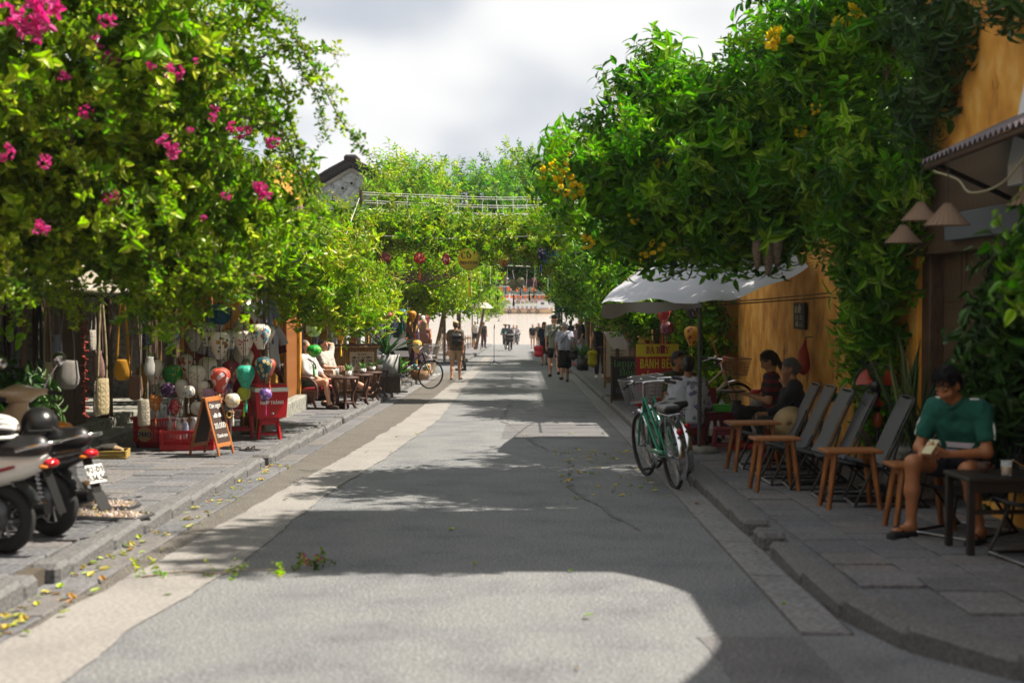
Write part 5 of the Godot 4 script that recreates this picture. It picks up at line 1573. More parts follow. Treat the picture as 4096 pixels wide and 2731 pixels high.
func lantern(q: Array, hook: float) -> Node3D:
	var w: float = q[4] * (1.25 if q[3] < 28.0 else 1.0)
	var o := thing("silk_lantern", q[0], "lantern", P(q[1], q[2], q[3]), rr(0, 360), LANTERN_GROUPS[q[10]] if q[10] is int else q[10])
	var silk := hx(q[6])
	var key := "silk_%s_%s_%s" % [q[6], q[7], q[8]]
	var m := mt(key, silk, 0.55, 0.0, {"backlight_enabled": true, "backlight": Color(0.7, 0.7, 0.7)})
	if q[7] != "plain" and m.albedo_texture == null:
		m.albedo_color = Color.WHITE
		var cell: int = T.cells[key]
		m.albedo_texture = T.prints
		m.uv1_scale = V(0.99 / 8.0, 0.97 / 16.0, 1)
		m.uv1_offset = V((cell % 8 + 0.005) / 8.0, (cell / 8 + 0.015) / 16.0, 0)
	var prof: Array = LANTERN_SHAPES[q[5]]
	var sk: String = "lantern_" + q[5]
	if not shapes.has(sk):
		var st := st_new()
		add_lathe(st, prof, 40, Vector3.ZERO, 10, 0.05, true, true)
		shapes[sk] = done(st)
	var top: float = prof[0][1] * w
	var low: float = prof[prof.size() - 1][1] * w
	part(o, "shade", shapes[sk], m, Vector3.ZERO, Vector3.ZERO, Vector3.ONE * w)
	if not shapes.has("lantern_ring"):
		shapes["lantern_ring"] = lathe([[0.0, 0.05], [0.17, 0.05], [0.19, 0.0], [0.17, -0.05], [0.0, -0.05]], 14)
		shapes["lantern_tassel"] = lathe([[0.0, 1.0], [0.12, 0.97], [0.14, 0.9], [0.08, 0.84], [0.15, 0.5], [0.2, 0.0], [0.0, 0.02]], 10)
		shapes["unit_cord"] = tube([Vector3.ZERO, Vector3.UP], 0.004, 5)
		shapes["bead"] = lathe([[0.0, 1.0], [0.7, 0.7], [1.0, 0.0], [0.7, -0.7], [0.0, -1.0]], 8)
	part(o, "cap", shapes["lantern_ring"], mats["dark_wood"], V(0, top, 0), Vector3.ZERO, V(w * 0.95, w * 0.6, w * 0.95))
	part(o, "foot", shapes["lantern_ring"], mats["dark_wood"], V(0, low, 0), Vector3.ZERO, V(w * 0.85, w * 0.6, w * 0.85))
	var ts := mt("tassel_" + q[9], hx(q[9]), 0.8)
	part(o, "tassel_cord", shapes["unit_cord"], ts, V(0, low - w * 0.5, 0), Vector3.ZERO, V(1, w * 0.5, 1))
	part(o, "bead", shapes["bead"], mats["black_plastic"], V(0, low - w * 0.42, 0), Vector3.ZERO, Vector3.ONE * w * 0.06)
	part(o, "tassel", shapes["lantern_tassel"], ts, V(0, low - w * 1.2, 0), V(rr(-4, 4), 0, rr(-4, 4)), V(w * 0.42, w * 0.75, w * 0.42))
	var len_up: float = hook - q[2] - top
	if len_up > 0.01:
		part(o, "hanging_cord", shapes["unit_cord"], mats["wire_black"], V(0, top, 0), Vector3.ZERO, V(1, len_up, 1))
	return o
func lanterns() -> void:
	rng.seed = 3001
	make_prints()
	for q in LANTERNS:
		var hook := 2.15
		hook = [2.15, 2.55, 3.42, 4.2, 2.7][q[10]]
		var o := lantern(q, hook)
		if q[0].contains("smoothies"):
			o.rotation.y = 0
			lantern_text(o, "Co'", q[4], 0.07, 0.13, hx("2a1608"), 1.5)
			lantern_text(o, "Smoothies", q[4], -0.08, 0.064, hx("2a1608"), 1.75)
		elif q[0].contains("food lettering"):
			o.rotation.y = 0
			lantern_text(o, "Cố", q[4], 0.06, 0.1, hx("10223a"), 0.8)
			lantern_text(o, "Food & B", q[4], -0.05, 0.065, hx("10223a"), 1.9)
	# frames that carry the far and shaded ones
	var b := at_zero("lantern_beam", "dark beam across the street end carrying the far lanterns", "beam")
	part(b, "beam", tube([P(-3.2, 4.2, 58.6), P(3.0, 4.2, 58.6)], 0.05, 8), mats["dark_wood"])
	for x in [-3.2, 2.9]:
		part(b, "post", tube([P(x, 0, 58.6), P(x, 4.25, 58.6)], 0.06, 8), mats["dark_wood"])
	var s := at_zero("lantern_display_rack", "dark metal frame of the shaded lantern shop", "rack")
	for h in [0.55, 1.05, 1.55, 2.05]:
		part(s, "shelf_bar", tube([P(2.2, h, 25.2), P(3.3, h, 25.2)], 0.014, 6), mats["iron"])
	for d in [21.5, 22.4, 23.0, 24.0, 25.2, 26.2]:
		part(s, "ceiling_bar", tube([P(1.7, 2.7, d), P(3.5, 2.7, d)], 0.014, 6), mats["iron"])
	for x in [2.2, 3.28]:
		part(s, "upright", tube([P(x, 0.1, 25.2), P(x, 2.7, 25.2)], 0.018, 6), mats["iron"])
	part(s, "side_bar", tube([P(2.2, 2.7, 21.4), P(2.2, 2.7, 26.3)], 0.014, 6), mats["iron"])
func lantern_text(o: Node3D, text: String, w: float, y: float, hgt: float, c: Color, width: float) -> void:
	# letters set one by one on the curved silk
	var n := text.length()
	var m := mt("ink_" + c.to_html(false), c, 0.7)
	for i in n:
		if text[i] == " ":
			continue
		var a := (i - (n - 1) / 2.0) * width / n
		var r := w * sqrt(maxf(0.05, 0.25 - pow(y / w / 0.96, 2) * 0.85)) + 0.012
		letters(o, "letter", text[i], hgt, m, V(sin(a) * r, y, cos(a) * r), V(0, rad_to_deg(a), 0), "Droid Serif", true)
# ---------------------------------------------------------------- things on the left pavement
func bag(label: String, x: float, top: float, d: float, w: float, h: float, c: String, strap: float, prof: Array, hook := 1.96, tex := "") -> Node3D:
	# top: height of the upper edge of the bag
	var o := thing("hanging_bag", label, "bag", P(x, top - h, d), rr(-25, 25) + 40, "bags hung at the shop front")
	var st := st_new()
	add_lathe(st, prof, 18, Vector3.ZERO, 6, 0.07, true, true)
	var m := cloth("bag_" + c + tex, hx(c))
	if tex != "" and not T.has("bagtex" + c + tex):
		T["bagtex" + c + tex] = check_tex(hx(c), tex)
		m = mt("bag_" + c + tex)
		m.albedo_color = Color.WHITE
		m.albedo_texture = T["bagtex" + c + tex]
		m.uv1_triplanar = false
		m.uv1_scale = V(3, 2, 1)
		m.heightmap_enabled = false
	part(o, "body", done(st), m, Vector3.ZERO, V(0, 0, rr(-4, 4)), V(w, h, w * 0.45))
	var sm := cloth("strap_" + c, hx(c).darkened(0.15))
	var up := hook - top
	for sg in [-1, 1]:
		part(o, "strap", tube(smooth_path([V(sg * w * 0.3, h * 0.93, 0.0), V(sg * w * 0.26, h + up * 0.35, 0.01), V(sg * 0.01, h + up, 0)], 4), strap, 6), sm)
	return o
func check_tex(c: Color, kind: String) -> ImageTexture:
	var img := Image.create(64, 64, false, Image.FORMAT_RGB8)
	var r := RandomNumberGenerator.new()
	r.seed = 12
	for y in 64:
		for x in 64:
			var v := c
			if kind == "check":
				v = c if (x / 4 + y / 4) % 2 else hx("d8d6d0")
			elif kind == "spot":
				v = c.darkened(0.6) if r.randf() < 0.3 else c
			elif kind == "knit":
				v = c.darkened(0.35) if (x + (y / 4) * 3) % 6 < 2 else c
			elif kind == "paisley":
				v = c.darkened(0.55) if (sin(x * 0.8) * sin(y * 0.8) > 0.45 or r.randf() < 0.12) else c
			img.set_pixel(x, y, v)
	return ImageTexture.create_from_image(img)
func bags() -> void:
	rng.seed = 41
	var hobo := [[0.0, 0.0], [0.3, 0.02], [0.47, 0.2], [0.5, 0.42], [0.44, 0.65], [0.4, 0.85], [0.36, 0.98], [0.3, 1.0], [0.26, 0.9]]
	var tote := [[0.0, 0.0], [0.38, 0.0], [0.47, 0.05], [0.5, 0.3], [0.48, 0.7], [0.44, 0.98], [0.42, 1.0], [0.38, 0.92]]
	var pouch := [[0.0, 0.0], [0.35, 0.03], [0.5, 0.25], [0.46, 0.6], [0.3, 0.88], [0.36, 1.0], [0.28, 0.96]]
	# label, x, top, d, w, h, colour, strap radius, profile, pattern
	for q in [
		["lilac crocheted bag hanging beside the dark cords", -5.23, 1.28, 14.6, 0.14, 0.36, "7a6a88", 0.02, pouch, "knit"],
		["dark teal knitted scarf bag on a twisted strap", -5.08, 1.25, 14.9, 0.09, 0.38, "33504e", 0.018, pouch, "knit"],
		["cream net bag with a round handle", -4.89, 1.22, 14.6, 0.12, 0.2, "b9a98a", 0.009, hobo, "knit"],
		["white mesh shopper with a navy pouch inside", -4.9, 1.5, 14.9, 0.13, 0.3, "8d93a4", 0.008, pouch, "knit"],
		["grey paisley hobo bag on a dark strap", -4.69, 1.24, 14.6, 0.25, 0.3, "8e8a86", 0.007, hobo, "paisley"],
		["white printed tote hung over the pink pouch", -4.48, 1.55, 14.8, 0.1, 0.21, "b8b1a6", 0.006, tote, ""],
		["dusty pink drawstring pouch", -4.45, 1.33, 14.9, 0.13, 0.32, "8f6f68", 0.006, pouch, "spot"],
		["big cream canvas tote with short handles", -4.36, 1.05, 14.7, 0.17, 0.38, "b3a37e", 0.012, tote, ""],
		["greyish tote half behind the big cream one", -4.5, 0.98, 15.0, 0.13, 0.34, "8e887c", 0.01, tote, ""],
		["mustard yellow quilted shoulder bag", -4.2, 1.24, 14.9, 0.19, 0.22, "b98410", 0.018, hobo, "knit"],
		["black and white chequered drawstring bag", -3.92, 1.27, 14.9, 0.12, 0.2, "1c1c1e", 0.008, pouch, "check"],
		["brown leopard-spotted bucket bag", -4.07, 1.07, 14.9, 0.18, 0.26, "6a4a34", 0.01, hobo, "spot"],
		["off-white canvas backpack hanging low by the door", -3.98, 0.82, 14.9, 0.13, 0.28, "aaa190", 0.008, tote, ""]]:
		bag(q[0], q[1], q[2], q[3], q[4], q[5], q[6], q[7], q[8], 1.9, q[9])
	var rail := at_zero("bag_rail", "thin dark rail from which the bags hang", "rail")
	for d in [14.6, 14.9]:
		part(rail, "rod", tube([P(-5.4, 1.9, d), P(-3.75, 1.9, d)], 0.012, 6), mats["iron"])
	part(rail, "upright", tube([P(-5.38, 0.1, 14.75), P(-5.38, 1.95, 14.75)], 0.015, 6), mats["iron"])
	part(rail, "cross_tie", tube([P(-3.78, 1.9, 14.5), P(-3.78, 1.92, 15.6)], 0.012, 6), mats["iron"])
	var fc := thing("firecracker_string", "red paper firecracker string hanging in the bag shop", "garland", P(-4.6, 0.62, 14.9))
	part(fc, "cord", tube([V(0, 0, 0), V(0, 1.28, 0)], 0.004, 5), mats["rope"])
	for i in 34:
		var a := i * 1.9
		part(fc, "cracker", box_mesh(V(0.05, 0.018, 0.018), 0.004), mt("cracker_red", hx("93281a"), 0.6), V(cos(a) * 0.018, 0.02 + i * 0.03, sin(a) * 0.018), V(rr(-20, 20), rad_to_deg(-a), rr(-25, 10)))
	var pl := at_zero("ivy_pot", "dark leafy pot plant inside the bag shop", "plant")
	crown(pl, T.sp_ivy, mats["dull_leaf"], [[P(-5.0, 0.75, 14.0), V(0.3, 0.42, 0.3), 170]], T.dark, 1.0, 42, 0.3, -0.5, 0.6, "foliage")
	part(pl, "pot", lathe([[0.0, 0], [0.12, 0], [0.16, 0.25], [0.17, 0.27], [0.14, 0.26]], 16), mats["old_concrete"], P(-5.0, WALK, 14.0))
func wheel(parent: Node3D, at: Vector3, r: float, tyre_r: float, spokes: int, rim_m: Material, hub := 0.04, rim_w := 0.02, spoke_r := 0.009, turn := Vector3.ZERO) -> Node3D:
	# the axle runs along local x
	var w := Node3D.new()
	w.name = "wheel"
	parent.add_child(w, true)
	w.position = at
	w.rotation_degrees = turn
	var key := "tyre%.3f_%.3f" % [r, tyre_r]
	if not shapes.has(key):
		var t := TorusMesh.new()
		t.outer_radius = r
		t.inner_radius = r - tyre_r * 2.0
		t.rings = 40
		t.ring_segments = 10
		shapes[key] = t
		var t2 := TorusMesh.new()
		t2.outer_radius = r - tyre_r * 1.3
		t2.inner_radius = r - tyre_r * 1.3 - rim_w
		t2.rings = 40
		t2.ring_segments = 8
		shapes["rim" + key] = t2
		var st := st_new()
		for i in spokes:
			var a := TAU * i / spokes
			var b := a + (0.0 if spokes < 16 else (0.5 if i % 2 else -0.5))
			var sd := 0.0 if spokes < 16 else (0.02 if (i / 2) % 2 else -0.02)
			add_tube(st, [V(sd, sin(b) * hub, cos(b) * hub), V(0, sin(a) * (r - tyre_r * 1.6), cos(a) * (r - tyre_r * 1.6))], spoke_r, 5, false)
		shapes["sp" + key] = done(st)
	part(w, "tyre", shapes[key], mats["rubber"], Vector3.ZERO, V(0, 0, 90))
	part(w, "rim", shapes["rim" + key], rim_m, Vector3.ZERO, V(0, 0, 90))
	part(w, "spokes", shapes["sp" + key], rim_m)
	part(w, "hub", lathe([[0.0, -0.05], [hub, -0.045], [hub * 0.7, 0.0], [hub, 0.045], [0.0, 0.05]], 12), mats["steel"], Vector3.ZERO, V(0, 0, 90))
	return w
func scooter(called: String, label: String, at: Vector3, turn: float, paint: Color, key: String, seat_c: Color, plate := true, stripe := true) -> Node3D:
	# local: forward +z, rear axle at the origin, ground at y = 0
	var o := thing(called, label, "scooter", at, turn, "scooters parked on the left pavement")
	var pm := mt("paint_" + key, paint, 0.28, 0.0, {"clearcoat_enabled": true, "clearcoat": 0.8, "clearcoat_roughness": 0.1})
	o.scale = Vector3.ONE * 0.92
	var R := 0.245
	wheel(o, V(0, R, 0), R, 0.055, 10, mats["steel"], 0.05, 0.025, 0.011)
	wheel(o, V(0, R, 1.24), R, 0.045, 10, mats["steel"], 0.05, 0.02, 0.01)
	var ck := "scooter_cowl"
	if not shapes.has(ck):
		shapes[ck] = nets([ell(V(0, 0.56, 0.12), V(0.13, 0.11, 0.42), Basis(Vector3.RIGHT, 0.2)), cap(V(0, 0.66, -0.32), V(0, 0.56, 0.3), 0.06, 0.14), cap(V(0, 0.52, 0.3), V(0, 0.36, 0.55), 0.13, 0.12)], 0.022, 0.05)
		shapes["scooter_shield"] = nets([cap(V(0, 0.36, 0.98), V(0, 0.92, 0.86), 0.10, 0.08), ell(V(0, 0.62, 0.97), V(0.2, 0.3, 0.09), Basis(Vector3.RIGHT, -0.22)), ell(V(0, 0.33, 1.2), V(0.08, 0.06, 0.24))], 0.022, 0.05)
		shapes["scooter_head"] = nets([ell(V(0, 1.0, 0.86), V(0.15, 0.09, 0.13)), cap(V(-0.2, 1.02, 0.8), V(0.2, 1.02, 0.8), 0.035, 0.035)], 0.02, 0.04)
		shapes["scooter_seat"] = nets([cap(V(0, 0.77, -0.28), V(0, 0.74, 0.12), 0.075, 0.09), cap(V(0, 0.74, 0.12), V(0, 0.7, 0.42), 0.09, 0.07), ell(V(0, 0.75, -0.12), V(0.13, 0.05, 0.25))], 0.02, 0.04)
		shapes["scooter_engine"] = nets([ell(V(0.06, 0.3, 0.1), V(0.07, 0.12, 0.2)), cap(V(0.07, 0.26, 0.02), V(0.07, 0.3, 0.4), 0.075, 0.09), ell(V(0.1, 0.26, 0.02), V(0.05, 0.1, 0.12))], 0.02, 0.03)
	part(o, "rear_cowl", shapes[ck], pm)
	part(o, "leg_shield", shapes["scooter_shield"], pm)
	part(o, "handlebar_cowl", shapes["scooter_head"], pm)
	part(o, "seat", shapes["scooter_seat"], mt("seat_" + key, seat_c, 0.4))
	part(o, "engine_case", shapes["scooter_engine"], mt("engine_metal", hx("4c4c4e"), 0.4, 0.7))
	bx(o, "footboard", V(0, 0.3, 0.75), V(0.26, 0.05, 0.5), mats["black_plastic"], 0.015)
	for sg in [-1, 1]:
		part(o, "grip", tube([V(sg * 0.2, 1.02, 0.8), V(sg * 0.34, 1.0, 0.76)], 0.018, 8), mats["rubber"])
		var mr := part(o, "mirror", tube(smooth_path([V(sg * 0.2, 1.04, 0.82), V(sg * 0.26, 1.16, 0.82), V(sg * 0.32, 1.26, 0.8)], 4), 0.007, 6), mats["chrome"])
		part(mr, "mirror_glass", lathe([[0.0, 0.02], [0.055, 0.012], [0.06, -0.01], [0.0, -0.035]], 14), mats["chrome"], V(sg * 0.33, 1.3, 0.79), V(-90, sg * 10, 0))
		var sp := st_new()
		for k in 30:
			var a := k * TAU / 4.0
			var y := 0.02 + k * 0.0085
			if k > 0:
				add_tube(sp, [V(cos(a - TAU / 4) * 0.026, y - 0.0085, sin(a - TAU / 4) * 0.026), V(cos(a) * 0.026, y, sin(a) * 0.026)], 0.005, 4, false)
		var sh := part(o, "shock_absorber", done(sp), mats["chrome"], V(sg * 0.13, 0.27, -0.03), V(14, 0, 0))
		part(sh, "damper", tube([V(0, -0.03, 0), V(0, 0.33, 0)], 0.013, 8), mats["steel"])
		if stripe:
			part(o, "side_stripe", nets([cap(V(sg * 0.135, 0.5, 0.3), V(sg * 0.105, 0.63, -0.16), 0.022, 0.012)], 0.012, 0.01), mt("stripe_red", hx("8c1220"), 0.3), V(sg * 0.012, 0, 0))
		part(o, "turn_lamp", nets([ell(V(sg * 0.06, 0.63, -0.36), V(0.03, 0.014, 0.04))], 0.012, 0.01), mt("amber_lens", hx("c8762a"), 0.15))
	part(o, "tail_lamp", nets([ell(V(0, 0.65, -0.38), V(0.07, 0.035, 0.05))], 0.013, 0.01), mt("red_lens", hx("a3101c"), 0.12))
	part(o, "grab_rail", tube(smooth_path([V(-0.12, 0.74, -0.18), V(-0.11, 0.79, -0.38), V(0, 0.8, -0.43), V(0.11, 0.79, -0.38), V(0.12, 0.74, -0.18)], 5), 0.013, 8), mats["chrome"])
	part(o, "rear_fender", grid_mesh(func(u, v): var a := lerpf(0.4, 2.6, u); return V((v - 0.5) * 0.13, R + sin(a) * 0.29 + (0.02 if v > 0.2 and v < 0.8 else 0.0), -cos(a) * -0.29 * -1.0), 12, 4), mats["black_plastic"])
	bx(o, "plate_bracket", V(0, 0.46, -0.4), V(0.1, 0.34, 0.015), mats["black_plastic"], 0.004, V(22, 0, 0))
	if plate:
		var pb := bx(o, "number_plate", V(0, 0.5, -0.425), V(0.19, 0.14, 0.006), mats["white_plastic"], 0.002, V(22, 0, 0))
		letters(pb, "plate_text", "92-D1", 0.05, mats["rubber"], V(0, 0.032, -0.006), V(0, 180, 0))
		letters(pb, "plate_text", "534.56", 0.05, mats["rubber"], V(0, -0.032, -0.006), V(0, 180, 0))
		bx(o, "mud_flap", V(0, 0.3, -0.48), V(0.13, 0.16, 0.006), mats["black_plastic"], 0.002, V(30, 0, 0))
	part(o, "exhaust", tube(smooth_path([V(-0.12, 0.2, 0.45), V(-0.14, 0.22, 0.2), V(-0.15, 0.3, -0.25)], 4), [0.02, 0.02, 0.03, 0.045, 0.055, 0.055, 0.055, 0.055, 0.045], 10), mt("exhaust_metal", hx("2f2f31"), 0.4, 0.8))
	part(o, "heat_guard", tube([V(-0.2, 0.29, -0.02), V(-0.2, 0.33, -0.2)], 0.025, 8), mats["chrome"])
	part(o, "stand", tube([V(0.1, 0.22, 0.35), V(0.2, 0.01, 0.3)], 0.012, 6), mats["iron"])
	part(o, "headlamp", nets([ell(V(0, 1.0, 0.965), V(0.09, 0.05, 0.035))], 0.015, 0.01), mt("lamp_glass", hx("b8bcc0"), 0.08, 0.3))
	part(o, "fork", tube([V(0, 0.9, 0.88), V(0.07, R, 1.24)], 0.022, 8), mats["steel"])
	return o
func scooters() -> void:
	rng.seed = 61
	scooter("scooter", "white scooter with red side stripes and a black seat", P(-3.36, WALK, 9.15), -104, hx("d6d4ce"), "white", hx("161618"), false)
	scooter("scooter", "dark scooter with a white number plate and red tail light", P(-3.3, WALK, 9.9), -113, hx("26262a"), "dark", hx("151517"), true, false)
	scooter("scooter", "beige scooter with an orange-brown seat", P(-3.5, WALK, 10.55), -143, hx("c2a684"), "beige", hx("a8651c"), false, false)
	# helmets resting on the seats
	var h1 := thing("open_helmet", "round black helmet resting on the dark scooter's seat", "helmet", P(-3.36, 0.86, 9.85), 20)
	part(h1, "shell", nets([ell(V(0, 0.05, 0), V(0.125, 0.125, 0.14)), cap(V(-0.1, 0.0, 0.03), V(0.1, 0.0, 0.03), 0.03, 0.03)], 0.012, 0.02), mt("helmet_black", hx("1a1a1c"), 0.3))
	bx(h1, "peak", V(0, 0.02, 0.15), V(0.16, 0.012, 0.07), mats["black_plastic"], 0.004)
	bx(h1, "buckle", V(0.1, -0.02, 0.05), V(0.03, 0.04, 0.03), mats["chrome"], 0.006)
	var h2 := thing("cycle_helmet", "white vented cycling helmet lying on the white scooter's seat", "helmet", P(-3.42, 0.87, 9.12), 100)
	var st := st_new()
	part(h2, "liner", nets([ell(V(0, 0.05, 0), V(0.092, 0.08, 0.135))], 0.013, 0.02), mats["black_plastic"])
	for k in 7:
		var a := lerpf(-1.25, 1.25, k / 6.0)
		var pts := []
		for j in 9:
			var b := lerpf(-1.35, 1.35, j / 8.0)
			pts.append(V(sin(a) * 0.11 * cos(b * 0.75), 0.05 + cos(a) * 0.098 * cos(b * 0.85), sin(b) * 0.155))
		add_tube(st, pts, [0.014, 0.016, 0.015, 0.013, 0.012, 0.013, 0.015, 0.016, 0.014], 6)
	part(h2, "ribs", done(st), mt("helmet_white", hx("dcdcd8"), 0.3))
	var rim := []
	for j in 25:
		rim.append(V(sin(TAU * j / 24.0) * 0.108, 0.01, cos(TAU * j / 24.0) * 0.155))
	part(h2, "rim", tube(rim, 0.014, 6), mats["helmet_white"])
	part(h2, "rear_strap", nets([ell(V(0.03, 0.1, -0.1), V(0.03, 0.02, 0.03))], 0.012, 0.01), mats["red_plastic"])
	# trays of drying petals
	for q in [["metal_tray", "large metal tray of drying white petals by the kerb", P(-3.18, WALK, 10.85), 0.62, 0.3, -14], ["metal_tray", "second petal tray lying behind the large one", P(-3.38, WALK, 11.45), 0.52, 0.22, -10]]:
		var t := thing(q[0], q[1], "tray", q[2], q[5])
		bx(t, "base", V(0, 0.012, 0), V(q[3], 0.008, q[4]), mats["steel"], 0.002)
		for sg in [-1, 1]:
			bx(t, "rim", V(0, 0.022, sg * q[4] * 0.5), V(q[3], 0.026, 0.012), mats["steel"], 0.003)
			bx(t, "rim", V(sg * q[3] * 0.5, 0.022, 0), V(0.012, 0.026, q[4]), mats["steel"], 0.003)
		var xf := []
		var cc := []
		for i in 260:
			xf.append(aim(V(rr(-.46, .46) * q[3], 0.02 + rr(0, 0.025), rr(-.44, .44) * q[4]), rv(1) + V(0, 0.2, 0), rr(0.6, 1.2)))
			cc.append([Color(0.75, 0.72, 0.6), Color(0.8, 0.78, 0.72), Color(0.7, 0.6, 0.3)][i % 3])
		var sp := st_new()
		add_leaf(sp, Vector3.ZERO, Vector3.UP, Vector3.BACK, 0.035, 0.022, 0.4, 0.4)
		multi(t, "petals", done(sp), mats["petal"], xf, cc, true)
	# tray of scarves by the step
	var b := thing("woven_tray", "low straw tray holding folded cloths beside the shop step", "basket", P(-4.62, WALK, 15.8), 8)
	for sg in [-1, 1]:
		for k in 4:
			bx(b, "straw_band", V(0, 0.015 + k * 0.022, sg * 0.16), V(0.42, 0.02, 0.016), mt("straw", hx("8f7a3c"), 0.9), 0.004, V(0, rr(-1, 1), 0))
			bx(b, "straw_band", V(sg * 0.21, 0.015 + k * 0.022, 0), V(0.016, 0.02, 0.32), mats["straw"], 0.004)
	bx(b, "base", V(0, 0.008, 0), V(0.42, 0.016, 0.32), mats["straw"])
	for k in 4:
		part(b, "folded_cloth", nets([cap(V(-0.12, 0.06, 0), V(0.1, 0.09, 0.02), 0.035, 0.03), ell(V(0.0, 0.08, 0.03), V(0.1, 0.035, 0.06))], 0.016, 0.03), cloth("fold_%d" % k, [hx("c9b99c"), hx("16161a"), hx("a08868"), hx("2a2622")][k]), V(rr(-.05, .05), k * 0.015, rr(-.07, .07)), V(0, rr(0, 180), 0))
func plastic_stool(label: String, at: Vector3, turn: float, w: float, h: float, m: Material) -> Node3D:
	var o := thing("plastic_stool", label, "stool", at, turn, "plastic stools")
	var st := st_new()
	part(o, "seat", box_mesh(V(w, 0.035, w), 0.012), m, V(0, h - 0.018, 0))
	for sx in [-1, 1]:
		for sz in [-1, 1]:
			var t := w * 0.41
			var b := w * 0.52
			part(o, "leg", tube([V(sx * t, h - 0.03, sz * t), V(sx * b, 0, sz * b)], [w * 0.085, w * 0.07], 4), m)
	for k in 4:
		var g := Node3D.new()
		g.name = "side"
		o.add_child(g, true)
		g.rotation.y = k * PI / 2
		# arch under the seat and a tie low down
		part(g, "arch", tube(smooth_path([V(-w * 0.43, h * 0.6, w * 0.46), V(-w * 0.28, h * 0.86, w * 0.44), V(0, h * 0.92, w * 0.43), V(w * 0.28, h * 0.86, w * 0.44), V(w * 0.43, h * 0.6, w * 0.46)], 3), w * 0.05, 4), m)
		bx(g, "apron", V(0, h - 0.06, w * 0.425), V(w * 0.82, 0.05, 0.012), m, 0.004)
		bx(g, "tie", V(0, h * 0.25, w * 0.49), V(w * 0.9, h * 0.08, 0.012), m, 0.004)
	return o
func crate(label: String, at: Vector3, turn: float, w: float, h: float, l: float) -> Node3D:
	var o := thing("plastic_crate", label, "crate", at, turn)
	var m: Material = mats["red_plastic"]
	bx(o, "bottom", V(0, 0.012, 0), V(w, 0.02, l), m)
	for k in 4:
		var g := Node3D.new()
		g.name = "side"
		o.add_child(g, true)
		g.rotation.y = k * PI / 2
		var ww := w if k % 2 == 0 else l
		var dd := (l if k % 2 == 0 else w) * 0.5
		bx(g, "rim", V(0, h - 0.02, dd), V(ww + 0.03, 0.04, 0.022), m, 0.006)
		bx(g, "lower_band", V(0, 0.04, dd - 0.002), V(ww, 0.06, 0.014), m)
		bx(g, "middle_band", V(0, h * 0.52, dd - 0.003), V(ww - 0.005, 0.018, 0.01), m)
		var n := int(ww / 0.035)
		for i in n + 1:
			bx(g, "slat", V(-ww / 2 + ww * i / n, h * 0.5, dd - 0.001), V(0.014, h - 0.06, 0.012), m, 0.002)
	return o
func trinkets(base: Vector3, w: float, l: float, n: int, where: String, top: float) -> void:
	for i in n:
		var c: String = ["b03428", "c9b24a", "ccc6ba", "3a6ab0", "a86a3a", "8a8f94", "d8c8a0"][i % 7]
		var nm: String = ["red", "gold", "cream", "blue", "tan", "grey", "straw"][i % 7]
		var o := thing("wrapped_trinket", "%s trinket wrapped in clear film in the %s" % [nm, where], "trinket", base + V(lerpf(-w, w, (i + 0.5) / n), top - 0.17, rr(-l, l)), rr(0, 90), "wrapped trinkets in the " + where)
		part(o, "trinket", lathe([[0.0, 0], [0.032, 0], [0.035, 0.1], [0.028, 0.17], [0.0, 0.18]], 10), mt("trinket_" + c, hx(c), 0.5))
		part(o, "film", lathe([[0.04, 0.0], [0.045, 0.14], [0.03, 0.19], [0.012, 0.21], [0.035, 0.25], [0.03, 0.24]], 7, false), mats["clear_film"])
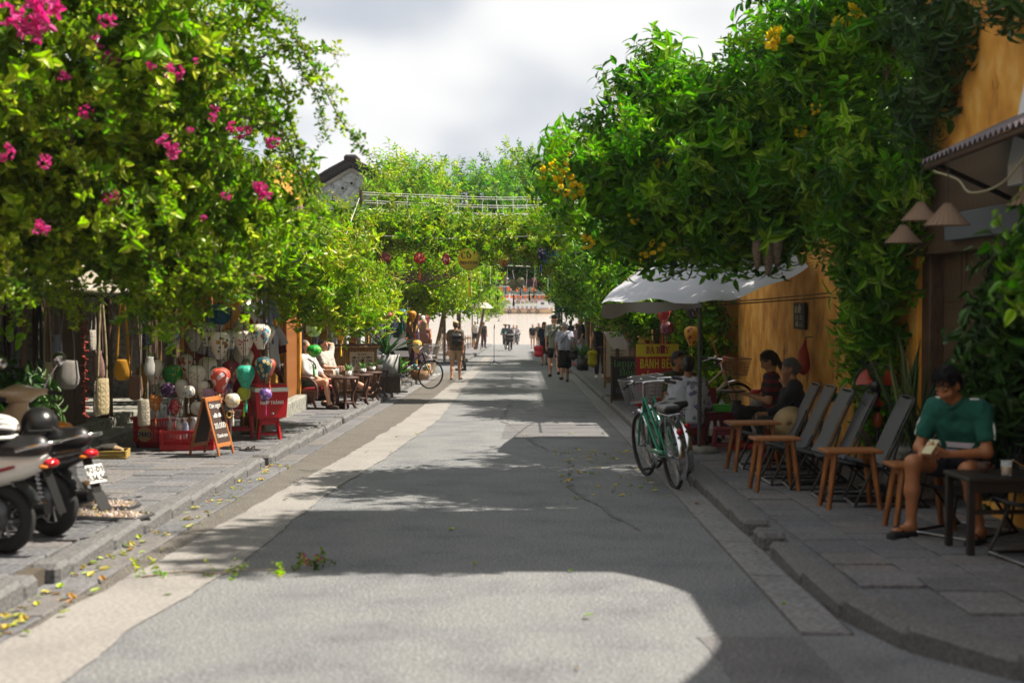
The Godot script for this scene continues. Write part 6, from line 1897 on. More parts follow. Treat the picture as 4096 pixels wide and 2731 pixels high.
func stall() -> void:
	rng.seed = 71
	# cooler on its stool
	plastic_stool("small red plastic stool under the cooler", P(-3.3, WALK, 18.45), 12, 0.27, 0.28, mats["red_plastic"])
	var c := thing("drink_cooler", "red cooler box with white lid band and lettering", "cooler", P(-3.3, WALK + 0.285, 18.45), 24)
	var body := st_new()
	add_prism(body, PackedVector2Array([Vector2(-0.19, 0), Vector2(0.19, 0), Vector2(0.215, 0.34), Vector2(-0.215, 0.34)]), 0.34, Transform3D.IDENTITY)
	part(c, "body", done(body), mats["red_plastic"])
	bx(c, "lid_band", V(0, 0.365, 0), V(0.45, 0.055, 0.37), mats["white_plastic"], 0.012)
	bx(c, "lid", V(0, 0.41, 0), V(0.42, 0.045, 0.35), mats["red_plastic"], 0.014)
	part(c, "tap", lathe([[0.0, 0.03], [0.012, 0.03], [0.016, 0.0], [0.0, 0.0]], 10), mats["white_plastic"], V(0.01, 0.06, 0.172), V(90, 0, 0))
	letters(c, "brand_lettering", "HIỆP THÀNH", 0.045, mats["white_plastic"], V(0, 0.2, 0.173), Vector3.ZERO, "Droid Sans", true, 0.3)
	var pn := bx(c, "side_panel", V(0.212, 0.19, 0), V(0.006, 0.28, 0.32), mats["white_plastic"], 0.002, V(0, 0, -4))
	for k in 4:
		letters(pn, "side_lettering", ["COOL DRINK", "BEER COCA", "NƯỚC SUỐI, BÒ HÚC", "TRÀ TẮC, MÁT LẠNH"][k], 0.036, mats["rubber"], V(0.005, 0.1 - k * 0.066, 0), V(0, 90, 0), "Droid Sans", true, [0.2, 0.19, 0.28, 0.28][k])
	# taller red stool and a small table with lantern globe
	plastic_stool("tall bright red plastic stool left of the cooler", P(-3.72, WALK, 18.7), 8, 0.3, 0.46, mats["red_plastic"])
	var a := thing("sandwich_board", "wooden folding chalkboard sign standing on the pavement", "sign", P(-3.52, WALK, 16.05), 74)
	for sg in [-1, 1]:
		var g := Node3D.new()
		g.name = "leaf_frame"
		a.add_child(g, true)
		g.rotation_degrees = V(sg * 15.0, 0, 0)
		g.position = V(0, 0.66, 0)
		for sx in [-1, 1]:
			bx(g, "leg", V(sx * 0.17, -0.33, sg * -0.012), V(0.035, 0.68, 0.02), mats["sign_wood"])
		bx(g, "rail", V(0, -0.02, sg * -0.012), V(0.31, 0.05, 0.018), mats["sign_wood"])
		bx(g, "rail", V(0, -0.55, sg * -0.012), V(0.31, 0.045, 0.018), mats["sign_wood"])
		bx(g, "board", V(0, -0.285, sg * -0.012), V(0.305, 0.49, 0.01), mt("chalk_brown", hx("33201a"), 0.8), 0.002)
		if sg < 0:
			for k in 4:
				letters(g, "chalk_text", ["Chè ngon", "mời bạn", "10.000", "Thank you"][k], [0.045, 0.035, 0.06, 0.035][k], mats["white_plastic"], V(0, -0.1 - k * 0.115, 0.022), Vector3.ZERO, "Droid Serif", false)
	crate("red slatted plastic crate of wrapped goods behind the sign board", P(-3.98, WALK, 16.9), 6, 0.62, 0.24, 0.38)
	trinkets(P(-3.98, WALK, 16.9), 0.27, 0.1, 8, "red crate", 0.3)
	var w := thing("wicker_tray", "shallow brown wicker tray lying on the red crate", "tray", P(-3.95, WALK + 0.3, 17.15), 4)
	bx(w, "base", V(0, 0, 0), V(0.4, 0.012, 0.26), mats["straw"])
	for sg in [-1, 1]:
		bx(w, "rim", V(0, 0.03, sg * 0.13), V(0.42, 0.06, 0.014), mats["bamboo"])
		bx(w, "rim", V(sg * 0.205, 0.03, 0), V(0.014, 0.06, 0.26), mats["bamboo"])
	# round laundry basket
	var bk := thing("laundry_basket", "round red plastic basket of wrapped goods with a printed badge", "basket", P(-4.5, WALK, 17.3))
	var st := st_new()
	add_lathe(st, [[0.0, 0.0], [0.2, 0.0], [0.235, 0.08]], 28, Vector3.ZERO, 0, 0, true)
	part(bk, "bottom", done(st), mats["red_plastic"])
	part(bk, "rim", lathe([[0.25, 0.33], [0.285, 0.34], [0.285, 0.36], [0.25, 0.36], [0.245, 0.33]], 28), mats["red_plastic"])
	part(bk, "band", lathe([[0.243, 0.19], [0.247, 0.215], [0.24, 0.215], [0.236, 0.19]], 28), mats["red_plastic"])
	for k in 44:
		var t := TAU * k / 44.0
		part(bk, "slat", box_mesh(V(0.016, 0.27, 0.01), 0.002), mats["red_plastic"], V(cos(t) * 0.242, 0.205, sin(t) * 0.242), V(0, -rad_to_deg(t) + 90, 0))
	var bd := part(bk, "badge", prism(disc_poly(0.09, 18), 0.012), mt("badge_cream", hx("a88a60"), 0.6), V(-0.05, 0.17, 0.25), V(0, -12, 0))
	letters(bd, "badge_text", "OMO", 0.06, mt("ink_navy", hx("16204a"), 0.6), V(0, 0, 0.01))
	trinkets(P(-4.5, WALK, 17.3), 0.18, 0.1, 7, "round basket", 0.42)
	# bracelet stand
	var j := thing("bracelet_stand", "metal stand hung with bracelets and beads behind the sign board", "stand", P(-3.5, WALK, 17.0))
	part(j, "foot", lathe([[0.0, 0.02], [0.12, 0.015], [0.13, 0.0], [0.0, 0.0]], 20), mats["iron"])
	part(j, "pole", tube([V(0, 0, 0), V(0, 0.72, 0)], 0.012, 8), mats["steel"])
	for y in [0.66, 0.46]:
		for k in 2:
			part(j, "arm", tube([V(-0.14, y, 0).rotated(Vector3.UP, k * PI / 2), V(0.14, y, 0).rotated(Vector3.UP, k * PI / 2)], 0.006, 6), mats["steel"])
		for k in 18:
			var q := (V(rr(-0.14, 0.14), y - 0.045, 0)).rotated(Vector3.UP, (k % 2) * PI / 2)
			var tm := TorusMesh.new()
			tm.outer_radius = 0.045
			tm.inner_radius = 0.033
			tm.rings = 14
			tm.ring_segments = 6
			if not shapes.has("bracelet"):
				shapes["bracelet"] = tm
			part(j, "bracelet", shapes["bracelet"], mt("bead_%d" % (k % 5), [hx("b08a3a"), hx("7a2018"), hx("20201e"), hx("3a6a2a"), hx("c8b89a")][k % 5], 0.4), q, V(90, rr(0, 90), 0))
	var sd := thing("sandals", "pair of dark sandals left on the paving by the bracelet stand", "sandals", P(-3.25, WALK, 16.7), 60)
	for k in 2:
		part(sd, "sole", nets([cap(V(k * 0.1, 0.012, -0.08), V(k * 0.1, 0.012, 0.08), 0.034, 0.042)], 0.014, 0.01), mats["rubber"], Vector3.ZERO, Vector3.ZERO, V(1, 0.35, 1))
		part(sd, "strap", tube(smooth_path([V(k * 0.1 - 0.035, 0.012, 0.0), V(k * 0.1, 0.05, 0.03), V(k * 0.1 + 0.035, 0.012, 0.0)], 4), 0.008, 5), mats["dark_wood"])
	# mannequin in a red dress
	mannequin("red_dress_mannequin", "white mannequin in a long red dress beside the lanterns", P(-3.72, WALK + 0.42, 19.3), 62, hx("a01420"), 0.95)
	for q in [["white ruffled blouse hanging right of the red dress", -3.62, 1.62, 20.2, "c9c9d4"], ["white lace top hanging left of the red dress", -4.06, 1.52, 19.0, "c4c4d0"], ["pale blue shirt hanging high under the vine", -3.62, 2.0, 20.0, "8e95ad"], ["dark red shirt hanging behind the white blouse", -3.66, 1.5, 20.5, "5a1220"]]:
		hanging_shirt(q[0], P(q[1], q[2], q[3]), hx(q[4]))
	for k in 5:
		var pt := thing("hanging_trousers", "%s trousers hanging behind the stall" % ["grey", "beige", "slate blue", "white", "brown striped"][k], "trousers", P(-4.1 + k * 0.09, 0.5, 19.6), 30, "trousers hanging at the stall")
		for sg in [-1, 1]:
			part(pt, "trouser_leg", tube([V(sg * 0.03, 0, 0), V(sg * 0.03, 0.6, 0), V(sg * 0.02, 0.9, 0)], [0.045, 0.05, 0.055], 8), cloth("trouser_%d" % k, [hx("6a6a6e"), hx("a8987a"), hx("4a5668"), hx("b8b8b4"), hx("5a4634")][k]))
		part(pt, "hanger", tube([V(-0.09, 0.9, 0), V(0, 0.98, 0), V(0.09, 0.9, 0), V(-0.09, 0.9, 0)], 0.006, 5), mats["dark_wood"])
	for x in [-3.86, -3.7, -3.6]:
		var bp := thing("bamboo_pole", "upright bamboo pole at the stall's end", "pole", P(x, 0.12, 19.55 + (x + 3.86)), 0, "bamboo poles at the stall end")
		part(bp, "cane", tube([V(0, 0, 0), V(0.02, 1.05, 0), V(0.0, 2.05, 0)], 0.022, 8), mats["bamboo"])
func mannequin(called: String, label: String, at: Vector3, turn: float, c: Color, skirt: float, top_only := false) -> Node3D:
	var o := thing(called, label, "mannequin", at, turn, "mannequins at the clothes shops")
	var H := skirt
	part(o, "torso", nets([cap(V(0, H - 0.1, 0), V(0, H + 0.02, 0), 0.13, 0.1), cap(V(0, H, 0), V(0, H + 0.28, 0), 0.1, 0.12), cap(V(-0.12, H + 0.36, 0), V(0.12, H + 0.36, 0), 0.06, 0.06), cap(V(0, H + 0.34, 0), V(0, H + 0.5, 0.01), 0.06, 0.042), ell(V(0, H + 0.62, 0.02), V(0.075, 0.105, 0.09)), cap(V(0.16, H + 0.36, 0), V(0.2, H + 0.08, 0.03), 0.045, 0.03)], 0.024, 0.05), mt("mannequin_white", hx("c9c6bf"), 0.35))
	part(o, "dress", grid_mesh(func(u, v):
		var a: float = u * TAU
		var y: float = lerpf(H + 0.3, 0.0 if not top_only else H - 0.1, v)
		var r: float = lerpf(0.135, 0.26 if not top_only else 0.15, pow(v, 1.2)) * (1.0 + 0.13 * v * sin(a * 7.0 + v * 2.0))
		if v < 0.1:
			r = 0.128
		return V(cos(a) * r, y - (0.08 * v * sin(a * 2.0 + 1.0)), sin(a) * r * 0.75), 56, 10), cloth("dress_" + c.to_html(false), c, 0.35))
	part(o, "pole", tube([V(0, -0.35, 0), V(0, H, 0)], 0.016, 6), mats["iron"])
	part(o, "foot", lathe([[0.0, 0.02], [0.13, 0.015], [0.14, 0.0], [0.0, 0.0]], 18), mats["iron"], V(0, -0.42 if not top_only else -0.4, 0))
	return o
func hanging_shirt(label: String, at: Vector3, c: Color) -> Node3D:
	var o := thing("hanging_shirt", label, "shirt", at, rr(40, 70), "clothes on hangers")
	part(o, "cloth", grid_mesh(func(u, v):
		var a: float = u * TAU
		var w: float = lerpf(0.17, 0.2, v) if v > 0.08 else 0.06
		return V(cos(a) * w * (1.0 + 0.06 * sin(v * 9.0)), -v * 0.58 - 0.1 * v * maxf(0.0, cos(a * 2.0)), sin(a) * 0.045 * (1.0 + 0.5 * v * sin(a * 5.0))), 36, 8), cloth("shirt_" + c.to_html(false), c, 0.4))
	for sg in [-1, 1]:
		part(o, "sleeve", tube([V(sg * 0.14, -0.06, 0), V(sg * 0.24, -0.2, 0), V(sg * 0.27, -0.3, 0.01)], [0.055, 0.06, 0.065], 9), mats["shirt_" + c.to_html(false)])
	part(o, "hanger", tube([V(-0.16, -0.05, 0), V(0, 0.02, 0), V(0.16, -0.05, 0)], 0.008, 6), mats["bamboo"])
	part(o, "hook", tube(smooth_path([V(0, 0.02, 0), V(0, 0.08, 0), V(0.02, 0.11, 0), V(0.0, 0.13, 0)], 3), 0.004, 5), mats["steel"])
	return o
# ---------------------------------------------------------------- cafe and clothes shops on the left
func potted(label: String, at: Vector3, pot_r: float, pot_h: float, pot_m: Material, n: int, ll: float, lw: float, c: Color, edge := false, upright := 0.8) -> Node3D:
	var o := thing("potted_plant", label, "potted plant", at, rr(0, 360), "potted plants at the cafe")
	part(o, "pot", lathe([[0.0, 0], [pot_r * 0.8, 0], [pot_r, pot_h], [pot_r * 0.9, pot_h], [pot_r * 0.85, pot_h * 0.9], [0, pot_h * 0.9]], 18), pot_m)
	if edge:
		part(o, "pot_band", lathe([[pot_r * 0.86, pot_h * 0.2], [pot_r * 0.93, pot_h * 0.22], [pot_r * 0.96, pot_h * 0.42], [pot_r * 0.9, pot_h * 0.44]], 18), mats["black_plastic"])
	for i in n:
		var a := TAU * i / n + rr(-.3, .3)
		var st := st_new()
		add_leaf(st, Vector3.ZERO, V(cos(a) * rr(0.3, 1.0), upright * rr(0.6, 1.4), sin(a) * rr(0.3, 1.0)).normalized(), V(-cos(a), 0.6, -sin(a)).normalized(), ll * rr(0.7, 1.2), lw, 0.4, rr(0.1, 0.5), Color(c.r, c.g, c.b) * rr(0.7, 1.3), 0.35)
		part(o, "leaf", done(st), mats["dull_leaf"], V(0, pot_h * 0.9, 0))
	return o
func round_table(label: String, at: Vector3) -> Node3D:
	var o := thing("round_table", label, "table", at, rr(0, 90), "dark round cafe tables")
	var m: Material = mats["stool_wood"]
	part(o, "table_top", lathe([[0.0, 0.53], [0.24, 0.53], [0.25, 0.54], [0.25, 0.56], [0.24, 0.57], [0.0, 0.57]], 28), m)
	for k in 4:
		var a := k * PI / 2 + 0.4
		var u := V(cos(a), 0, sin(a))
		part(o, "leg", tube(smooth_path([u * 0.22 + V(0, 0.53, 0), u * 0.2 + V(0, 0.42, 0), u * 0.13 + V(0, 0.25, 0), u * 0.14 + V(0, 0.1, 0), u * 0.2 + V(0, 0.0, 0)], 3), 0.028, 4), m)
	part(o, "lower_shelf", lathe([[0.0, 0.1], [0.15, 0.1], [0.15, 0.125], [0.0, 0.125]], 20), m)
	return o
func armchair(label: String, at: Vector3, turn: float) -> Node3D:
	# faces local +z
	var o := thing("armchair", label, "armchair", at, turn, "low wooden armchairs at the cafe")
	var m: Material = mats["stool_wood"]
	for sg in [-1, 1]:
		part(o, "arm", tube(smooth_path([V(sg * 0.3, 0.5, -0.34), V(sg * 0.31, 0.56, -0.05), V(sg * 0.31, 0.55, 0.2), V(sg * 0.31, 0.42, 0.36), V(sg * 0.31, 0.2, 0.36)], 4), 0.028, 6), m)
		part(o, "side_panel", prism(PackedVector2Array([Vector2(-0.32, 0.12), Vector2(0.3, 0.12), Vector2(0.33, 0.33), Vector2(-0.36, 0.36), Vector2(-0.48, 0.72), Vector2(-0.53, 0.72)]), 0.035), m, V(sg * 0.29, 0, 0), V(0, -90, 0))
		for z in [-0.26, 0.28]:
			part(o, "leg", tube([V(sg * 0.28, 0.14, z), V(sg * 0.29, 0.0, z * 1.25)], [0.04, 0.025], 4), m)
	bx(o, "seat_frame", V(0, 0.27, 0.02), V(0.56, 0.06, 0.6), m)
	bx(o, "cushion", V(0, 0.34, 0.03), V(0.54, 0.09, 0.58), cloth("cushion_red", hx("8c1326")), 0.03, V(-4, 0, 0))
	bx(o, "backrest", V(0, 0.56, -0.37), V(0.56, 0.5, 0.04), m, 0.01, V(-20, 0, 0))
	return o
func cafe() -> void:
	rng.seed = 81
	armchair("wooden armchair with a red cushion under the woman in the white shirt", P(-3.78, WALK, 25.3), 62)
	armchair("wooden armchair behind the first one by the blue door", P(-4.1, WALK, 26.9), 62)
	var tabs := [[-3.14, 25.15], [-3.04, 26.6], [-3.0, 27.9], [-2.98, 29.2]]
	for k in 4:
		var t: Array = tabs[k]
		round_table(["round dark table with a drink glass and patterned white pot", "second round table with a black-banded pot", "third round table with a striped pot", "round table beside the grey planter"][k], P(t[0], WALK, t[1]))
	for k in 4:
		potted(["spiky plant in a ribbed white pot beside the drink glass", "spiky plant in a white pot with a black band", "spiky plant in a pot with dark stripes", "spiky plant in a small white pot near the grey planter"][k], P(tabs[k][0] + 0.06, WALK + 0.57, tabs[k][1]), 0.06, 0.1, mt("pot_white", hx("c9c9c4"), 0.5), 12, 0.17, 0.032, Color(0.1, 0.22, 0.05), k == 1 or k == 2, 1.0)
	var gl := thing("drink_glass", "tall glass with a cloudy drink and a straw on the cafe table", "glass", P(-3.27, WALK + 0.57, 25.1))
	part(gl, "glass", lathe([[0.0, 0], [0.03, 0], [0.036, 0.15], [0.034, 0.15], [0.028, 0.01]], 14), mats["glass"])
	part(gl, "drink", lathe([[0.0, 0.012], [0.027, 0.012], [0.032, 0.11], [0.0, 0.11]], 14), mt("cloudy_drink", hx("a8aaa0"), 0.3))
	part(gl, "straw", tube([V(0, 0.02, 0), V(0.03, 0.22, 0)], 0.004, 6), mt("straw_orange", hx("b07a4a"), 0.6))
	var bt := thing("water_bottle", "clear water bottle with a blue cap behind the first pot", "bottle", P(-3.05, WALK + 0.57, 25.35))
	part(bt, "bottle", lathe([[0.0, 0], [0.03, 0], [0.032, 0.12], [0.028, 0.16], [0.012, 0.19], [0.012, 0.205]], 14), mats["glass"])
	part(bt, "cap", lathe([[0.0, 0.225], [0.014, 0.225], [0.014, 0.2], [0.0, 0.2]], 10), mt("cap_blue", hx("2a5aa0"), 0.4))
	# bamboo counter with the taxi notice
	var c := thing("bamboo_counter", "bamboo-clad counter with a printed taxi price notice", "counter", P(-3.62, WALK, 30.2), 28)
	for i in 20:
		part(c, "cane", tube([V(-0.48 + i * 0.05, 0.02, 0.2), V(-0.48 + i * 0.05, 1.02, 0.2)], 0.024, 6), mats["bamboo"])
	for y in [0.1, 1.02]:
		part(c, "rail", tube([V(-0.55, y, 0.23), V(0.55, y, 0.23)], 0.03, 8), mats["bamboo"])
	bx(c, "box", V(0, 0.52, 0), V(1.0, 1.0, 0.36), mats["dark_wood"])
	bx(c, "counter_top", V(0, 1.06, 0), V(1.15, 0.04, 0.5), mats["stool_wood"])
	var n := bx(c, "notice", V(0.13, 0.72, 0.245), V(0.56, 0.4, 0.012), mt("notice_cream", hx("a8957a"), 0.8), 0.003)
	for k in 5:
		letters(n, "notice_text", ["XE TAXI", "HỘI AN ⇔ ĐÀ NẴNG", "XE 4 CHỖ : 250K", "XE 7 CHỖ : 300K", "CALL / WhatsApp"][k].replace("⇔", "-"), [0.035, 0.035, 0.055, 0.055, 0.025][k], mt("print_brown", hx("2e2018"), 0.8), V(0, 0.15 - k * 0.073, 0.008), Vector3.ZERO, "Droid Serif", true, [0.2, 0.46, 0.46, 0.46, 0.3][k])
	# planter, cabinet and bicycle at the kerb end
	potted("large dark-leaved plant in a rounded grey planter", P(-2.98, WALK + 0.42, 31.2), 0.3, 0.42, mats["grey_plaster"], 22, 0.75, 0.1, Color(0.04, 0.1, 0.03), false, 1.0)
	var cb := thing("black_cabinet", "low black cabinet under the grey planter", "cabinet", P(-2.98, WALK, 31.2), 6)
	bx(cb, "carcass", V(0, 0.21, 0), V(0.6, 0.41, 0.6), mats["black_plastic"])
	bx(cb, "door", V(0.15, 0.21, 0.305), V(0.28, 0.36, 0.012), mats["door_wood"])
	bx(cb, "door", V(-0.15, 0.21, 0.305), V(0.28, 0.36, 0.012), mats["door_wood"])
	potted("big glossy heart-leaved plant by the bicycle", P(-2.9, WALK, 32.4), 0.16, 0.3, mats["old_concrete"], 14, 0.6, 0.3, Color(0.12, 0.3, 0.04), false, 1.2)
	potted("bright leafy plant in a clay pot inside the cafe", P(-3.6, WALK + 1.08, 30.1), 0.09, 0.14, mt("clay", hx("8a4a30"), 0.9), 10, 0.25, 0.09, Color(0.15, 0.32, 0.05))
	bicycle("black bicycle with a wire basket leaning at the cafe end", P(-2.62, WALK, 32.6), 118, mats["iron"], "wire")
	var mn := thing("menu_stand", "slim black menu stand beside the cafe bicycle", "menu stand", P(-2.72, WALK, 31.3), 20)
	bx(mn, "post", V(0, 0.42, 0), V(0.05, 0.84, 0.03), mats["stool_wood"])
	bx(mn, "foot", V(0, 0.015, 0), V(0.34, 0.03, 0.28), mats["iron"])
	bx(mn, "menu_board", V(0, 0.98, 0), V(0.4, 0.52, 0.025), mats["iron"], 0.004, V(-40, 0, 0))
	# striped cloth swags along the eaves
	for k in 4:
		var s := thing("cloth_swag", ["blue and yellow cloth swag by the lime vine", "blue and yellow cloth swag above the tables", "blue and yellow cloth swag above the counter", "blue and yellow cloth swag at the cafe end"][k], "swag", P(-3.3, 2.28, 25.6 + k * 3.1), 0, "striped swags along the cafe eaves")
		for j in 14:
			var z := -j * 0.21
			var col := mt("swag_blue", hx("1f6a94"), 0.7) if j % 2 else mt("swag_yellow", hx("c89a1e"), 0.7)
			part(s, "stripe", tube(smooth_path([V(0.0, 0.06, z), V(0.09, -0.02, z - 0.1), V(0.05, -0.12, z - 0.24), V(-0.02, -0.16, z - 0.33)], 3), [0.05, 0.06, 0.065, 0.065, 0.065, 0.06, 0.06, 0.055, 0.05, 0.04], 7), col)
		part(s, "rail", tube([V(0, 0.1, 0.1), V(0, 0.1, -3.1)], 0.02, 6), mats["dark_wood"])
		for j in 7:
			part(s, "tassel", tube([V(0, -0.12, -j * 0.42), V(0.01, -0.34, -j * 0.42)], [0.012, 0.018], 6), mt("swag_tassel_%d" % (j % 2), [hx("b8902a"), hx("1f6a94")][j % 2], 0.8))
		part(s, "bracket", tube([V(0, 0.1, -1.5), V(-1.5, 0.3, -1.5)], 0.02, 6), mats["dark_wood"])
	# clothes shop
	mannequin("green_top_mannequin", "mannequin in a green crop top and white skirt", P(-3.0, WALK + 0.4, 35.2), 70, hx("0f7a3a"), 0.95, true)
	mannequin("green_dress_mannequin", "mannequin in a long green dress at the clothes shop", P(-2.95, WALK + 0.42, 41.5), 70, hx("0c6a34"), 1.0)
	mannequin("plum_dress_mannequin", "mannequin in a plum dress at the clothes shop", P(-3.05, WALK + 0.42, 40.3), 70, hx("3a1c30"), 1.0)
	for k in 5:
		hanging_shirt(["pink striped skirt hanging under the amber lantern", "navy patterned shirt hanging by the weathered pillar", "green cardigan hanging beside the green top", "red shirt hanging at the clothes shop", "white shirt hanging at the far clothes rail"][k], P(-3.0 - 0.05 * k, [2.0, 1.95, 1.6, 1.6, 1.7][k], [36.2, 33.4, 36.5, 43.6, 45.2][k]), [hx("a8666a"), hx("1c2440"), hx("0c6a34"), hx("8a1c1c"), hx("b8b8b8")][k])
	var bas := thing("goods_basket", "wide woven basket of wrapped fans beside the woman in white trousers", "basket", P(-2.75, WALK, 38.4))
	part(bas, "basket", lathe([[0.0, 0], [0.2, 0], [0.34, 0.26], [0.32, 0.26], [0.2, 0.03]], 20), mats["bamboo"])
	for k in 12:
		part(bas, "parcel", nets([ell(Vector3.ZERO, V(0.09, 0.06, 0.05))], 0.03, 0.01), mt("parcel_%d" % (k % 4), [hx("b04a3a"), hx("c8a04a"), hx("3a8a9a"), hx("a8a8a0")][k % 4], 0.4), V(rr(-.22, .22), 0.28 + rr(0, .12), rr(-.2, .2)), V(0, rr(0, 180), rr(-40, 40)))
	for k in 16:
		var q: String = ["b83a24", "c8a01e", "1f6a8a", "8a1c3a", "c8641c", "6a8a1c", "a83050", "c8b87a"][k % 8]
		var nm: String = ["orange red", "yellow", "teal", "wine", "amber", "moss", "rose", "straw"][k % 8]
		var o := lantern(["%s paper lantern crowding the clothes shop wall, %s row" % [nm, "upper" if k < 8 else "lower"], -2.95 - (k % 3) * 0.12, 1.75 - (k / 8) * 0.55 - (k % 2) * 0.2, 39.0 + (k % 8) * 0.75, 0.3, ["balloon", "globe", "saturn"][k % 3], q, "plain", "", q, "lanterns crowding the clothes shop"], 2.3)
		o.rotation.y = k
	var rl := at_zero("clothes_rail", "long dark rail carrying the clothes shop lanterns and dresses", "rail")
	for x in [-2.95, -3.07, -3.19]:
		part(rl, "bar", tube([P(x, 2.3, 33), P(x, 2.3, 46)], 0.014, 6), mats["iron"])
	for d in [33.2, 39.5, 45.8]:
		part(rl, "post", tube([P(-3.22, 0.1, d), P(-3.22, 2.32, d)], 0.02, 6), mats["iron"])
		part(rl, "tie", tube([P(-3.22, 2.3, d), P(-2.93, 2.3, d)], 0.012, 6), mats["iron"])
	var pb := thing("paper_bag", "white paper shopping bag standing on the pavement edge", "bag", P(-2.72, WALK, 40.0), 20)
	bx(pb, "sack", V(0, 0.16, 0), V(0.26, 0.32, 0.12), mats["white_plastic"], 0.006)
	part(pb, "handle", tube(smooth_path([V(-0.06, 0.32, 0), V(0, 0.42, 0), V(0.06, 0.32, 0)], 4), 0.006, 5), mats["wire_white"])
func bicycle(label: String, at: Vector3, turn: float, paint: Material, basket: String, lean := 4.0, stand := true) -> Node3D:
	# local: forward +z; rear wheel at z = -0.52, front wheel at z = 0.56
	var o := thing("bicycle", label, "bicycle", at, turn, "parked bicycles")
	var b := Node3D.new()
	b.name = "frame"
	o.add_child(b, true)
	b.rotation_degrees.z = lean
	var R := 0.335
	var ra := V(0, R, -0.52)
	var fa := V(0, R, 0.56)
	var bb := V(0, 0.28, -0.08)
	var st_t := V(0, 0.62, -0.2)
	var hd := V(0, 0.84, 0.34)
	var hd2 := V(0, 0.68, 0.4)
	for q in [[bb, st_t, 0.016], [bb, hd2, 0.018], [bb + V(0, 0.16, -0.06), hd, 0.016], [hd, hd2, 0.02]]:
		part(b, "tube", tube([q[0], q[1]], q[2], 8), paint)
	for sg in [-1, 1]:
		part(b, "chain_stay", tube([bb + V(sg * 0.02, 0, 0), ra + V(sg * 0.055, 0, 0)], 0.01, 6), paint)
		part(b, "seat_stay", tube([st_t + V(sg * 0.02, -0.05, 0), ra + V(sg * 0.055, 0, 0)], 0.009, 6), paint)
		part(b, "fork_blade", tube(smooth_path([hd2 + V(sg * 0.02, 0, 0), V(sg * 0.05, 0.55, 0.46), fa + V(sg * 0.05, 0, 0)], 3), 0.012, 6), paint)
		part(b, "carrier_stay", tube([V(sg * 0.06, 0.74, -0.62), ra + V(sg * 0.06, 0, 0)], 0.006, 5), mats["chrome"])
		var cr := part(b, "crank", tube([bb + V(sg * 0.06, 0, 0), bb + V(sg * 0.08, -0.12 * sg, 0.1 * sg)], 0.01, 6), mats["chrome"])
		bx(cr, "pedal", bb + V(sg * 0.13, -0.12 * sg, 0.1 * sg), V(0.09, 0.02, 0.06), mats["rubber"])
		part(b, "grip", tube([V(sg * 0.2, 1.0, 0.2), V(sg * 0.27, 0.98, 0.08)], 0.017, 8), mats["rubber"])
		part(b, "brake_lever", tube([V(sg * 0.19, 0.99, 0.24), V(sg * 0.25, 0.95, 0.14)], 0.006, 5), mats["chrome"])
	part(b, "stem", tube([hd, V(0, 1.0, 0.3)], 0.014, 8), mats["chrome"])
	part(b, "handlebar", tube(smooth_path([V(-0.27, 0.98, 0.08), V(-0.2, 1.0, 0.2), V(-0.08, 1.0, 0.31), V(0.08, 1.0, 0.31), V(0.2, 1.0, 0.2), V(0.27, 0.98, 0.08)], 4), 0.011, 8), mats["chrome"])
	part(b, "bell", lathe([[0.0, 0.03], [0.02, 0.024], [0.026, 0.0], [0.0, 0.0]], 12), mats["chrome"], V(0.12, 1.01, 0.28))
	part(b, "seat_post", tube([st_t - V(0, 0.06, 0), V(0, 0.76, -0.24)], 0.013, 8), mats["chrome"])
	part(b, "saddle", nets([cap(V(0, 0.8, -0.34), V(0, 0.8, -0.08), 0.05, 0.022), ell(V(0, 0.8, -0.34), V(0.1, 0.04, 0.09))], 0.018, 0.03), mats["black_seat"])
	bx(b, "carrier", V(0, 0.75, -0.55), V(0.13, 0.012, 0.34), mats["chrome"])
	part(b, "carrier_pad", box_mesh(V(0.17, 0.07, 0.32), 0.025), mats["black_seat"], V(0, 0.8, -0.56))
	for q in [[ra, 0.5, 3.75, "rear_mudguard"], [fa, 0.9, 2.5, "front_mudguard"]]:
		var c: Vector3 = q[0]
		part(b, q[3], grid_mesh(func(u, v): var a := lerpf(q[1], q[2], u); return c + V((v - 0.5) * 0.055, sin(a) * (R + 0.028) + 0.012 * sin(v * PI), cos(a) * (R + 0.028)), 16, 4), mats["chrome"])
	part(b, "chain_guard", tube([bb + V(0.075, 0.06, 0.06), V(0.075, 0.37, -0.48)], 0.02, 6), paint)
	part(b, "chainring", lathe([[0.0, 0.004], [0.085, 0.004], [0.09, 0.0], [0.085, -0.004], [0.0, -0.004]], 22), mats["chrome"], bb + V(0.06, 0, 0), V(0, 0, 90))
	part(b, "rear_reflector", lathe([[0.0, 0.012], [0.03, 0.008], [0.032, 0.0], [0.0, 0.0]], 14), mt("red_lens", hx("a3101c"), 0.12), V(0, 0.6, -0.86), V(-90, 0, 0))
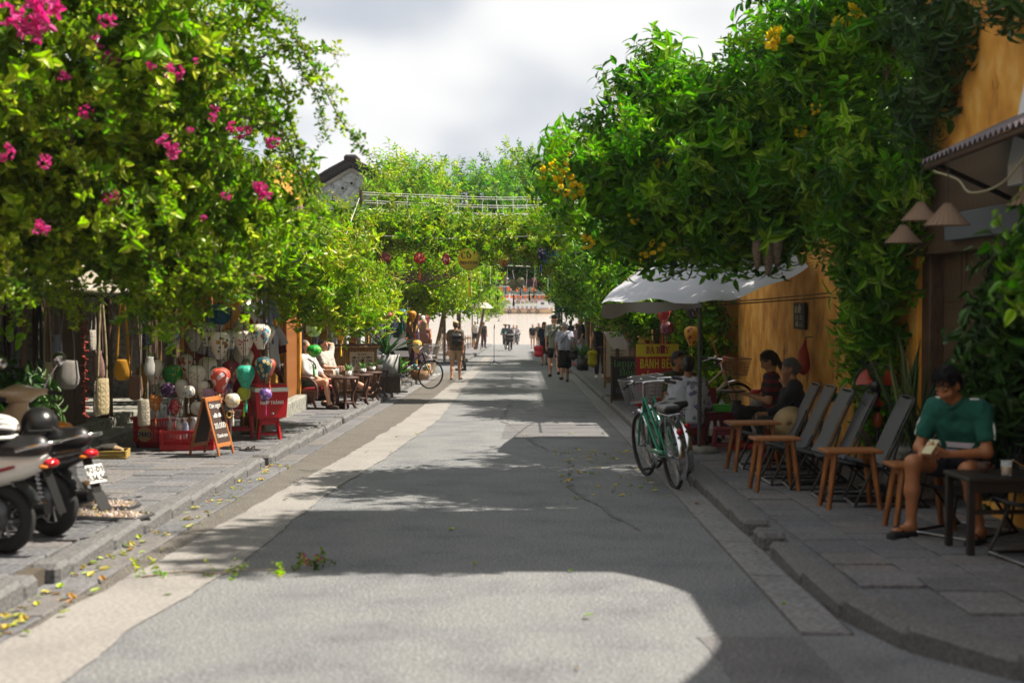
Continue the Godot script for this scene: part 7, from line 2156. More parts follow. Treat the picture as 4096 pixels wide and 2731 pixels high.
	if basket != "":
		var bm: Material = mats["steel"] if basket == "wire" else mats["bamboo"]
		var bk := Node3D.new()
		bk.name = "basket"
		b.add_child(bk, true)
		bk.position = V(0, 0.78, 0.56)
		var st := st_new()
		for k in 7:
			var y := k * 0.04
			var w := 0.12 + 0.05 * k / 6.0
			var l := 0.1 + 0.035 * k / 6.0
			add_tube(st, [V(-w, y, -l), V(w, y, -l), V(w, y, l), V(-w, y, l), V(-w, y, -l)], 0.008 if k == 6 else 0.0035, 4, false)
		for k in 36:
			var t := k / 36.0 * 4.0
			var sd := int(t)
			var f := (t - sd) * 2.0 - 1.0
			var lo: Vector3 = [V(f * 0.12, 0, -0.1), V(0.12, 0, f * 0.1), V(-f * 0.12, 0, 0.1), V(-0.12, 0, -f * 0.1)][sd]
			add_tube(st, [lo, V(lo.x * 1.42, 0.24, lo.z * 1.35)], 0.0028, 4, false)
			if sd == 0:
				add_tube(st, [V(f * 0.12, 0, -0.1), V(f * 0.12, 0, 0.1)], 0.0028, 4, false)
		part(bk, "wires", done(st), bm)
		part(b, "basket_stay", tube([V(0, 0.82, 0.44), hd], 0.008, 6), mats["chrome"])
	wheel(b, ra, R, 0.02, 36, mats["chrome"], 0.03, 0.014, 0.0016)
	wheel(b, fa, R, 0.02, 36, mats["chrome"], 0.02, 0.014, 0.0016, V(0, 4, 0))
	if stand:
		part(o, "kickstand", tube([V(-0.05, 0.3, -0.42), V(-0.2, 0.01, -0.36)], 0.008, 6), mats["chrome"])
	return o
# ---------------------------------------------------------------- food stall, chairs and tables on the right
func bench_table(label: String, at: Vector3, turn: float, w: float, l: float, h: float) -> Node3D:
	var o := thing("wooden_side_table", label, "table", at, turn, "small wooden tables on the right pavement")
	var m: Material = mats["table_wood"]
	bx(o, "table_top", V(0, h - 0.014, 0), V(w, 0.028, l), m, 0.006)
	for sx in [-1, 1]:
		for sz in [-1, 1]:
			part(o, "leg", tube([V(sx * w * 0.33, h - 0.03, sz * l * 0.3), V(sx * w * 0.46, 0.0, sz * l * 0.46)], [0.028, 0.022], 4), m)
		bx(o, "cross_rail", V(sx * w * 0.34, h - 0.06, 0), V(0.02, 0.045, l * 0.6), m)
	return o
func sling_chair(label: String, at: Vector3, turn: float) -> Node3D:
	# faces local +z
	var o := thing("sling_chair", label, "chair", at, turn, "black sling chairs facing the street")
	var m: Material = mats["black_plastic"]
	for sg in [-1, 1]:
		part(o, "side_frame", tube(smooth_path([V(sg * 0.22, 0.36, 0.3), V(sg * 0.22, 0.31, 0.05), V(sg * 0.22, 0.27, -0.14), V(sg * 0.22, 0.36, -0.24), V(sg * 0.22, 0.62, -0.36), V(sg * 0.22, 0.84, -0.46)], 4), 0.013, 7), m)
		part(o, "leg", tube(smooth_path([V(sg * 0.235, 0.33, 0.16), V(sg * 0.235, 0.15, 0.24), V(sg * 0.235, 0.015, 0.3), V(sg * 0.235, 0.015, 0.22), V(sg * 0.235, 0.015, -0.3)], 3), 0.012, 7), m)
		part(o, "brace", tube([V(sg * 0.24, 0.02, -0.28), V(sg * 0.24, 0.33, 0.06)], 0.011, 6), m)
		part(o, "arm_tube", tube([V(sg * 0.235, 0.02, -0.2), V(sg * 0.235, 0.55, -0.34)], 0.011, 6), m)
	part(o, "top_bar", tube(smooth_path([V(-0.22, 0.82, -0.45), V(-0.18, 0.87, -0.475), V(0.18, 0.87, -0.475), V(0.22, 0.82, -0.45)], 3), 0.013, 7), m)
	part(o, "floor_bar", tube([V(-0.235, 0.015, 0.3), V(0.235, 0.015, 0.3)], 0.012, 7), mats["steel"])
	part(o, "floor_bar", tube([V(-0.235, 0.015, -0.3), V(0.235, 0.015, -0.3)], 0.012, 7), mats["steel"])
	var path := smooth_path([V(0, 0.375, 0.31), V(0, 0.3, 0.05), V(0, 0.26, -0.13), V(0, 0.36, -0.22), V(0, 0.62, -0.34), V(0, 0.86, -0.455)], 4)
	part(o, "sling", grid_mesh(func(u, v): var p: Vector3 = path[int(round(u * (path.size() - 1)))]; return V((v - 0.5) * 0.42, p.y + 0.012 - 0.02 * sin(v * PI), p.z), path.size() - 1, 4, 0.006), mt("sling_mesh", hx("3d4046"), 0.6))
	return o
func food_stall() -> void:
	rng.seed = 91
	# big stretched sunshade
	var u := at_zero("tarp_sunshade", "large white tarpaulin sunshade stretched over the food stall", "sunshade")
	var fr := [P(1.02, 1.88, 18.2), P(1.5, 1.9, 17.3), P(2.07, 1.87, 16.5), P(2.75, 1.99, 16.9), P(3.5, 2.3, 17.4)]
	var mid := [P(1.2, 2.08, 19.4), P(1.6, 2.16, 18.6), P(2.1, 2.42, 18.4), P(2.8, 2.5, 18.6), P(3.52, 2.7, 18.9)]
	var bk := [P(1.45, 2.2, 20.6), P(1.85, 2.5, 20.6), P(2.3, 2.78, 20.8), P(2.9, 2.8, 20.8), P(3.55, 2.85, 20.8)]
	var curve := func(a: Array, t: float) -> Vector3:
		var s := clampf(t, 0, 0.9999) * (a.size() - 1)
		var i := int(s)
		return a[i].cubic_interpolate(a[i + 1], a[maxi(i - 1, 0)], a[mini(i + 2, a.size() - 1)], s - i)
	part(u, "tarp", grid_mesh(func(s, t):
		var a: Vector3 = curve.call(fr, s)
		var b: Vector3 = curve.call(mid, s)
		var c: Vector3 = curve.call(bk, s)
		var p: Vector3 = a.lerp(b, t).lerp(b.lerp(c, t), t)
		return p + V(0, 0.012 * sin(t * 34.0 + s * 9.0) * sin(s * PI) + 0.02 * sin(s * 26.0) * (1.0 - t), 0), 60, 24), mt("tarp_cloth", hx("a2a4ad"), 0.75, 0.0, {"backlight_enabled": true, "backlight": Color(0.35, 0.33, 0.3)}))
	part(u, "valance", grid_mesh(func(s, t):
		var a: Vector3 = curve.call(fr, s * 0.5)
		return a + V(0.04 * sin(s * 9.0) * t, -0.015 - t * (0.16 + 0.03 * sin(s * 13.0)) * (1.0 - 0.75 * pow(s, 2.0)), 0.05 * t), 30, 5), mt("valance_shade_brown", hx("4a443e"), 0.6))  # front panel of the tarp, its shade put into the dark colour
	part(u, "pole", tube([P(2.07, 0.1, 16.55), P(2.07, 1.88, 16.55)], 0.024, 10), mt("pole_grey", hx("3c3f3c"), 0.6))
	part(u, "base", lathe([[0.0, 0.07], [0.2, 0.06], [0.22, 0.0], [0.0, 0.0]], 18), mats["old_concrete"], P(2.07, WALK, 16.55))
	for k in 2:
		part(u, "rope", tube([P(2.07, 1.86 - k * 0.04, 16.55), P(2.8, 1.9 - k * 0.03, 16.6), P(3.62, 1.98 - k * 0.05, 16.7)], 0.008, 5), mats["rope"])
	part(u, "rope", tube([P(1.45, 2.2, 20.6), P(1.8, 2.45, 22.5), P(2.2, 2.7, 24.3)], 0.008, 5), mats["rope"])
	bicycle("green city bicycle with a wire basket standing against the right kerb", P(1.4, 0.015, 14.25), -170, mt("bike_green", hx("0f7f63"), 0.3, 0.2), "wire", -6.0)
	bicycle("second green bicycle half hidden behind the first", P(1.58, 0.015, 15.1), -170, mats["bike_green"], "wire", -7.0)
	bicycle("cream bicycle with a woven basket by the ivy", P(2.5, WALK, 20.0), 108, mt("bike_cream", hx("b8a98c"), 0.35, 0.1), "wicker", 3.0)
	# printed stall sign
	var s := thing("stall_sign", "yellow and red printed sign board of the food stall", "sign", P(1.8, WALK + 0.06, 18.9), 3)
	s.scale = Vector3.ONE * 1.15
	bx(s, "board", V(0, 0.66, 0), V(0.5, 0.72, 0.012), mt("sign_red", hx("a31a20"), 0.5), 0.002)
	bx(s, "header", V(0, 0.945, 0.009), V(0.496, 0.145, 0.006), mt("sign_yellow", hx("cfc02a"), 0.5), 0.001)
	letters(s, "header_text", "BÀ BẢY", 0.075, mt("ink_crimson", hx("8e1c34"), 0.6), V(0, 0.945, 0.016), Vector3.ZERO, "Droid Serif", true, 0.27)
	letters(s, "sign_text", "BÁNH BÈO", 0.11, mats["sign_yellow"], V(0, 0.79, 0.01), Vector3.ZERO, "Droid Sans", true, 0.4)
	letters(s, "sign_text", "BÁNH", 0.11, mats["sign_yellow"], V(-0.08, 0.62, 0.01), Vector3.ZERO, "Droid Sans", true, 0.2)
	for sg in [-1, 1]:
		bx(s, "leg", V(sg * 0.2, 0.4, -0.03), V(0.03, 0.8, 0.025), mats["dark_wood"])
	bx(s, "rear_leg", V(0, 0.42, -0.16), V(0.03, 0.86, 0.02), mats["dark_wood"], 0.003, V(14, 0, 0))
	var h := thing("chalkboard", "black chalkboard with green happy hour lettering", "sign", P(1.98, WALK, 27.0), -8)
	bx(h, "slate", V(0, 0.46, 0), V(0.52, 0.8, 0.015), mt("slate_black", hx("15181a"), 0.8))
	for sg in [-1, 1]:
		bx(h, "frame", V(sg * 0.275, 0.45, 0), V(0.04, 0.9, 0.03), mats["door_wood"])
	for y in [0.06, 0.87]:
		bx(h, "frame", V(0, y, 0), V(0.51, 0.04, 0.028), mats["door_wood"])
	bx(h, "prop", V(0, 0.42, -0.17), V(0.04, 0.86, 0.02), mats["door_wood"], 0.003, V(18, 0, 0))
	for k in 4:
		letters(h, "chalk_text", ["Happy", "Hour", "Beer", "Cocktail"][k], [0.12, 0.11, 0.075, 0.075][k], mt("chalk_green", hx("5a8a4a"), 0.9) if k < 2 else mt("chalk_grey", hx("5a6a70"), 0.9), V([-0.05, 0.06, 0, 0][k], 0.75 - k * 0.17, 0.012), Vector3.ZERO, "Droid Serif", false)
	var mn := thing("menu_lectern", "slanted white menu panel on a dark stand by the right kerb", "menu stand", P(1.98, WALK, 29.5), 150)
	bx(mn, "post", V(0, 0.5, 0), V(0.06, 1.0, 0.05), mats["door_wood"])
	bx(mn, "foot", V(0, 0.02, 0), V(0.36, 0.04, 0.34), mats["door_wood"])
	bx(mn, "menu_panel", V(0, 1.16, 0), V(0.42, 0.56, 0.03), mats["white_plastic"], 0.004, V(-50, 0, 0))
	var bm := thing("bamboo_menu", "bamboo framed menu with MADE lettering further down the kerb", "menu stand", P(2.25, WALK, 33.5), 5)
	for sg in [-1, 1]:
		part(bm, "bamboo_post", tube([V(sg * 0.3, 0, 0), V(sg * 0.3, 1.3, 0)], 0.03, 8), mats["bamboo"])
	for y in [0.25, 1.25]:
		part(bm, "bamboo_rail", tube([V(-0.34, y, 0), V(0.34, y, 0)], 0.026, 8), mats["bamboo"])
	bx(bm, "panel", V(0, 0.75, 0), V(0.55, 0.95, 0.015), mt("menu_paper", hx("a89a84"), 0.8))
	letters(bm, "menu_text", "MADE", 0.11, mats["rubber"], V(0, 1.12, 0.012))
	for k in 7:
		letters(bm, "menu_text", ["coffee  tea", "fresh juice", "cocktails", "banana cake", "noodles", "spring roll", "ice cream"][k], 0.05, mats["print_brown"], V(0, 0.97 - k * 0.085, 0.012), Vector3.ZERO, "Droid Sans", false)
	# low stools and the stall table
	for q in [["maroon plastic stool under the woman in the flowered shirt", 1.98, 17.0, 0.3, 0.27, 10], ["empty maroon plastic stool beside the stall table", 2.4, 16.75, 0.28, 0.28, -6], ["maroon plastic stool under the woman in the striped shirt", 3.02, 17.0, 0.28, 0.3, 0], ["maroon plastic stool under the grey-haired woman", 3.0, 15.5, 0.28, 0.3, 8], ["maroon stool under the man in the olive shirt", 1.95, 18.2, 0.28, 0.28, 20]]:
		plastic_stool(q[0], P(q[1], WALK, q[2]), q[5], q[3], q[4], mats["maroon_plastic"])
	var t := thing("stall_table", "low maroon plastic table crowded with jars", "table", P(2.62, WALK, 17.35), 4)
	bx(t, "table_top", V(0, 0.42, 0), V(0.95, 0.03, 0.5), mats["maroon_plastic"], 0.008)
	bx(t, "apron", V(0, 0.37, 0), V(0.88, 0.07, 0.44), mats["maroon_plastic"])
	for sx in [-1, 1]:
		for sz in [-1, 1]:
			part(t, "leg", tube([V(sx * 0.42, 0.4, sz * 0.2), V(sx * 0.45, 0, sz * 0.22)], [0.035, 0.025], 6), mats["maroon_plastic"])
	var ch := thing("plastic_chair", "maroon plastic chair with an oval cut-out behind the stall table", "chair", P(2.42, WALK, 18.6), 8)
	bx(ch, "seat", V(0, 0.26, 0), V(0.36, 0.03, 0.36), mats["maroon_plastic"], 0.01)
	bx(ch, "backrest", V(0, 0.46, -0.17), V(0.36, 0.38, 0.025), mats["maroon_plastic"], 0.01, V(-8, 0, 0))
	part(ch, "backrest_rib", nets([ell(V(0, 0.47, -0.15), V(0.1, 0.05, 0.02))], 0.014, 0.01), mt("maroon_light", hx("8a3038"), 0.3))
	for sx in [-1, 1]:
		for sz in [-1, 1]:
			part(ch, "leg", tube([V(sx * 0.15, 0.26, sz * 0.15), V(sx * 0.18, 0, sz * 0.18)], [0.03, 0.022], 6), mats["maroon_plastic"])
	var top := WALK + 0.436
	var tb := thing("tissue_box", "bright green tissue box on the stall table", "tissue box", P(2.42, top, 17.2), 6)
	bx(tb, "carton", V(0, 0.045, 0), V(0.2, 0.09, 0.11), mt("tissue_green", hx("3fae1e"), 0.5), 0.004)
	part(tb, "tissue", grid_mesh(func(a, b): return V((a - 0.5) * 0.07 * (1.0 - b), 0.09 + b * 0.07, 0.02 * sin(a * 9.0) * (1.0 - b)), 8, 4), mats["white_plastic"])
	var j := thing("noodle_jar", "clear plastic jar with a red lid and brown crackers", "jar", P(2.86, top, 17.3))
	part(j, "jar", lathe([[0.0, 0], [0.085, 0], [0.09, 0.03], [0.09, 0.17], [0.07, 0.21], [0.07, 0.22]], 20), mats["clear_film"])
	part(j, "crackers", lathe([[0.0, 0.005], [0.08, 0.005], [0.084, 0.12], [0.0, 0.13]], 14, false), mt("cracker_tan", hx("8a5a2a"), 0.8))
	part(j, "lid", lathe([[0.0, 0.26], [0.07, 0.26], [0.076, 0.25], [0.076, 0.215], [0.0, 0.215]], 20), mats["red_plastic"])
	for q in [["black chopstick holder", 2.64, 0.12, 0.12, "18181a"], ["pale plastic tub of greens", 3.0, 0.1, 0.16, "8a8f70"], ["purple printed packet", 2.3, 0.05, 0.2, "7a5a78"], ["white stack of bowls", 3.08, 0.09, 0.12, "b8bcc0"]]:
		var o := thing("stall_container", q[0] + " on the stall table", "container", P(q[1], top, 17.45), 5)
		part(o, "body", lathe([[0.0, 0], [q[3] * 0.42, 0], [q[3] * 0.5, q[2]], [q[3] * 0.45, q[2]], [q[3] * 0.38, 0.012]], 16), mt("tub_" + q[4], hx(q[4]), 0.5))
		for k in 4:
			part(o, "stick", tube([V(0, 0.01, 0), V(rr(-.03, .03), q[2] + 0.06, rr(-.03, .03))], 0.004, 5), mats["bamboo"])
	var br := thing("broom", "long pink-handled broom leaning on the ivy", "broom", P(2.95, WALK, 20.6))
	part(br, "handle", tube([V(0.15, 0.22, 0.1), V(-0.2, 1.32, -0.1)], 0.012, 7), mt("broom_pink", hx("a8604a"), 0.6))
	part(br, "brush", nets([ell(V(0.17, 0.12, 0.11), V(0.13, 0.12, 0.05))], 0.025, 0.01), mats["bamboo"])
	var pbg := thing("plastic_bag", "red plastic bag hanging on the ochre wall", "bag", P(3.5, 1.06, 17.7))
	part(pbg, "sack", nets([ell(V(0, 0.1, 0), V(0.08, 0.15, 0.12)), ell(V(0.0, 0.02, 0.04), V(0.07, 0.1, 0.08)), cap(V(0, 0.2, 0), V(0.03, 0.38, 0), 0.05, 0.014)], 0.018, 0.05), mt("bag_red_film", hx("b0342c"), 0.3, 0.0, {"backlight_enabled": true, "backlight": Color(0.5, 0.3, 0.3)}))
	part(pbg, "nail", tube([V(0.02, 0.39, 0), V(0.13, 0.4, 0)], 0.006, 5), mats["iron"])
	var wb := thing("wall_menu", "small black menu board fixed on the ochre wall", "sign", P(3.585, 1.72, 18.35), -90)
	bx(wb, "slate", V(0, 0, 0), V(0.72, 0.34, 0.03), mats["slate_black"])
	letters(wb, "menu_text", "BÀ BẢY", 0.09, mats["menu_paper"], V(-0.05, 0.08, 0.018))
	letters(wb, "menu_text", "bánh  5.000", 0.06, mats["menu_paper"], V(0, -0.02, 0.018), Vector3.ZERO, "Droid Serif", false)
	letters(wb, "menu_text", "nước  10.000", 0.055, mats["menu_paper"], V(0.02, -0.11, 0.018), Vector3.ZERO, "Droid Serif", false)
	# tables and chairs down the pavement
	bench_table("wooden table nearest the conical hat", P(2.36, WALK, 14.5), 8, 0.5, 0.34, 0.5)
	bench_table("wooden table in front of the first pair of sling chairs", P(2.27, WALK, 12.75), 6, 0.42, 0.26, 0.48)
	bench_table("wooden table between the sling chairs and the fan", P(2.66, WALK, 11.5), 4, 0.46, 0.28, 0.48)
	bench_table("wooden table touching the seated man's knee", P(2.9, WALK, 10.35), 2, 0.46, 0.3, 0.48)
	var cl := ["sling chair behind the grey-haired woman", "sling chair at the stall end of its pair", "grey sling chair catching light behind the orange table", "black sling chair right beside the pale-backed one", "sling chair in front of the fan pole", "sling chair next to the seated man's shoulder", "black sling chair under the seated man", "black sling chair behind the dark table"]
	var cp := [[2.58, 14.75, -92], [2.62, 14.2, -90], [2.6, 13.35, -88], [2.72, 12.95, -92], [2.82, 12.1, -90], [3.02, 11.75, -92], [3.15, 10.1, -52], [3.35, 8.95, -80]]
	for k in 8:
		sling_chair(cl[k], P(cp[k][0], WALK, cp[k][1]), cp[k][2])
	var dt := thing("dark_table", "low black wooden table with a tea glass at the pavement corner", "table", P(3.16, WALK, 9.35), 4)
	bx(dt, "table_top", V(0, 0.49, 0), V(0.62, 0.03, 0.46), mt("black_lacquer", hx("1c1816"), 0.45), 0.006)
	bx(dt, "apron", V(0, 0.44, 0.19), V(0.54, 0.07, 0.02), mt("black_lacquer", hx("1c1816"), 0.45))
	bx(dt, "stretcher", V(0, 0.28, 0.19), V(0.52, 0.03, 0.02), mt("black_lacquer", hx("1c1816"), 0.45))
	for sx in [-1, 1]:
		for sz in [-1, 1]:
			bx(dt, "leg", V(sx * 0.28, 0.24, sz * 0.19), V(0.045, 0.48, 0.045), mt("black_lacquer", hx("1c1816"), 0.45))
	var tg := thing("tea_glass", "small glass of amber tea on the dark table", "glass", P(3.14, WALK + 0.505, 9.2))
	part(tg, "glass", lathe([[0.0, 0], [0.033, 0], [0.036, 0.1], [0.034, 0.1], [0.03, 0.01]], 16), mats["glass"])
	part(tg, "tea", lathe([[0.0, 0.01], [0.029, 0.01], [0.031, 0.06], [0.0, 0.06]], 14), mt("tea_amber", hx("a8721c"), 0.15))
	var cu := thing("coffee_cup", "brown coffee cup beside the tea glass", "cup", P(3.06, WALK + 0.505, 9.4))
	part(cu, "cup", lathe([[0.0, 0], [0.03, 0], [0.045, 0.07], [0.041, 0.07], [0.028, 0.01]], 16), mats["stool_wood"])
	part(cu, "handle", tube(smooth_path([V(0.04, 0.06, 0), V(0.07, 0.045, 0), V(0.035, 0.015, 0)], 4), 0.006, 6), mats["stool_wood"])
	var ab := thing("black_bowl", "black bowl with a spoon on the dark table", "bowl", P(3.32, WALK + 0.505, 9.25))
	part(ab, "bowl", lathe([[0.0, 0], [0.04, 0], [0.08, 0.05], [0.075, 0.05], [0.035, 0.01]], 18), mats["black_plastic"])
	part(ab, "spoon", tube([V(0, 0.02, 0), V(-0.13, 0.1, 0.02)], 0.006, 6), mats["chrome"])
	# pedestal fan
	var f := thing("pedestal_fan", "black pedestal fan with orange-brown blades near the vine", "fan", P(3.22, WALK, 12.9), -28)
	part(f, "foot", lathe([[0.0, 0.04], [0.16, 0.03], [0.18, 0.0], [0.0, 0.0]], 20), mats["black_plastic"])
	part(f, "pole", tube([V(0, 0.03, 0), V(0, 0.9, -0.06)], 0.022, 8), mats["black_plastic"])
	part(f, "switch_box", nets([ell(V(0, 0.62, -0.03), V(0.05, 0.08, 0.05))], 0.015, 0.01), mt("amber_plastic", hx("9a4a1c"), 0.3))
	part(f, "motor", nets([cap(V(0, 0.93, -0.16), V(0, 0.93, -0.02), 0.06, 0.05)], 0.015, 0.01), mats["black_plastic"])
	part(f, "hub", lathe([[0.0, 0.03], [0.05, 0.02], [0.055, 0.0], [0.0, 0.0]], 16), mats["black_plastic"], V(0, 0.93, 0.06), V(90, 0, 0))
	for k in 3:
		var a := k * TAU / 3 + 0.5
		part(f, "blade", grid_mesh(func(s, t): var b: float = a + (t - 0.5) * (0.5 + s * 0.5); var rr2: float = 0.04 + s * 0.14; return V(cos(b) * rr2, 0.93 + sin(b) * rr2, 0.03 + (t - 0.5) * 0.04), 6, 4, 0.003), mt("blade_orange", hx("a8381a"), 0.3))
	var cage := st_new()
	for k in 48:
		var a := TAU * k / 48
		var d := V(cos(a), sin(a), 0)
		for z in [0.08, -0.04]:
			add_tube(cage, [V(0, 0.93, z) + d * 0.05, V(0, 0.93, z * 0.8 + 0.004) + d * 0.14, V(0, 0.93, 0.02) + d * 0.2], 0.0014, 3, false)
	part(f, "cage", done(cage), mats["iron"])
	var ring := TorusMesh.new()
	ring.outer_radius = 0.207
	ring.inner_radius = 0.195
	part(f, "cage_ring", ring, mats["black_plastic"], V(0, 0.93, 0.02), V(90, 0, 0))
	# snake plants in a concrete trough
	var sp := thing("snake_plant", "tall dark snake plant in a concrete trough by the doorway", "plant", P(3.45, WALK, 12.7), 0)
	bx(sp, "trough", V(0, 0.2, 0), V(0.28, 0.4, 1.0), mats["old_concrete"], 0.02)
	for k in 26:
		var st := st_new()
		add_leaf(st, Vector3.ZERO, V(rr(-.35, .25), 1.0, rr(-.3, .3)).normalized(), V(rr(-1, 1), 0, rr(-1, 1)).normalized(), rr(0.55, 1.1), 0.07, 0.3, rr(0, 0.25), [Color(0.03, 0.07, 0.03), Color(0.06, 0.11, 0.04), Color(0.12, 0.15, 0.04)][k % 3], 0.4)
		part(sp, "leaf", done(st), mats["dull_leaf"], V(rr(-.1, .1), 0.38, rr(-.45, .45)))
	var cbk := thing("concrete_block", "rough concrete block lying behind the sling chairs", "block", P(3.35, WALK, 12.15), 12)
	bx(cbk, "block", V(0, 0.16, 0), V(0.24, 0.32, 0.36), mats["old_concrete"], 0.02)
	bx(cbk, "slat_offcut", V(0, 0.335, 0.03), V(0.26, 0.03, 0.1), mats["bamboo"], 0.004, V(0, 20, 0))
	# woven lamp shades under the awning
	for q in [["pale ribbed wicker lampshade hanging lowest at the awning's end", 2.86, 2.27, 9.6, 0.15], ["dim brown wicker lampshade beside the pale one", 2.82, 2.34, 10.1, 0.13], ["dark wicker lampshade hanging lowest in the shade", 2.78, 2.2, 10.4, 0.13], ["reddish wicker lampshade nearer the corner", 3.24, 2.36, 9.1, 0.15]]:
		var l := thing("wicker_lampshade", q[0], "lampshade", P(q[1], q[2], q[3]), 0, "wicker lampshades under the awning")
		var w: float = q[4]
		part(l, "shade", lathe([[0.02, w * 1.0], [w * 0.45, w * 0.62], [w * 0.85, w * 0.18], [w, 0.0], [w * 0.97, 0.0], [w * 0.4, w * 0.6]], 28, false), mt("wicker_tan", hx("7a6450"), 0.85))
		for k in 24:
			var a := TAU * k / 24
			var dv := V(cos(a), 0, sin(a))
			part(l, "rib", tube([dv * 0.02 + V(0, w, 0), dv * w * 0.455 + V(0, w * 0.63, 0), dv * w * 0.86 + V(0, w * 0.19, 0), dv * (w + 0.003)], 0.003, 3), mats["wicker_tan"])
		part(l, "cable", tube([V(0, w, 0), V(0.01, 2.8 - q[2], 0)], 0.004, 5), mats["wire_black"])
	var cab := at_zero("slack_cable", "pale slack cable looping under the awning", "cable")
	part(cab, "cable", tube(smooth_path([P(3.0, 2.72, 10.4), P(3.05, 2.62, 10.0), P(3.05, 2.5, 9.7), P(3.1, 2.52, 9.2), P(3.15, 2.72, 8.8)], 6), 0.008, 6), mt("cable_cream", hx("8a8468"), 0.7))
	# conical hat leaning on the stool
	conical_hat("conical straw hat propped against the grey-haired woman's knee", P(2.83, 0.56, 14.95), V(78, -18, 0), 0.19)
	# driftwood and a string of leaves on the paving
	var rk := thing("coral_stone", "pale rough stone at the corner of the pavement", "stone", P(3.36, WALK, 8.6))
	part(rk, "stone", nets([ell(V(0, 0.05, 0), V(0.09, 0.06, 0.07)), ell(V(0.05, 0.06, 0.03), V(0.06, 0.05, 0.05))], 0.02, 0.03), mats["old_concrete"])
func conical_hat(label: String, at: Vector3, turn: Vector3, r: float) -> Node3D:
	var o := thing("conical_hat", label, "hat", at)
	o.rotation_degrees = turn
	part(o, "cone", lathe([[0.0, r * 0.72], [r * 0.5, r * 0.37], [r, 0.0], [r * 0.96, 0.0], [0.0, r * 0.68]], 40, true), mt("palm_leaf", hx("b39a6a"), 0.7, 0.0, {"albedo_texture": T.weave}))
	for k in 32:
		var a := TAU * k / 32
		var dv := V(cos(a), 0, sin(a))
		part(o, "seam", tube([V(0, r * 0.722, 0), dv * (r + 0.002) + V(0, 0.001, 0)], 0.0016, 3), mats["bamboo"])
	return o
# ---------------------------------------------------------------- people
# local axes: facing +z, the person's left is +x
func stand_pose(k: float, stride := 0.0, lean := 0.0) -> Dictionary:
	var j := {"pelvis": V(0, 0.95, 0), "chest": V(0, 1.28, 0.0), "neck": V(0, 1.46, 0.0), "head": V(0, 1.6, 0.02)}
	for s in [1, -1]:
		var n := "l" if s > 0 else "r"
		j["sh" + n] = V(s * 0.175, 1.39, 0)
		j["el" + n] = V(s * 0.225, 1.12, -0.03 + s * stride * 0.25)
		j["wr" + n] = V(s * 0.225, 0.88, 0.06 + s * stride * 0.45)
		j["hip" + n] = V(s * 0.09, 0.92, 0)
		j["kn" + n] = V(s * 0.1, 0.5, 0.03 - s * stride * 0.5)
		j["an" + n] = V(s * 0.1, 0.09 + (0.08 if -s * stride < -0.2 else 0.0), -0.02 - s * stride * 0.95)
		j["to" + n] = j["an" + n] + V(s * 0.025, -0.055, 0.15)
	return fit_pose(j, k, lean)
func sit_pose(k: float, seat: float, lean := 0.0, reach := 0.42) -> Dictionary:
	var y := seat / k + 0.1
	var j := {"pelvis": V(0, y, 0), "chest": V(0, y + 0.33, 0), "neck": V(0, y + 0.51, 0), "head": V(0, y + 0.65, 0.02)}
	for s in [1, -1]:
		var n := "l" if s > 0 else "r"
		j["sh" + n] = V(s * 0.175, y + 0.44, 0)
		j["el" + n] = V(s * 0.23, y + 0.18, 0.08)
		j["wr" + n] = V(s * 0.13, y + 0.1, 0.3)
		j["hip" + n] = V(s * 0.09, y - 0.03, 0)
		j["kn" + n] = V(s * 0.15, maxf(y + 0.02, 0.44), 0.42)
		j["an" + n] = V(s * 0.15, 0.09, reach)
		j["to" + n] = V(s * 0.18, 0.035, reach + 0.15)
	return fit_pose(j, k, lean)
func fit_pose(j: Dictionary, k: float, lean: float) -> Dictionary:
	var piv: Vector3 = j["pelvis"]
	for n in ["chest", "neck", "head", "shl", "shr", "ell", "elr", "wrl", "wrr"]:
		j[n] = piv + (j[n] - piv).rotated(Vector3.RIGHT, lean)
	for n in j:
		j[n] *= k
	return j
func joined_mesh(list: Array) -> ArrayMesh:
	var am := ArrayMesh.new()
	for m in list:
		if m.get_surface_count() > 0:
			am.add_surface_from_arrays(Mesh.PRIMITIVE_TRIANGLES, m.surface_get_arrays(0))
	return am
func hand_prims(wr: Vector3, dir: Vector3, palm: Vector3, thumb_side: float, curl: float, k := 1.0) -> Array:
	dir = dir.normalized()
	var side := dir.cross(palm).normalized() * thumb_side
	palm = side.cross(dir).normalized() * thumb_side
	var out := []
	for s in [-0.028, 0.0, 0.026]:
		out.append(cap(wr + side * s * 0.4, wr + dir * 0.085 * k + side * s, 0.021 * k, 0.015 * k))
	for f in 4:
		var s := lerpf(0.033, -0.036, f / 3.0)
		var ln: float = [0.07, 0.08, 0.074, 0.058][f] * k
		var b := wr + dir * 0.088 * k + side * s
		var m := b + (dir * cos(curl * 0.6) + palm * sin(curl * 0.6)) * ln * 0.55
		var e := m + (dir * cos(curl * 1.7) + palm * sin(curl * 1.7)) * ln * 0.5
		out.append(cap(b - dir * 0.02, m, 0.0105, 0.0092))
		out.append(cap(m, e, 0.0092, 0.0078))
	var tb := wr + dir * 0.03 * k + side * 0.03
	var tm := tb + (dir * 0.6 + side * 0.7 + palm * 0.35).normalized() * 0.045
	out.append(cap(tb, tm, 0.0125, 0.0105))
	out.append(cap(tm, tm + (dir + palm * 0.5).normalized() * 0.035, 0.0105, 0.0085))
	return out
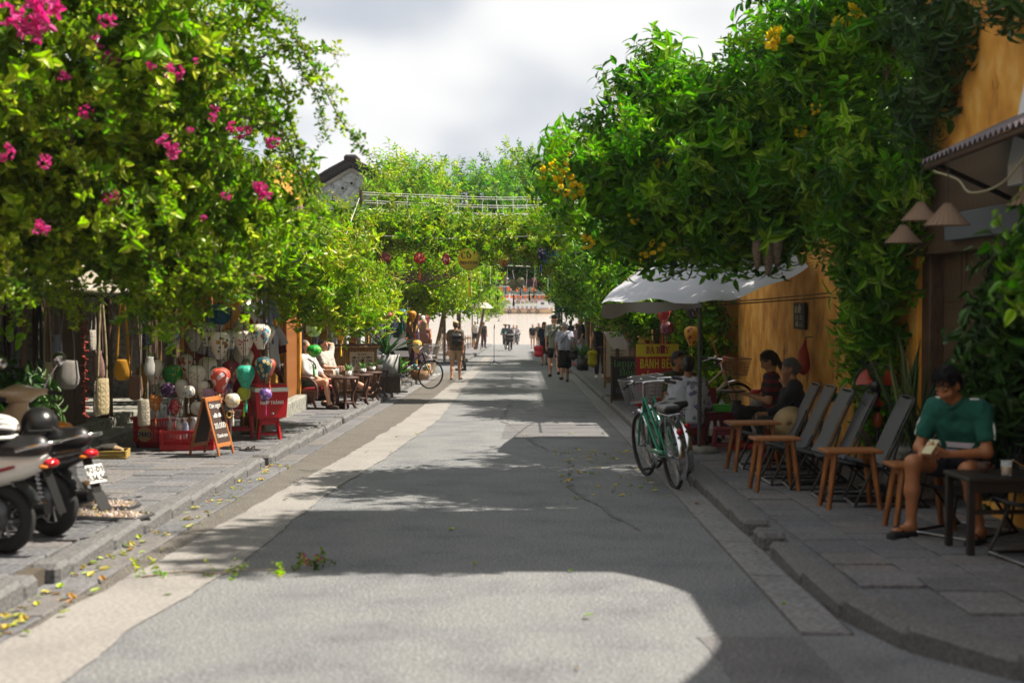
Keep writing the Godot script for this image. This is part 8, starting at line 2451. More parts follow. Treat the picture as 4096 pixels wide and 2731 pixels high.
# look: skin, shirt, sleeve (0 none, 0.6 short, 2 long), legs, leg_len (0.5 shorts .. 2 long), hair, style, shoes, cell, fine, yaw, tilt, build
func person(label: String, at: Vector3, turn: float, j: Dictionary, k: float, look: Dictionary, group := "") -> Node3D:
	var o := thing("person", label, "person", at, turn, group)
	var cell: float = look.get("cell", 0.028)
	var fine: float = look.get("fine", 0.02)
	var fat: float = look.get("build", 1.0) * k
	var skin := mt("skin_" + look.skin, hx(look.skin), 0.5, 0.0, {"subsurf_scatter_enabled": true, "subsurf_scatter_strength": 0.08})
	var up: Vector3 = (j.neck - j.pelvis).normalized()
	var sd: Vector3 = (j.shl - j.shr).normalized()
	var body := [cap(j.chest, j.neck, 0.07 * k, 0.05 * k), cap(j.neck, j.head, 0.05 * k, 0.05 * k)]
	var torso := []
	for s in [-1.0, 1.0]:
		torso.append([j.pelvis + sd * s * 0.065 * fat, j.chest + sd * s * 0.075 * fat, 0.098 * fat, 0.1 * fat])
	torso.append([j.shl.lerp(j.shr, 0.12), j.shr.lerp(j.shl, 0.12), 0.065 * k, 0.065 * k])
	for t in torso:
		body.append(cap(t[0], t[1], t[2], t[3]))
	for n in ["l", "r"]:
		body.append(cap(j["sh" + n], j["el" + n], 0.05 * k, 0.038 * k))
		body.append(cap(j["el" + n], j["wr" + n], 0.038 * k, 0.025 * k))
		body.append(cap(j["hip" + n], j["kn" + n], 0.083 * fat, 0.055 * k))
		body.append(cap(j["kn" + n], j["an" + n].lerp(j["kn" + n], 0.55), 0.053 * k, 0.052 * k))
		body.append(cap(j["an" + n].lerp(j["kn" + n], 0.55), j["an" + n], 0.05 * k, 0.034 * k))
		body.append(cap(j["an" + n] - V(0, 0.03 * k, 0.02), j["to" + n], 0.036 * k, 0.028 * k))
	var meshes := [nets(body, cell, 0.035)]
	# head in its own finer grid
	var hb: Basis = Basis(Vector3.UP, deg_to_rad(look.get("yaw", 0.0))) * Basis(Vector3.RIGHT, deg_to_rad(look.get("tilt", 0.0)))
	var H: Vector3 = j.head
	var hp := func(x: float, y: float, z: float) -> Vector3: return H + hb * (V(x, y, z) * k)
	var hd := [ell(hp.call(0, 0.03, -0.01), V(0.074, 0.088, 0.094) * k, hb), ell(hp.call(0, -0.035, 0.025), V(0.058, 0.075, 0.064) * k, hb), ell(hp.call(0, -0.085, 0.048), V(0.03, 0.024, 0.03) * k, hb), cap(hp.call(0, -0.09, -0.02), j.neck, 0.046 * k, 0.052 * k), cap(hp.call(0, 0.005, 0.086), hp.call(0, -0.032, 0.103), 0.009 * k, 0.013 * k), cap(hp.call(-0.016, -0.036, 0.092), hp.call(0.016, -0.036, 0.092), 0.009 * k, 0.009 * k), cap(hp.call(-0.035, 0.018, 0.079), hp.call(0.035, 0.018, 0.079), 0.011 * k, 0.011 * k)]
	for s in [-1, 1]:
		hd.append(ell(hp.call(s * 0.076, -0.012, -0.005), V(0.012, 0.03, 0.02) * k, hb))
		hd.append(ell(hp.call(s * 0.038, -0.03, 0.062), V(0.024, 0.022, 0.022) * k, hb))
	meshes.append(nets(hd, fine, 0.018))
	for n in ["l", "r"]:
		var s := 1.0 if n == "l" else -1.0
		var dir: Vector3 = look.get("hand" + n, (j["wr" + n] - j["el" + n]).normalized())
		var palm: Vector3 = look.get("palm" + n, V(-s, -0.1, 0.2))
		meshes.append(nets(hand_prims(j["wr" + n], dir, palm, s, look.get("curl", 0.5), k), minf(fine * 0.6, 0.011), 0.008))
	part(o, "body", joined_mesh(meshes), skin)
	for s in [-1, 1]:
		part(o, "eye", nets([ell(hp.call(s * 0.031, 0.0, 0.08), V(0.012, 0.006, 0.008) * k, hb)], 0.006, 0.004), mt("eye_dark", hx("17110e"), 0.2))
		part(o, "eyebrow", nets([cap(hp.call(s * 0.017, 0.021, 0.09), hp.call(s * 0.045, 0.024, 0.078), 0.005 * k, 0.003 * k)], 0.006, 0.004), mt("hair_" + look.hair, hx(look.hair), 0.55))
	part(o, "mouth", nets([cap(hp.call(-0.02, -0.062, 0.084), hp.call(0.02, -0.062, 0.084), 0.006 * k, 0.006 * k)], 0.007, 0.004), mt("lips", hx("7a3f38"), 0.5))
	# clothes
	if look.has("shirt"):
		var pr := []
		for t in torso:
			pr.append(cap(t[0] - up * (0.0 if t == torso[2] else look.get("hem", 0.02)), t[1], t[2] + 0.02, t[3] + 0.018, 1 if t != torso[2] else 0))
		for n in ["l", "r"]:
			var sl: float = look.get("sleeve", 0.65)
			if sl > 0.0:
				pr.append(cap(j["sh" + n], j["sh" + n].lerp(j["el" + n], minf(sl, 1.0)), 0.066 * k, 0.058 * k, 2 if sl < 1.0 else 0))
			if sl > 1.0:
				pr.append(cap(j["el" + n], j["el" + n].lerp(j["wr" + n], sl - 1.0), 0.055 * k, 0.042 * k, 2))
		part(o, "shirt", nets(pr, cell * 0.8, 0.03, 0.012), look.shirt)
		if look.has("collar"):
			part(o, "collar", tube(smooth_path([j.neck + V(0.0, -0.05, 0.075) * k, j.neck + V(0.062, 0.01, 0.02) * k, j.neck + V(0.0, 0.03, -0.06) * k, j.neck + V(-0.062, 0.01, 0.02) * k, j.neck + V(0.0, -0.05, 0.075) * k], 4), 0.014, 6), look.shirt)
	if look.has("legs"):
		var pr := [cap(j.hipl + up * 0.07, j.hipr + up * 0.07, 0.1 * fat, 0.1 * fat)]
		for n in ["l", "r"]:
			var ll: float = look.get("leg_len", 2.0)
			pr.append(cap(j["hip" + n], j["hip" + n].lerp(j["kn" + n], minf(ll, 1.0)), 0.098 * fat, 0.078 * k * look.get("flare", 1.0), 2 if ll < 1.0 else 0))
			if ll > 1.0:
				pr.append(cap(j["kn" + n], j["kn" + n].lerp(j["an" + n], ll - 1.0), 0.072 * k, 0.055 * k * look.get("flare", 1.0), 2))
		part(o, look.get("legs_name", "trousers"), nets(pr, cell * 0.8, 0.03, 0.012), look.legs)
	if look.has("skirt"):
		var a: Vector3 = j.pelvis + up * 0.1
		var b: Vector3 = (j.knl + j.knr) * 0.5 * look.get("skirt_len", 1.0) + a * (1.0 - look.get("skirt_len", 1.0))
		part(o, "skirt", nets([cap(a + sd * 0.05, b + sd * 0.07, 0.1 * fat, 0.12 * fat, 2), cap(a - sd * 0.05, b - sd * 0.07, 0.1 * fat, 0.12 * fat, 2)], cell * 0.85, 0.04), look.skirt)
	if look.get("shoes") != null:
		for n in ["l", "r"]:
			if look.get("flip", false):
				part(o, "flip_flop", nets([cap(j["an" + n] + V(0, -0.082 * k, -0.03), j["to" + n] + V(0, -0.032 * k, 0.04), 0.034 * k, 0.042 * k)], 0.012, 0.01), look.shoes, Vector3.ZERO, Vector3.ZERO, Vector3.ONE)
				part(o, "thong_strap", tube(smooth_path([j["to" + n] + V(-0.045, -0.01, -0.05), j["to" + n] + V(0, 0.034, -0.02), j["to" + n] + V(0.045, -0.01, -0.05)], 4), 0.009, 5), look.shoes)
			else:
				part(o, "shoe", nets([cap(j["an" + n] - V(0, 0.035 * k, 0.025), j["to" + n] + V(0, 0.005, 0.03), 0.048 * k, 0.042 * k)], fine, 0.01), look.shoes)
	# hair
	var hm := mt("hair_" + look.hair, hx(look.hair), 0.55)
	var style: String = look.get("style", "short")
	var hr := [ell(hp.call(0, 0.05, -0.022), V(0.082, 0.085, 0.094) * k, hb), ell(hp.call(0, -0.005, -0.055), V(0.076, 0.078, 0.058) * k, hb)]
	if style == "short":
		hr.append(cap(hp.call(-0.04, 0.092, 0.035), hp.call(0.04, 0.092, 0.035), 0.022 * k, 0.022 * k))
	elif style == "bun":
		hr.append(ell(hp.call(0, 0.0, -0.115), V(0.035, 0.035, 0.032) * k, hb))
	elif style == "tail":
		hr.append(cap(hp.call(0, 0.03, -0.1), hp.call(0, -0.16, -0.13), 0.035 * k, 0.02 * k))
	elif style == "long":
		for s in [-0.05, 0.0, 0.05]:
			hr.append(cap(hp.call(s, 0.02, -0.06), hp.call(s * 1.1, -0.3, -0.09), 0.05 * k, 0.03 * k))
	if style != "bald":
		var hmesh := nets(hr, fine, 0.025)
		if fine < 0.013:
			# loose strands over the cap of hair
			var sst := st_new()
			var sv: PackedVector3Array = hmesh.surface_get_arrays(0)[Mesh.ARRAY_VERTEX]
			var sn: PackedVector3Array = hmesh.surface_get_arrays(0)[Mesh.ARRAY_NORMAL]
			for i in range(0, sv.size(), 2):
				add_leaf(sst, sv[i] - sn[i] * 0.004, (sn[i] * 0.45 + hb * V(0.1, -0.1, 0.6) + rv(0.35)).normalized(), sn[i], 0.034 * k, 0.009, 0.1, 0.3)
			part(o, "hair_strands", done(sst), hm)
		part(o, "hair", hmesh, hm)
	if look.has("beard"):
		part(o, "beard", nets([ell(hp.call(0, -0.085, 0.05), V(0.045, 0.035, 0.04) * k, hb)], 0.012, 0.01), mt("hair_" + look.beard, hx(look.beard), 0.6))
	if look.has("cap"):
		var cm := mt("cap_" + look.cap, hx(look.cap), 0.8)
		part(o, "cap", nets([ell(hp.call(0, 0.075, -0.012), V(0.088, 0.068, 0.1) * k, hb)], fine, 0.02), cm)
		part(o, "cap_peak", nets([ell(hp.call(0, 0.07, 0.12), V(0.07, 0.014, 0.07) * k, hb)], fine * 0.7, 0.01), cm)
	if look.has("cone"):
		var r := 0.21 * k
		part(o, "straw_hat", lathe([[0.0, r * 0.7], [r, 0.0], [r * 0.95, 0.0], [0.0, r * 0.62]], 24), mt("palm_leaf", hx("b39a6a"), 0.7), hp.call(0, 0.06, -0.01))
	if look.has("brim"):
		part(o, "sun_hat", lathe([[0.0, 0.1], [0.07, 0.095], [0.085, 0.0], [0.16, -0.015], [0.16, -0.022], [0.0, 0.0]], 24), mt("hat_" + look.brim, hx(look.brim), 0.8), hp.call(0, 0.075, -0.01))
	if look.has("glasses"):
		part(o, "sunglasses", nets([ell(hp.call(-0.033, 0.0, 0.092), V(0.026, 0.018, 0.01) * k, hb), ell(hp.call(0.033, 0.0, 0.092), V(0.026, 0.018, 0.01) * k, hb), cap(hp.call(-0.07, 0.004, 0.07), hp.call(0.07, 0.004, 0.07), 0.006, 0.006)], 0.008, 0.006), mats["black_plastic"])
	if look.has("sling"):
		# strap across the back and a small bag at the hip
		var w: float = look.get("sling_side", 1.0)
		var a: Vector3 = (j.shl if w < 0 else j.shr) + V(0, 0.07, 0) * k
		var b: Vector3 = j.pelvis + sd * w * 0.19 * fat + V(0, 0.05, -0.03)
		var mid: Vector3 = (a + b) * 0.5
		var z := 0.15 * fat
		part(o, "strap", tube(smooth_path([a, mid + V(0, 0.05, -z), b], 5), 0.012, 5), look.sling)
		part(o, "strap", tube(smooth_path([a, mid + V(0, 0.05, z), b], 5), 0.012, 5), look.sling)
	return o
func carried_bag(label: String, at: Vector3, w: float, h: float, m: Material, called := "carried_bag") -> Node3D:
	var o := thing(called, label, "bag", at, rr(-20, 20))
	part(o, "body", nets([cap(V(-w * 0.3, -h * 0.3, 0), V(w * 0.3, -h * 0.3, 0), w * 0.25, w * 0.25), cap(V(-w * 0.25, -h * 0.75, 0), V(w * 0.25, -h * 0.75, 0), w * 0.28, w * 0.28), ell(V(0, -h * 0.55, 0), V(w * 0.5, h * 0.42, w * 0.22))], 0.025, 0.04), m)
	for sg in [-1, 1]:
		part(o, "handle", tube(smooth_path([V(sg * w * 0.3, -h * 0.15, 0), V(sg * w * 0.12, -0.02, 0), V(0, 0.01, 0)], 3), 0.008, 5), m)
	return o
func stripes(key: String, a: Color, b: Color, n: int, vertical := false) -> StandardMaterial3D:
	var img := Image.create(8, 64, false, Image.FORMAT_RGB8)
	for y in 64:
		for x in 8:
			img.set_pixel(x, y, a if (y * n / 32) % 2 else b)
	if vertical:
		img.rotate_90(CLOCKWISE)
	var m := mt(key, Color.WHITE, 0.9)
	m.albedo_texture = ImageTexture.create_from_image(img)
	triplanar(m, 0.4, false)
	return m
func people() -> void:
	rng.seed = 111
	# --- right: the man with the phone
	var k := 1.0
	var j := sit_pose(k, 0.4, 0.0)
	j.pelvis = V(0, 0.5, -0.12)
	j.hipl = V(0.09, 0.47, -0.1)
	j.hipr = V(-0.09, 0.47, -0.1)
	j.chest = V(0, 0.79, 0.02)
	j.neck = V(0, 0.95, 0.12)
	j.head = V(-0.01, 1.07, 0.21)
	j.shl = V(0.185, 0.89, 0.08)
	j.shr = V(-0.185, 0.89, 0.08)
	j.ell = V(0.25, 0.61, 0.14)
	j.elr = V(-0.25, 0.61, 0.16)
	j.wrl = V(0.06, 0.6, 0.36)
	j.wrr = V(-0.07, 0.59, 0.36)
	j.knl = V(0.2, 0.5, 0.33)
	j.knr = V(-0.2, 0.52, 0.34)
	j.anl = V(0.26, 0.09, 0.25)
	j.anr = V(-0.22, 0.09, 0.32)
	j.tol = V(0.28, 0.045, 0.4)
	j.tor = V(-0.26, 0.045, 0.47)
	var polo := cloth("polo_green", hx("0b5a4c"))
	var o := person("person in a green polo shirt bending over a phone on a sling chair", P(3.12, WALK, 10.05), -44, j, k, {"skin": "9a6440", "shirt": polo, "sleeve": 0.75, "legs": cloth("shorts_navy", hx("0f121c")), "leg_len": 0.62, "legs_name": "shorts", "hair": "0e0d10", "style": "short", "shoes": mats["rubber"], "flip": true, "cell": 0.017, "fine": 0.0085, "tilt": 32, "yaw": -6, "collar": true, "curl": 0.9, "handl": V(-0.5, 0.25, 0.6), "handr": V(0.45, 0.2, 0.7), "palml": V(-0.5, 0.5, 0), "palmr": V(0.5, 0.5, 0), "hem": 0.05})
	# pale chest bands and shoulder piping
	for q in [[0.13, 0.04, "d8d4e0"], [0.05, 0.035, "c8c0d4"]]:
		var c: Vector3 = j.pelvis.lerp(j.chest, 0.2 + q[0] * 2.2)
		part(o, "chest_band", grid_mesh(func(u, v): var a: float = lerpf(-1.4, 1.4, u); return c + V(sin(a) * 0.202, (v - 0.5) * q[1], cos(a) * 0.15 + (v - 0.5) * 0.02), 16, 1), mt("band_" + q[2], hx(q[2]), 0.9))
	for n in ["l", "r"]:
		part(o, "piping", tube(smooth_path([j["sh" + n].lerp(j.neck, 0.4) + V(0, 0.055, 0.03), j["sh" + n] + V(0, 0.064, 0.02), j["sh" + n].lerp(j["el" + n], 0.4) + V(0.066 if n == "l" else -0.066, 0.02, 0.0), j["sh" + n].lerp(j["el" + n], 0.72) + V(0.06 if n == "l" else -0.06, 0.01, 0.0)], 4), 0.008, 5), mt("piping_white", hx("cfd4d0"), 0.9))
	var ph := thing("phone", "pale phone held by the person in the green polo", "phone", o.transform * V(-0.005, 0.655, 0.46), -44)
	bx(ph, "case", Vector3.ZERO, V(0.074, 0.15, 0.01), mt("phone_pale", hx("b8b48a"), 0.3), 0.004, V(-55, 0, 0))
	bx(ph, "screen", V(0, 0.005, -0.007), V(0.066, 0.14, 0.003), mats["black_plastic"], 0.001, V(-55, 0, 0))
	# --- stall people
	j = sit_pose(0.96, 0.27, 0.12, 0.3)
	j.wrr = j.elr + V(0.02, -0.02, 0.24)
	var fl := cloth("blouse_flowers", Color.WHITE)
	var spots := Image.create(128, 128, false, Image.FORMAT_RGB8)
	spots.fill(hx("a9adba"))
	for i in 26:
		var c := Vector2(rr(0, 128), rr(0, 128))
		var r := rr(5, 12)
		for y in 128:
			for x in 128:
				if Vector2(x - c.x, (y - c.y) * 1.2).length() < r * (1.0 + 0.25 * sin(atan2(y - c.y, x - c.x) * 5.0)):
					spots.set_pixel(x, y, hx("1c1a24") if i % 3 else hx("4a1a78"))
	fl.albedo_texture = ImageTexture.create_from_image(spots)
	fl.uv1_scale = Vector3.ONE / 0.5
	person("person in a white blouse with dark and purple flowers seen from behind", P(1.98, WALK, 17.0), 165, j, 0.96, {"skin": "8a5c40", "shirt": fl, "sleeve": 1.3, "legs": cloth("lilac_trousers", hx("6a6c8c")), "hair": "14110f", "style": "bun", "shoes": mats["rubber"], "cell": 0.024, "fine": 0.014, "build": 1.12, "tilt": 14, "hem": 0.06})
	j = sit_pose(1.0, 0.28, 0.1)
	person("person in an olive shirt facing the flowered blouse", P(1.95, WALK, 18.2), 40, j, 1.0, {"skin": "8a5c40", "shirt": cloth("olive_tee", hx("3d4620")), "legs": cloth("dark_shorts", hx("1c1c20")), "leg_len": 0.8, "hair": "100e0d", "shoes": mats["rubber"], "cell": 0.028, "fine": 0.015})
	j = sit_pose(0.98, 0.32, 0.08, 0.3)
	j.wrr = V(-0.1, 0.66, 0.36)
	j.elr = V(-0.22, 0.6, 0.12)
	j.wrl = V(0.12, 0.66, 0.34)
	person("person in a red and black striped shirt holding out a plate", P(3.02, WALK, 17.0), -94, j, 0.98, {"skin": "a87a58", "shirt": stripes("tee_red_black", hx("5e0f18"), hx("14121c"), 4), "sleeve": 0.75, "legs": cloth("black_trousers", hx("101014")), "hair": "0f0d0d", "style": "tail", "shoes": mats["red_plastic"], "cell": 0.024, "fine": 0.012, "tilt": 22, "palmr": V(0, 1, 0), "palml": V(0, 1, 0), "curl": 0.3})
	var pl := thing("serving_plate", "dark round plate held out by the person in the striped shirt", "plate", P(2.52, 0.8, 17.0))
	part(pl, "plate", lathe([[0.0, 0.0], [0.1, 0.0], [0.18, 0.02], [0.175, 0.026], [0.0, 0.008]], 24), mt("plate_brown", hx("3a3020"), 0.5))
	j = sit_pose(0.92, 0.32, 0.1, 0.3)
	j.wrr = V(-0.08, 0.5, 0.34)
	j.ell = V(0.2, 0.62, 0.18)
	j.wrl = V(0.08, 0.82, 0.14)
	person("grey-haired person in a black tunic resting chin on hand", P(3.0, WALK, 15.5), -92, j, 0.92, {"skin": "966a4e", "shirt": cloth("black_tunic", hx("101015")), "sleeve": 1.85, "legs": cloth("black_silk", hx("121216")), "hair": "55555a", "style": "bun", "shoes": mats["maroon_plastic"], "cell": 0.024, "fine": 0.012, "tilt": 6, "hem": 0.08})
	# --- left: cafe guests
	j = sit_pose(0.97, 0.37, -0.18, 0.5)
	j.wrr = V(-0.06, 0.52, 0.3)
	j.wrl = V(0.08, 0.52, 0.3)
	var wsh := cloth("linen_white", hx("b4b2b4"))
	person("person with long hair in a white shirt and green shorts in the armchair", P(-3.78, WALK, 25.3), 66, j, 0.97, {"skin": "b98a70", "shirt": wsh, "sleeve": 1.35, "legs": cloth("sage_shorts", hx("3f5a52")), "leg_len": 0.45, "legs_name": "shorts", "hair": "5a4636", "style": "long", "shoes": cloth("sandal_brown", hx("3a2a20")), "cell": 0.024, "fine": 0.016, "sling": mats["black_plastic"], "hem": 0.06, "build": 1.02})
	j = sit_pose(1.02, 0.37, -0.2, 0.7)
	j.wrl = V(0.35, 0.62, 0.25)
	person("short-haired person sitting behind the one in the white shirt", P(-4.1, WALK, 26.6), 52, j, 1.02, {"skin": "b08468", "shirt": cloth("grey_vest", hx("6a6a70")), "sleeve": 0.0, "legs": cloth("dark_shorts", hx("1c1c20")), "leg_len": 0.7, "hair": "241a14", "shoes": cloth("sandal_brown", hx("3a2a20")), "cell": 0.028, "fine": 0.016, "yaw": 10})
	j = sit_pose(0.98, 0.37, -0.3, 0.8)
	j.ell = V(0.34, 1.08, -0.2)
	j.wrl = V(0.12, 1.14, -0.2)
	j.knl = V(0.06, 0.36, 0.55)
	j.knr = V(-0.1, 0.4, 0.55)
	j.anl = V(0.05, 0.14, 0.98)
	j.anr = V(-0.02, 0.24, 0.98)
	j.tol = V(0.09, 0.24, 1.08)
	j.tor = V(0.02, 0.36, 1.06)
	person("person in a printed white T-shirt with one arm behind the head", P(-3.78, WALK, 28.0), 62, j, 0.98, {"skin": "b98c74", "shirt": cloth("tee_white", hx("aaa8a0")), "sleeve": 0.8, "legs": cloth("tan_shorts", hx("6a5a44")), "leg_len": 0.6, "hair": "3a2a22", "style": "bun", "shoes": cloth("loafer_brown", hx("3f2c20")), "cell": 0.026, "fine": 0.016, "tilt": -8})
	# --- walkers
	var pal := [
		["person with long fair hair in a pink top and wide white trousers", -2.82, WALK, 41.0, 168, 0.95, 0.1, {"skin": "c08f74", "shirt": cloth("top_pink", hx("9a6a64")), "sleeve": 0.0, "legs": cloth("trousers_white", hx("b4a4ac")), "leg_len": 1.95, "flare": 1.6, "hair": "8a6c4c", "style": "long", "shoes": cloth("sandal_brown", hx("3a2a20"))}],
		["person in an olive brown T-shirt and beige shorts with a sling pack", -1.94, 0.0, 41.5, 176, 1.0, 0.15, {"skin": "b58468", "shirt": cloth("tee_taupe", hx("5c5142")), "sleeve": 0.9, "legs": cloth("shorts_beige", hx("b89a7c")), "leg_len": 0.85, "legs_name": "shorts", "hair": "4a3626", "cap": "a8987c", "shoes": mats["rubber"], "flip": true, "sling": mats["black_plastic"], "hem": 0.08}],
		["person in a blue-black outfit carrying the red shopping bag", 0.89, 0.0, 56.8, 8, 1.0, 0.2, {"skin": "a87a5c", "shirt": cloth("tee_navy", hx("141a2e")), "sleeve": 0.9, "legs": cloth("shorts_maroon", hx("2a161c")), "leg_len": 1.05, "hair": "2a1c16", "style": "long", "cap": "2a1e1c", "beard": "2a1c16", "glasses": true, "shoes": cloth("sandal_brown", hx("3a2a20")), "hem": 0.12}],
		["tall person in a striped linen shirt, black shorts and a dark cap", 0.99, 0.0, 43.6, 182, 1.1, -0.22, {"skin": "c09078", "shirt": stripes("linen_stripe", hx("8f9488"), hx("6c7268"), 12, true), "sleeve": 0.95, "legs": cloth("shorts_black", hx("0e0e12")), "leg_len": 0.85, "legs_name": "shorts", "hair": "4a3a30", "style": "bald", "cap": "14141c", "beard": "6a4a36", "shoes": mats["black_plastic"], "sling": mats["black_plastic"], "hem": 0.14, "yaw": 40}],
		["grey-haired person in a pale checked shirt and black trousers with a shoulder bag", 1.19, 0.0, 39.7, 184, 0.98, 0.24, {"skin": "a87c62", "shirt": stripes("check_pale", hx("a6a8b8"), hx("8c92aa"), 6), "sleeve": 0.85, "legs": cloth("black_bermuda", hx("101014")), "leg_len": 1.15, "flare": 1.4, "hair": "8a8c90", "shoes": mats["rubber"], "sling": mats["black_plastic"], "yaw": 45, "build": 1.08}],
		["person in a black dress with a yellow tote under the right-hand leaves", 2.18, WALK, 39.6, 175, 0.96, 0.1, {"skin": "a87a60", "shirt": cloth("black_top", hx("0e0e12")), "sleeve": 0.0, "legs": cloth("patterned_trousers", hx("3a2430")), "leg_len": 1.9, "hair": "14100e", "style": "tail", "shoes": mats["white_plastic"]}],
		["person in a black T-shirt and a pale brimmed hat beside the pot plant", 2.19, WALK, 52.5, -80, 1.02, 0.1, {"skin": "a87c62", "shirt": cloth("tee_black", hx("101014")), "sleeve": 0.85, "legs": cloth("jeans_pale", hx("8a92a0")), "hair": "1c1614", "brim": "a89c88", "shoes": mats["red_plastic"]}],
		["person in a conical hat and pink blouse with folded arms", 2.32, WALK, 60.0, -40, 0.88, 0.0, {"skin": "9a6e52", "shirt": cloth("blouse_pink", hx("a08488")), "sleeve": 1.8, "legs": cloth("grey_slacks", hx("6a6a70")), "hair": "14100e", "cone": true, "shoes": mats["rubber"]}],
		["person in a black top and cream shorts carrying a water bottle", 0.74, 0.0, 98.0, 4, 0.97, 0.14, {"skin": "b8866a", "shirt": cloth("top_black", hx("121216")), "sleeve": 0.7, "legs": cloth("shorts_cream", hx("b8a48c")), "leg_len": 0.55, "legs_name": "shorts", "hair": "6a5036", "style": "tail", "glasses": true, "shoes": cloth("sandal_brown", hx("3a2a20")), "sling": mats["black_plastic"]}],
		["person in an olive T-shirt walking behind the cream shorts", 1.2, 0.0, 102.0, -20, 1.02, 0.1, {"skin": "b08468", "shirt": cloth("tee_olive", hx("4e5034")), "legs": cloth("khaki_shorts", hx("8a7a5c")), "leg_len": 0.9, "hair": "5a4028", "glasses": true, "shoes": mats["rubber"], "sling": mats["black_plastic"]}],
		["person in a white shirt and navy shorts with a backpack on the left bank", -3.05, WALK, 93.0, 10, 1.03, 0.05, {"skin": "b08468", "shirt": cloth("shirt_bright_white", hx("c8c8c8")), "legs": cloth("shorts_deep_navy", hx("18203a")), "leg_len": 0.85, "hair": "2a1e18", "cap": "b8b4ac", "shoes": mats["rubber"], "sling": mats["black_plastic"]}],
		["person in a black vest and wine red trousers looking down on the left bank", -2.52, WALK, 93.5, 20, 0.98, 0.02, {"skin": "b08468", "shirt": cloth("vest_black", hx("121216")), "sleeve": 0.0, "legs": cloth("trousers_wine", hx("4a1c28")), "hair": "1c1412", "glasses": true, "shoes": mats["rubber"], "tilt": 15}],
		["person in dark clothes and a teal cap on the right pavement", 2.45, WALK, 72.0, 150, 1.0, 0.1, {"skin": "8a6248", "shirt": cloth("shirt_dark", hx("1c1e22")), "sleeve": 1.8, "legs": cloth("slacks_dark", hx("1c1c22")), "hair": "100e0c", "cap": "2a6a74", "shoes": mats["rubber"]}]]
	for q in pal:
		var kk: float = q[5]
		var pose := stand_pose(kk, q[6])
		if q[0].contains("folded arms"):
			pose.wrl = V(-0.08, 1.1, 0.17) * kk
			pose.wrr = V(0.08, 1.08, 0.18) * kk
		var lk: Dictionary = q[7]
		lk["cell"] = 0.026 if q[3] < 50 else 0.032
		lk["fine"] = 0.018 if q[3] < 50 else 0.024
		person(q[0], P(q[1], q[2], q[3]), q[4], pose, kk, lk)
	# bending shopper
	var bend := stand_pose(0.96, 0.05, 1.0)
	for n in ["l", "r"]:
		bend["el" + n] = bend["sh" + n] + V(0, -0.27, 0.03)
		bend["wr" + n] = bend["sh" + n] + V(0, -0.48, 0.14)
	person("person in a grey shirt bending down over a stall on the left", P(-2.1, 0.0, 50.0), -72, bend, 0.96, {"skin": "a87c62", "shirt": cloth("shirt_grey_blue", hx("7c8288")), "sleeve": 0.9, "legs": cloth("slacks_brown", hx("3a3228")), "hair": "3a2a20", "style": "tail", "shoes": mats["rubber"], "hem": 0.06})
	carried_bag("crumpled red shopping bag held low by the navy T-shirt walker", P(0.66, 0.86, 56.6), 0.36, 0.55, mats["red_plastic"], "shopping_bag")
	carried_bag("bright yellow cloth tote hanging from a bare arm", P(1.96, 1.0, 39.5), 0.26, 0.6, cloth("tote_yellow", hx("b8b010"), 0.3), "tote_bag")
	carried_bag("black sling pack on the olive brown T-shirt", P(-1.92, 1.38, 41.32), 0.3, 0.34, mats["black_plastic"], "sling_pack")
	carried_bag("black shoulder bag at the checked shirt's hip", P(1.44, 0.98, 39.6), 0.24, 0.34, mats["black_plastic"], "shoulder_bag")
	# --- riders
	var ride := sit_pose(1.0, 0.8, 0.12, 0.1)
	for n in ["l", "r"]:
		var s := 1.0 if n == "l" else -1.0
		ride["kn" + n] = V(s * 0.12, 0.62 + s * 0.06, 0.38)
		ride["an" + n] = V(s * 0.12, 0.3 - s * 0.12, 0.14)
		ride["to" + n] = V(s * 0.14, 0.25 - s * 0.12, 0.28)
		ride["el" + n] = V(s * 0.28, 1.05, 0.28)
		ride["wr" + n] = V(s * 0.24, 1.02, 0.5)
	for q in [["person in a grey hooded jacket riding a loaded bicycle towards us", -0.8, 88.0, 6.0, {"skin": "3a302c", "shirt": cloth("hoodie_grey", hx("5c606a")), "sleeve": 1.9, "legs": cloth("trousers_indigo", hx("1c2438")), "hair": "5c606a", "shoes": mats["rubber"], "cell": 0.032, "fine": 0.024}], ["person in a conical hat and teal shirt cycling behind the hooded rider", -1.08, 92.5, 4.0, {"skin": "9a6e52", "shirt": cloth("shirt_teal", hx("2a6a6a")), "sleeve": 1.9, "legs": cloth("trousers_dark_teal", hx("1c3a44")), "hair": "14100e", "cone": true, "shoes": mats["rubber"], "cell": 0.032, "fine": 0.024}], ["bare-shouldered person cycling through the shallow water", -0.72, 121.0, 4.0, {"skin": "b08468", "shirt": cloth("top_tan", hx("8a6a50")), "sleeve": 0.0, "legs": cloth("shorts_tan", hx("7a6a58")), "leg_len": 0.7, "hair": "8a6a44", "style": "bun", "glasses": true, "shoes": mats["rubber"], "cell": 0.036, "fine": 0.028}], ["person in a brown vest cycling far out on the flooded road", 1.55, 126.0, -6.0, {"skin": "a87c62", "shirt": cloth("vest_brown", hx("3a2a28")), "sleeve": 0.0, "legs": cloth("shorts_grey", hx("4a4a4c")), "leg_len": 0.7, "hair": "1c1412", "glasses": true, "shoes": mats["rubber"], "cell": 0.036, "fine": 0.028}]]:
		var b := bicycle(["dark bicycle of the hooded rider with a black bag in front", "bicycle under the conical hat rider", "bicycle standing in shallow water", "bicycle far out on the flooded road"][[88.0, 92.5, 121.0, 126.0].find(q[2])], P(q[1], 0.0, q[2]), q[3], mats["iron"], "wire", 0.0, false)
		b.set_meta("group", "ridden bicycles")
		person(q[0], P(q[1], 0.0, q[2]), q[3], ride.duplicate(), 1.0, q[4])
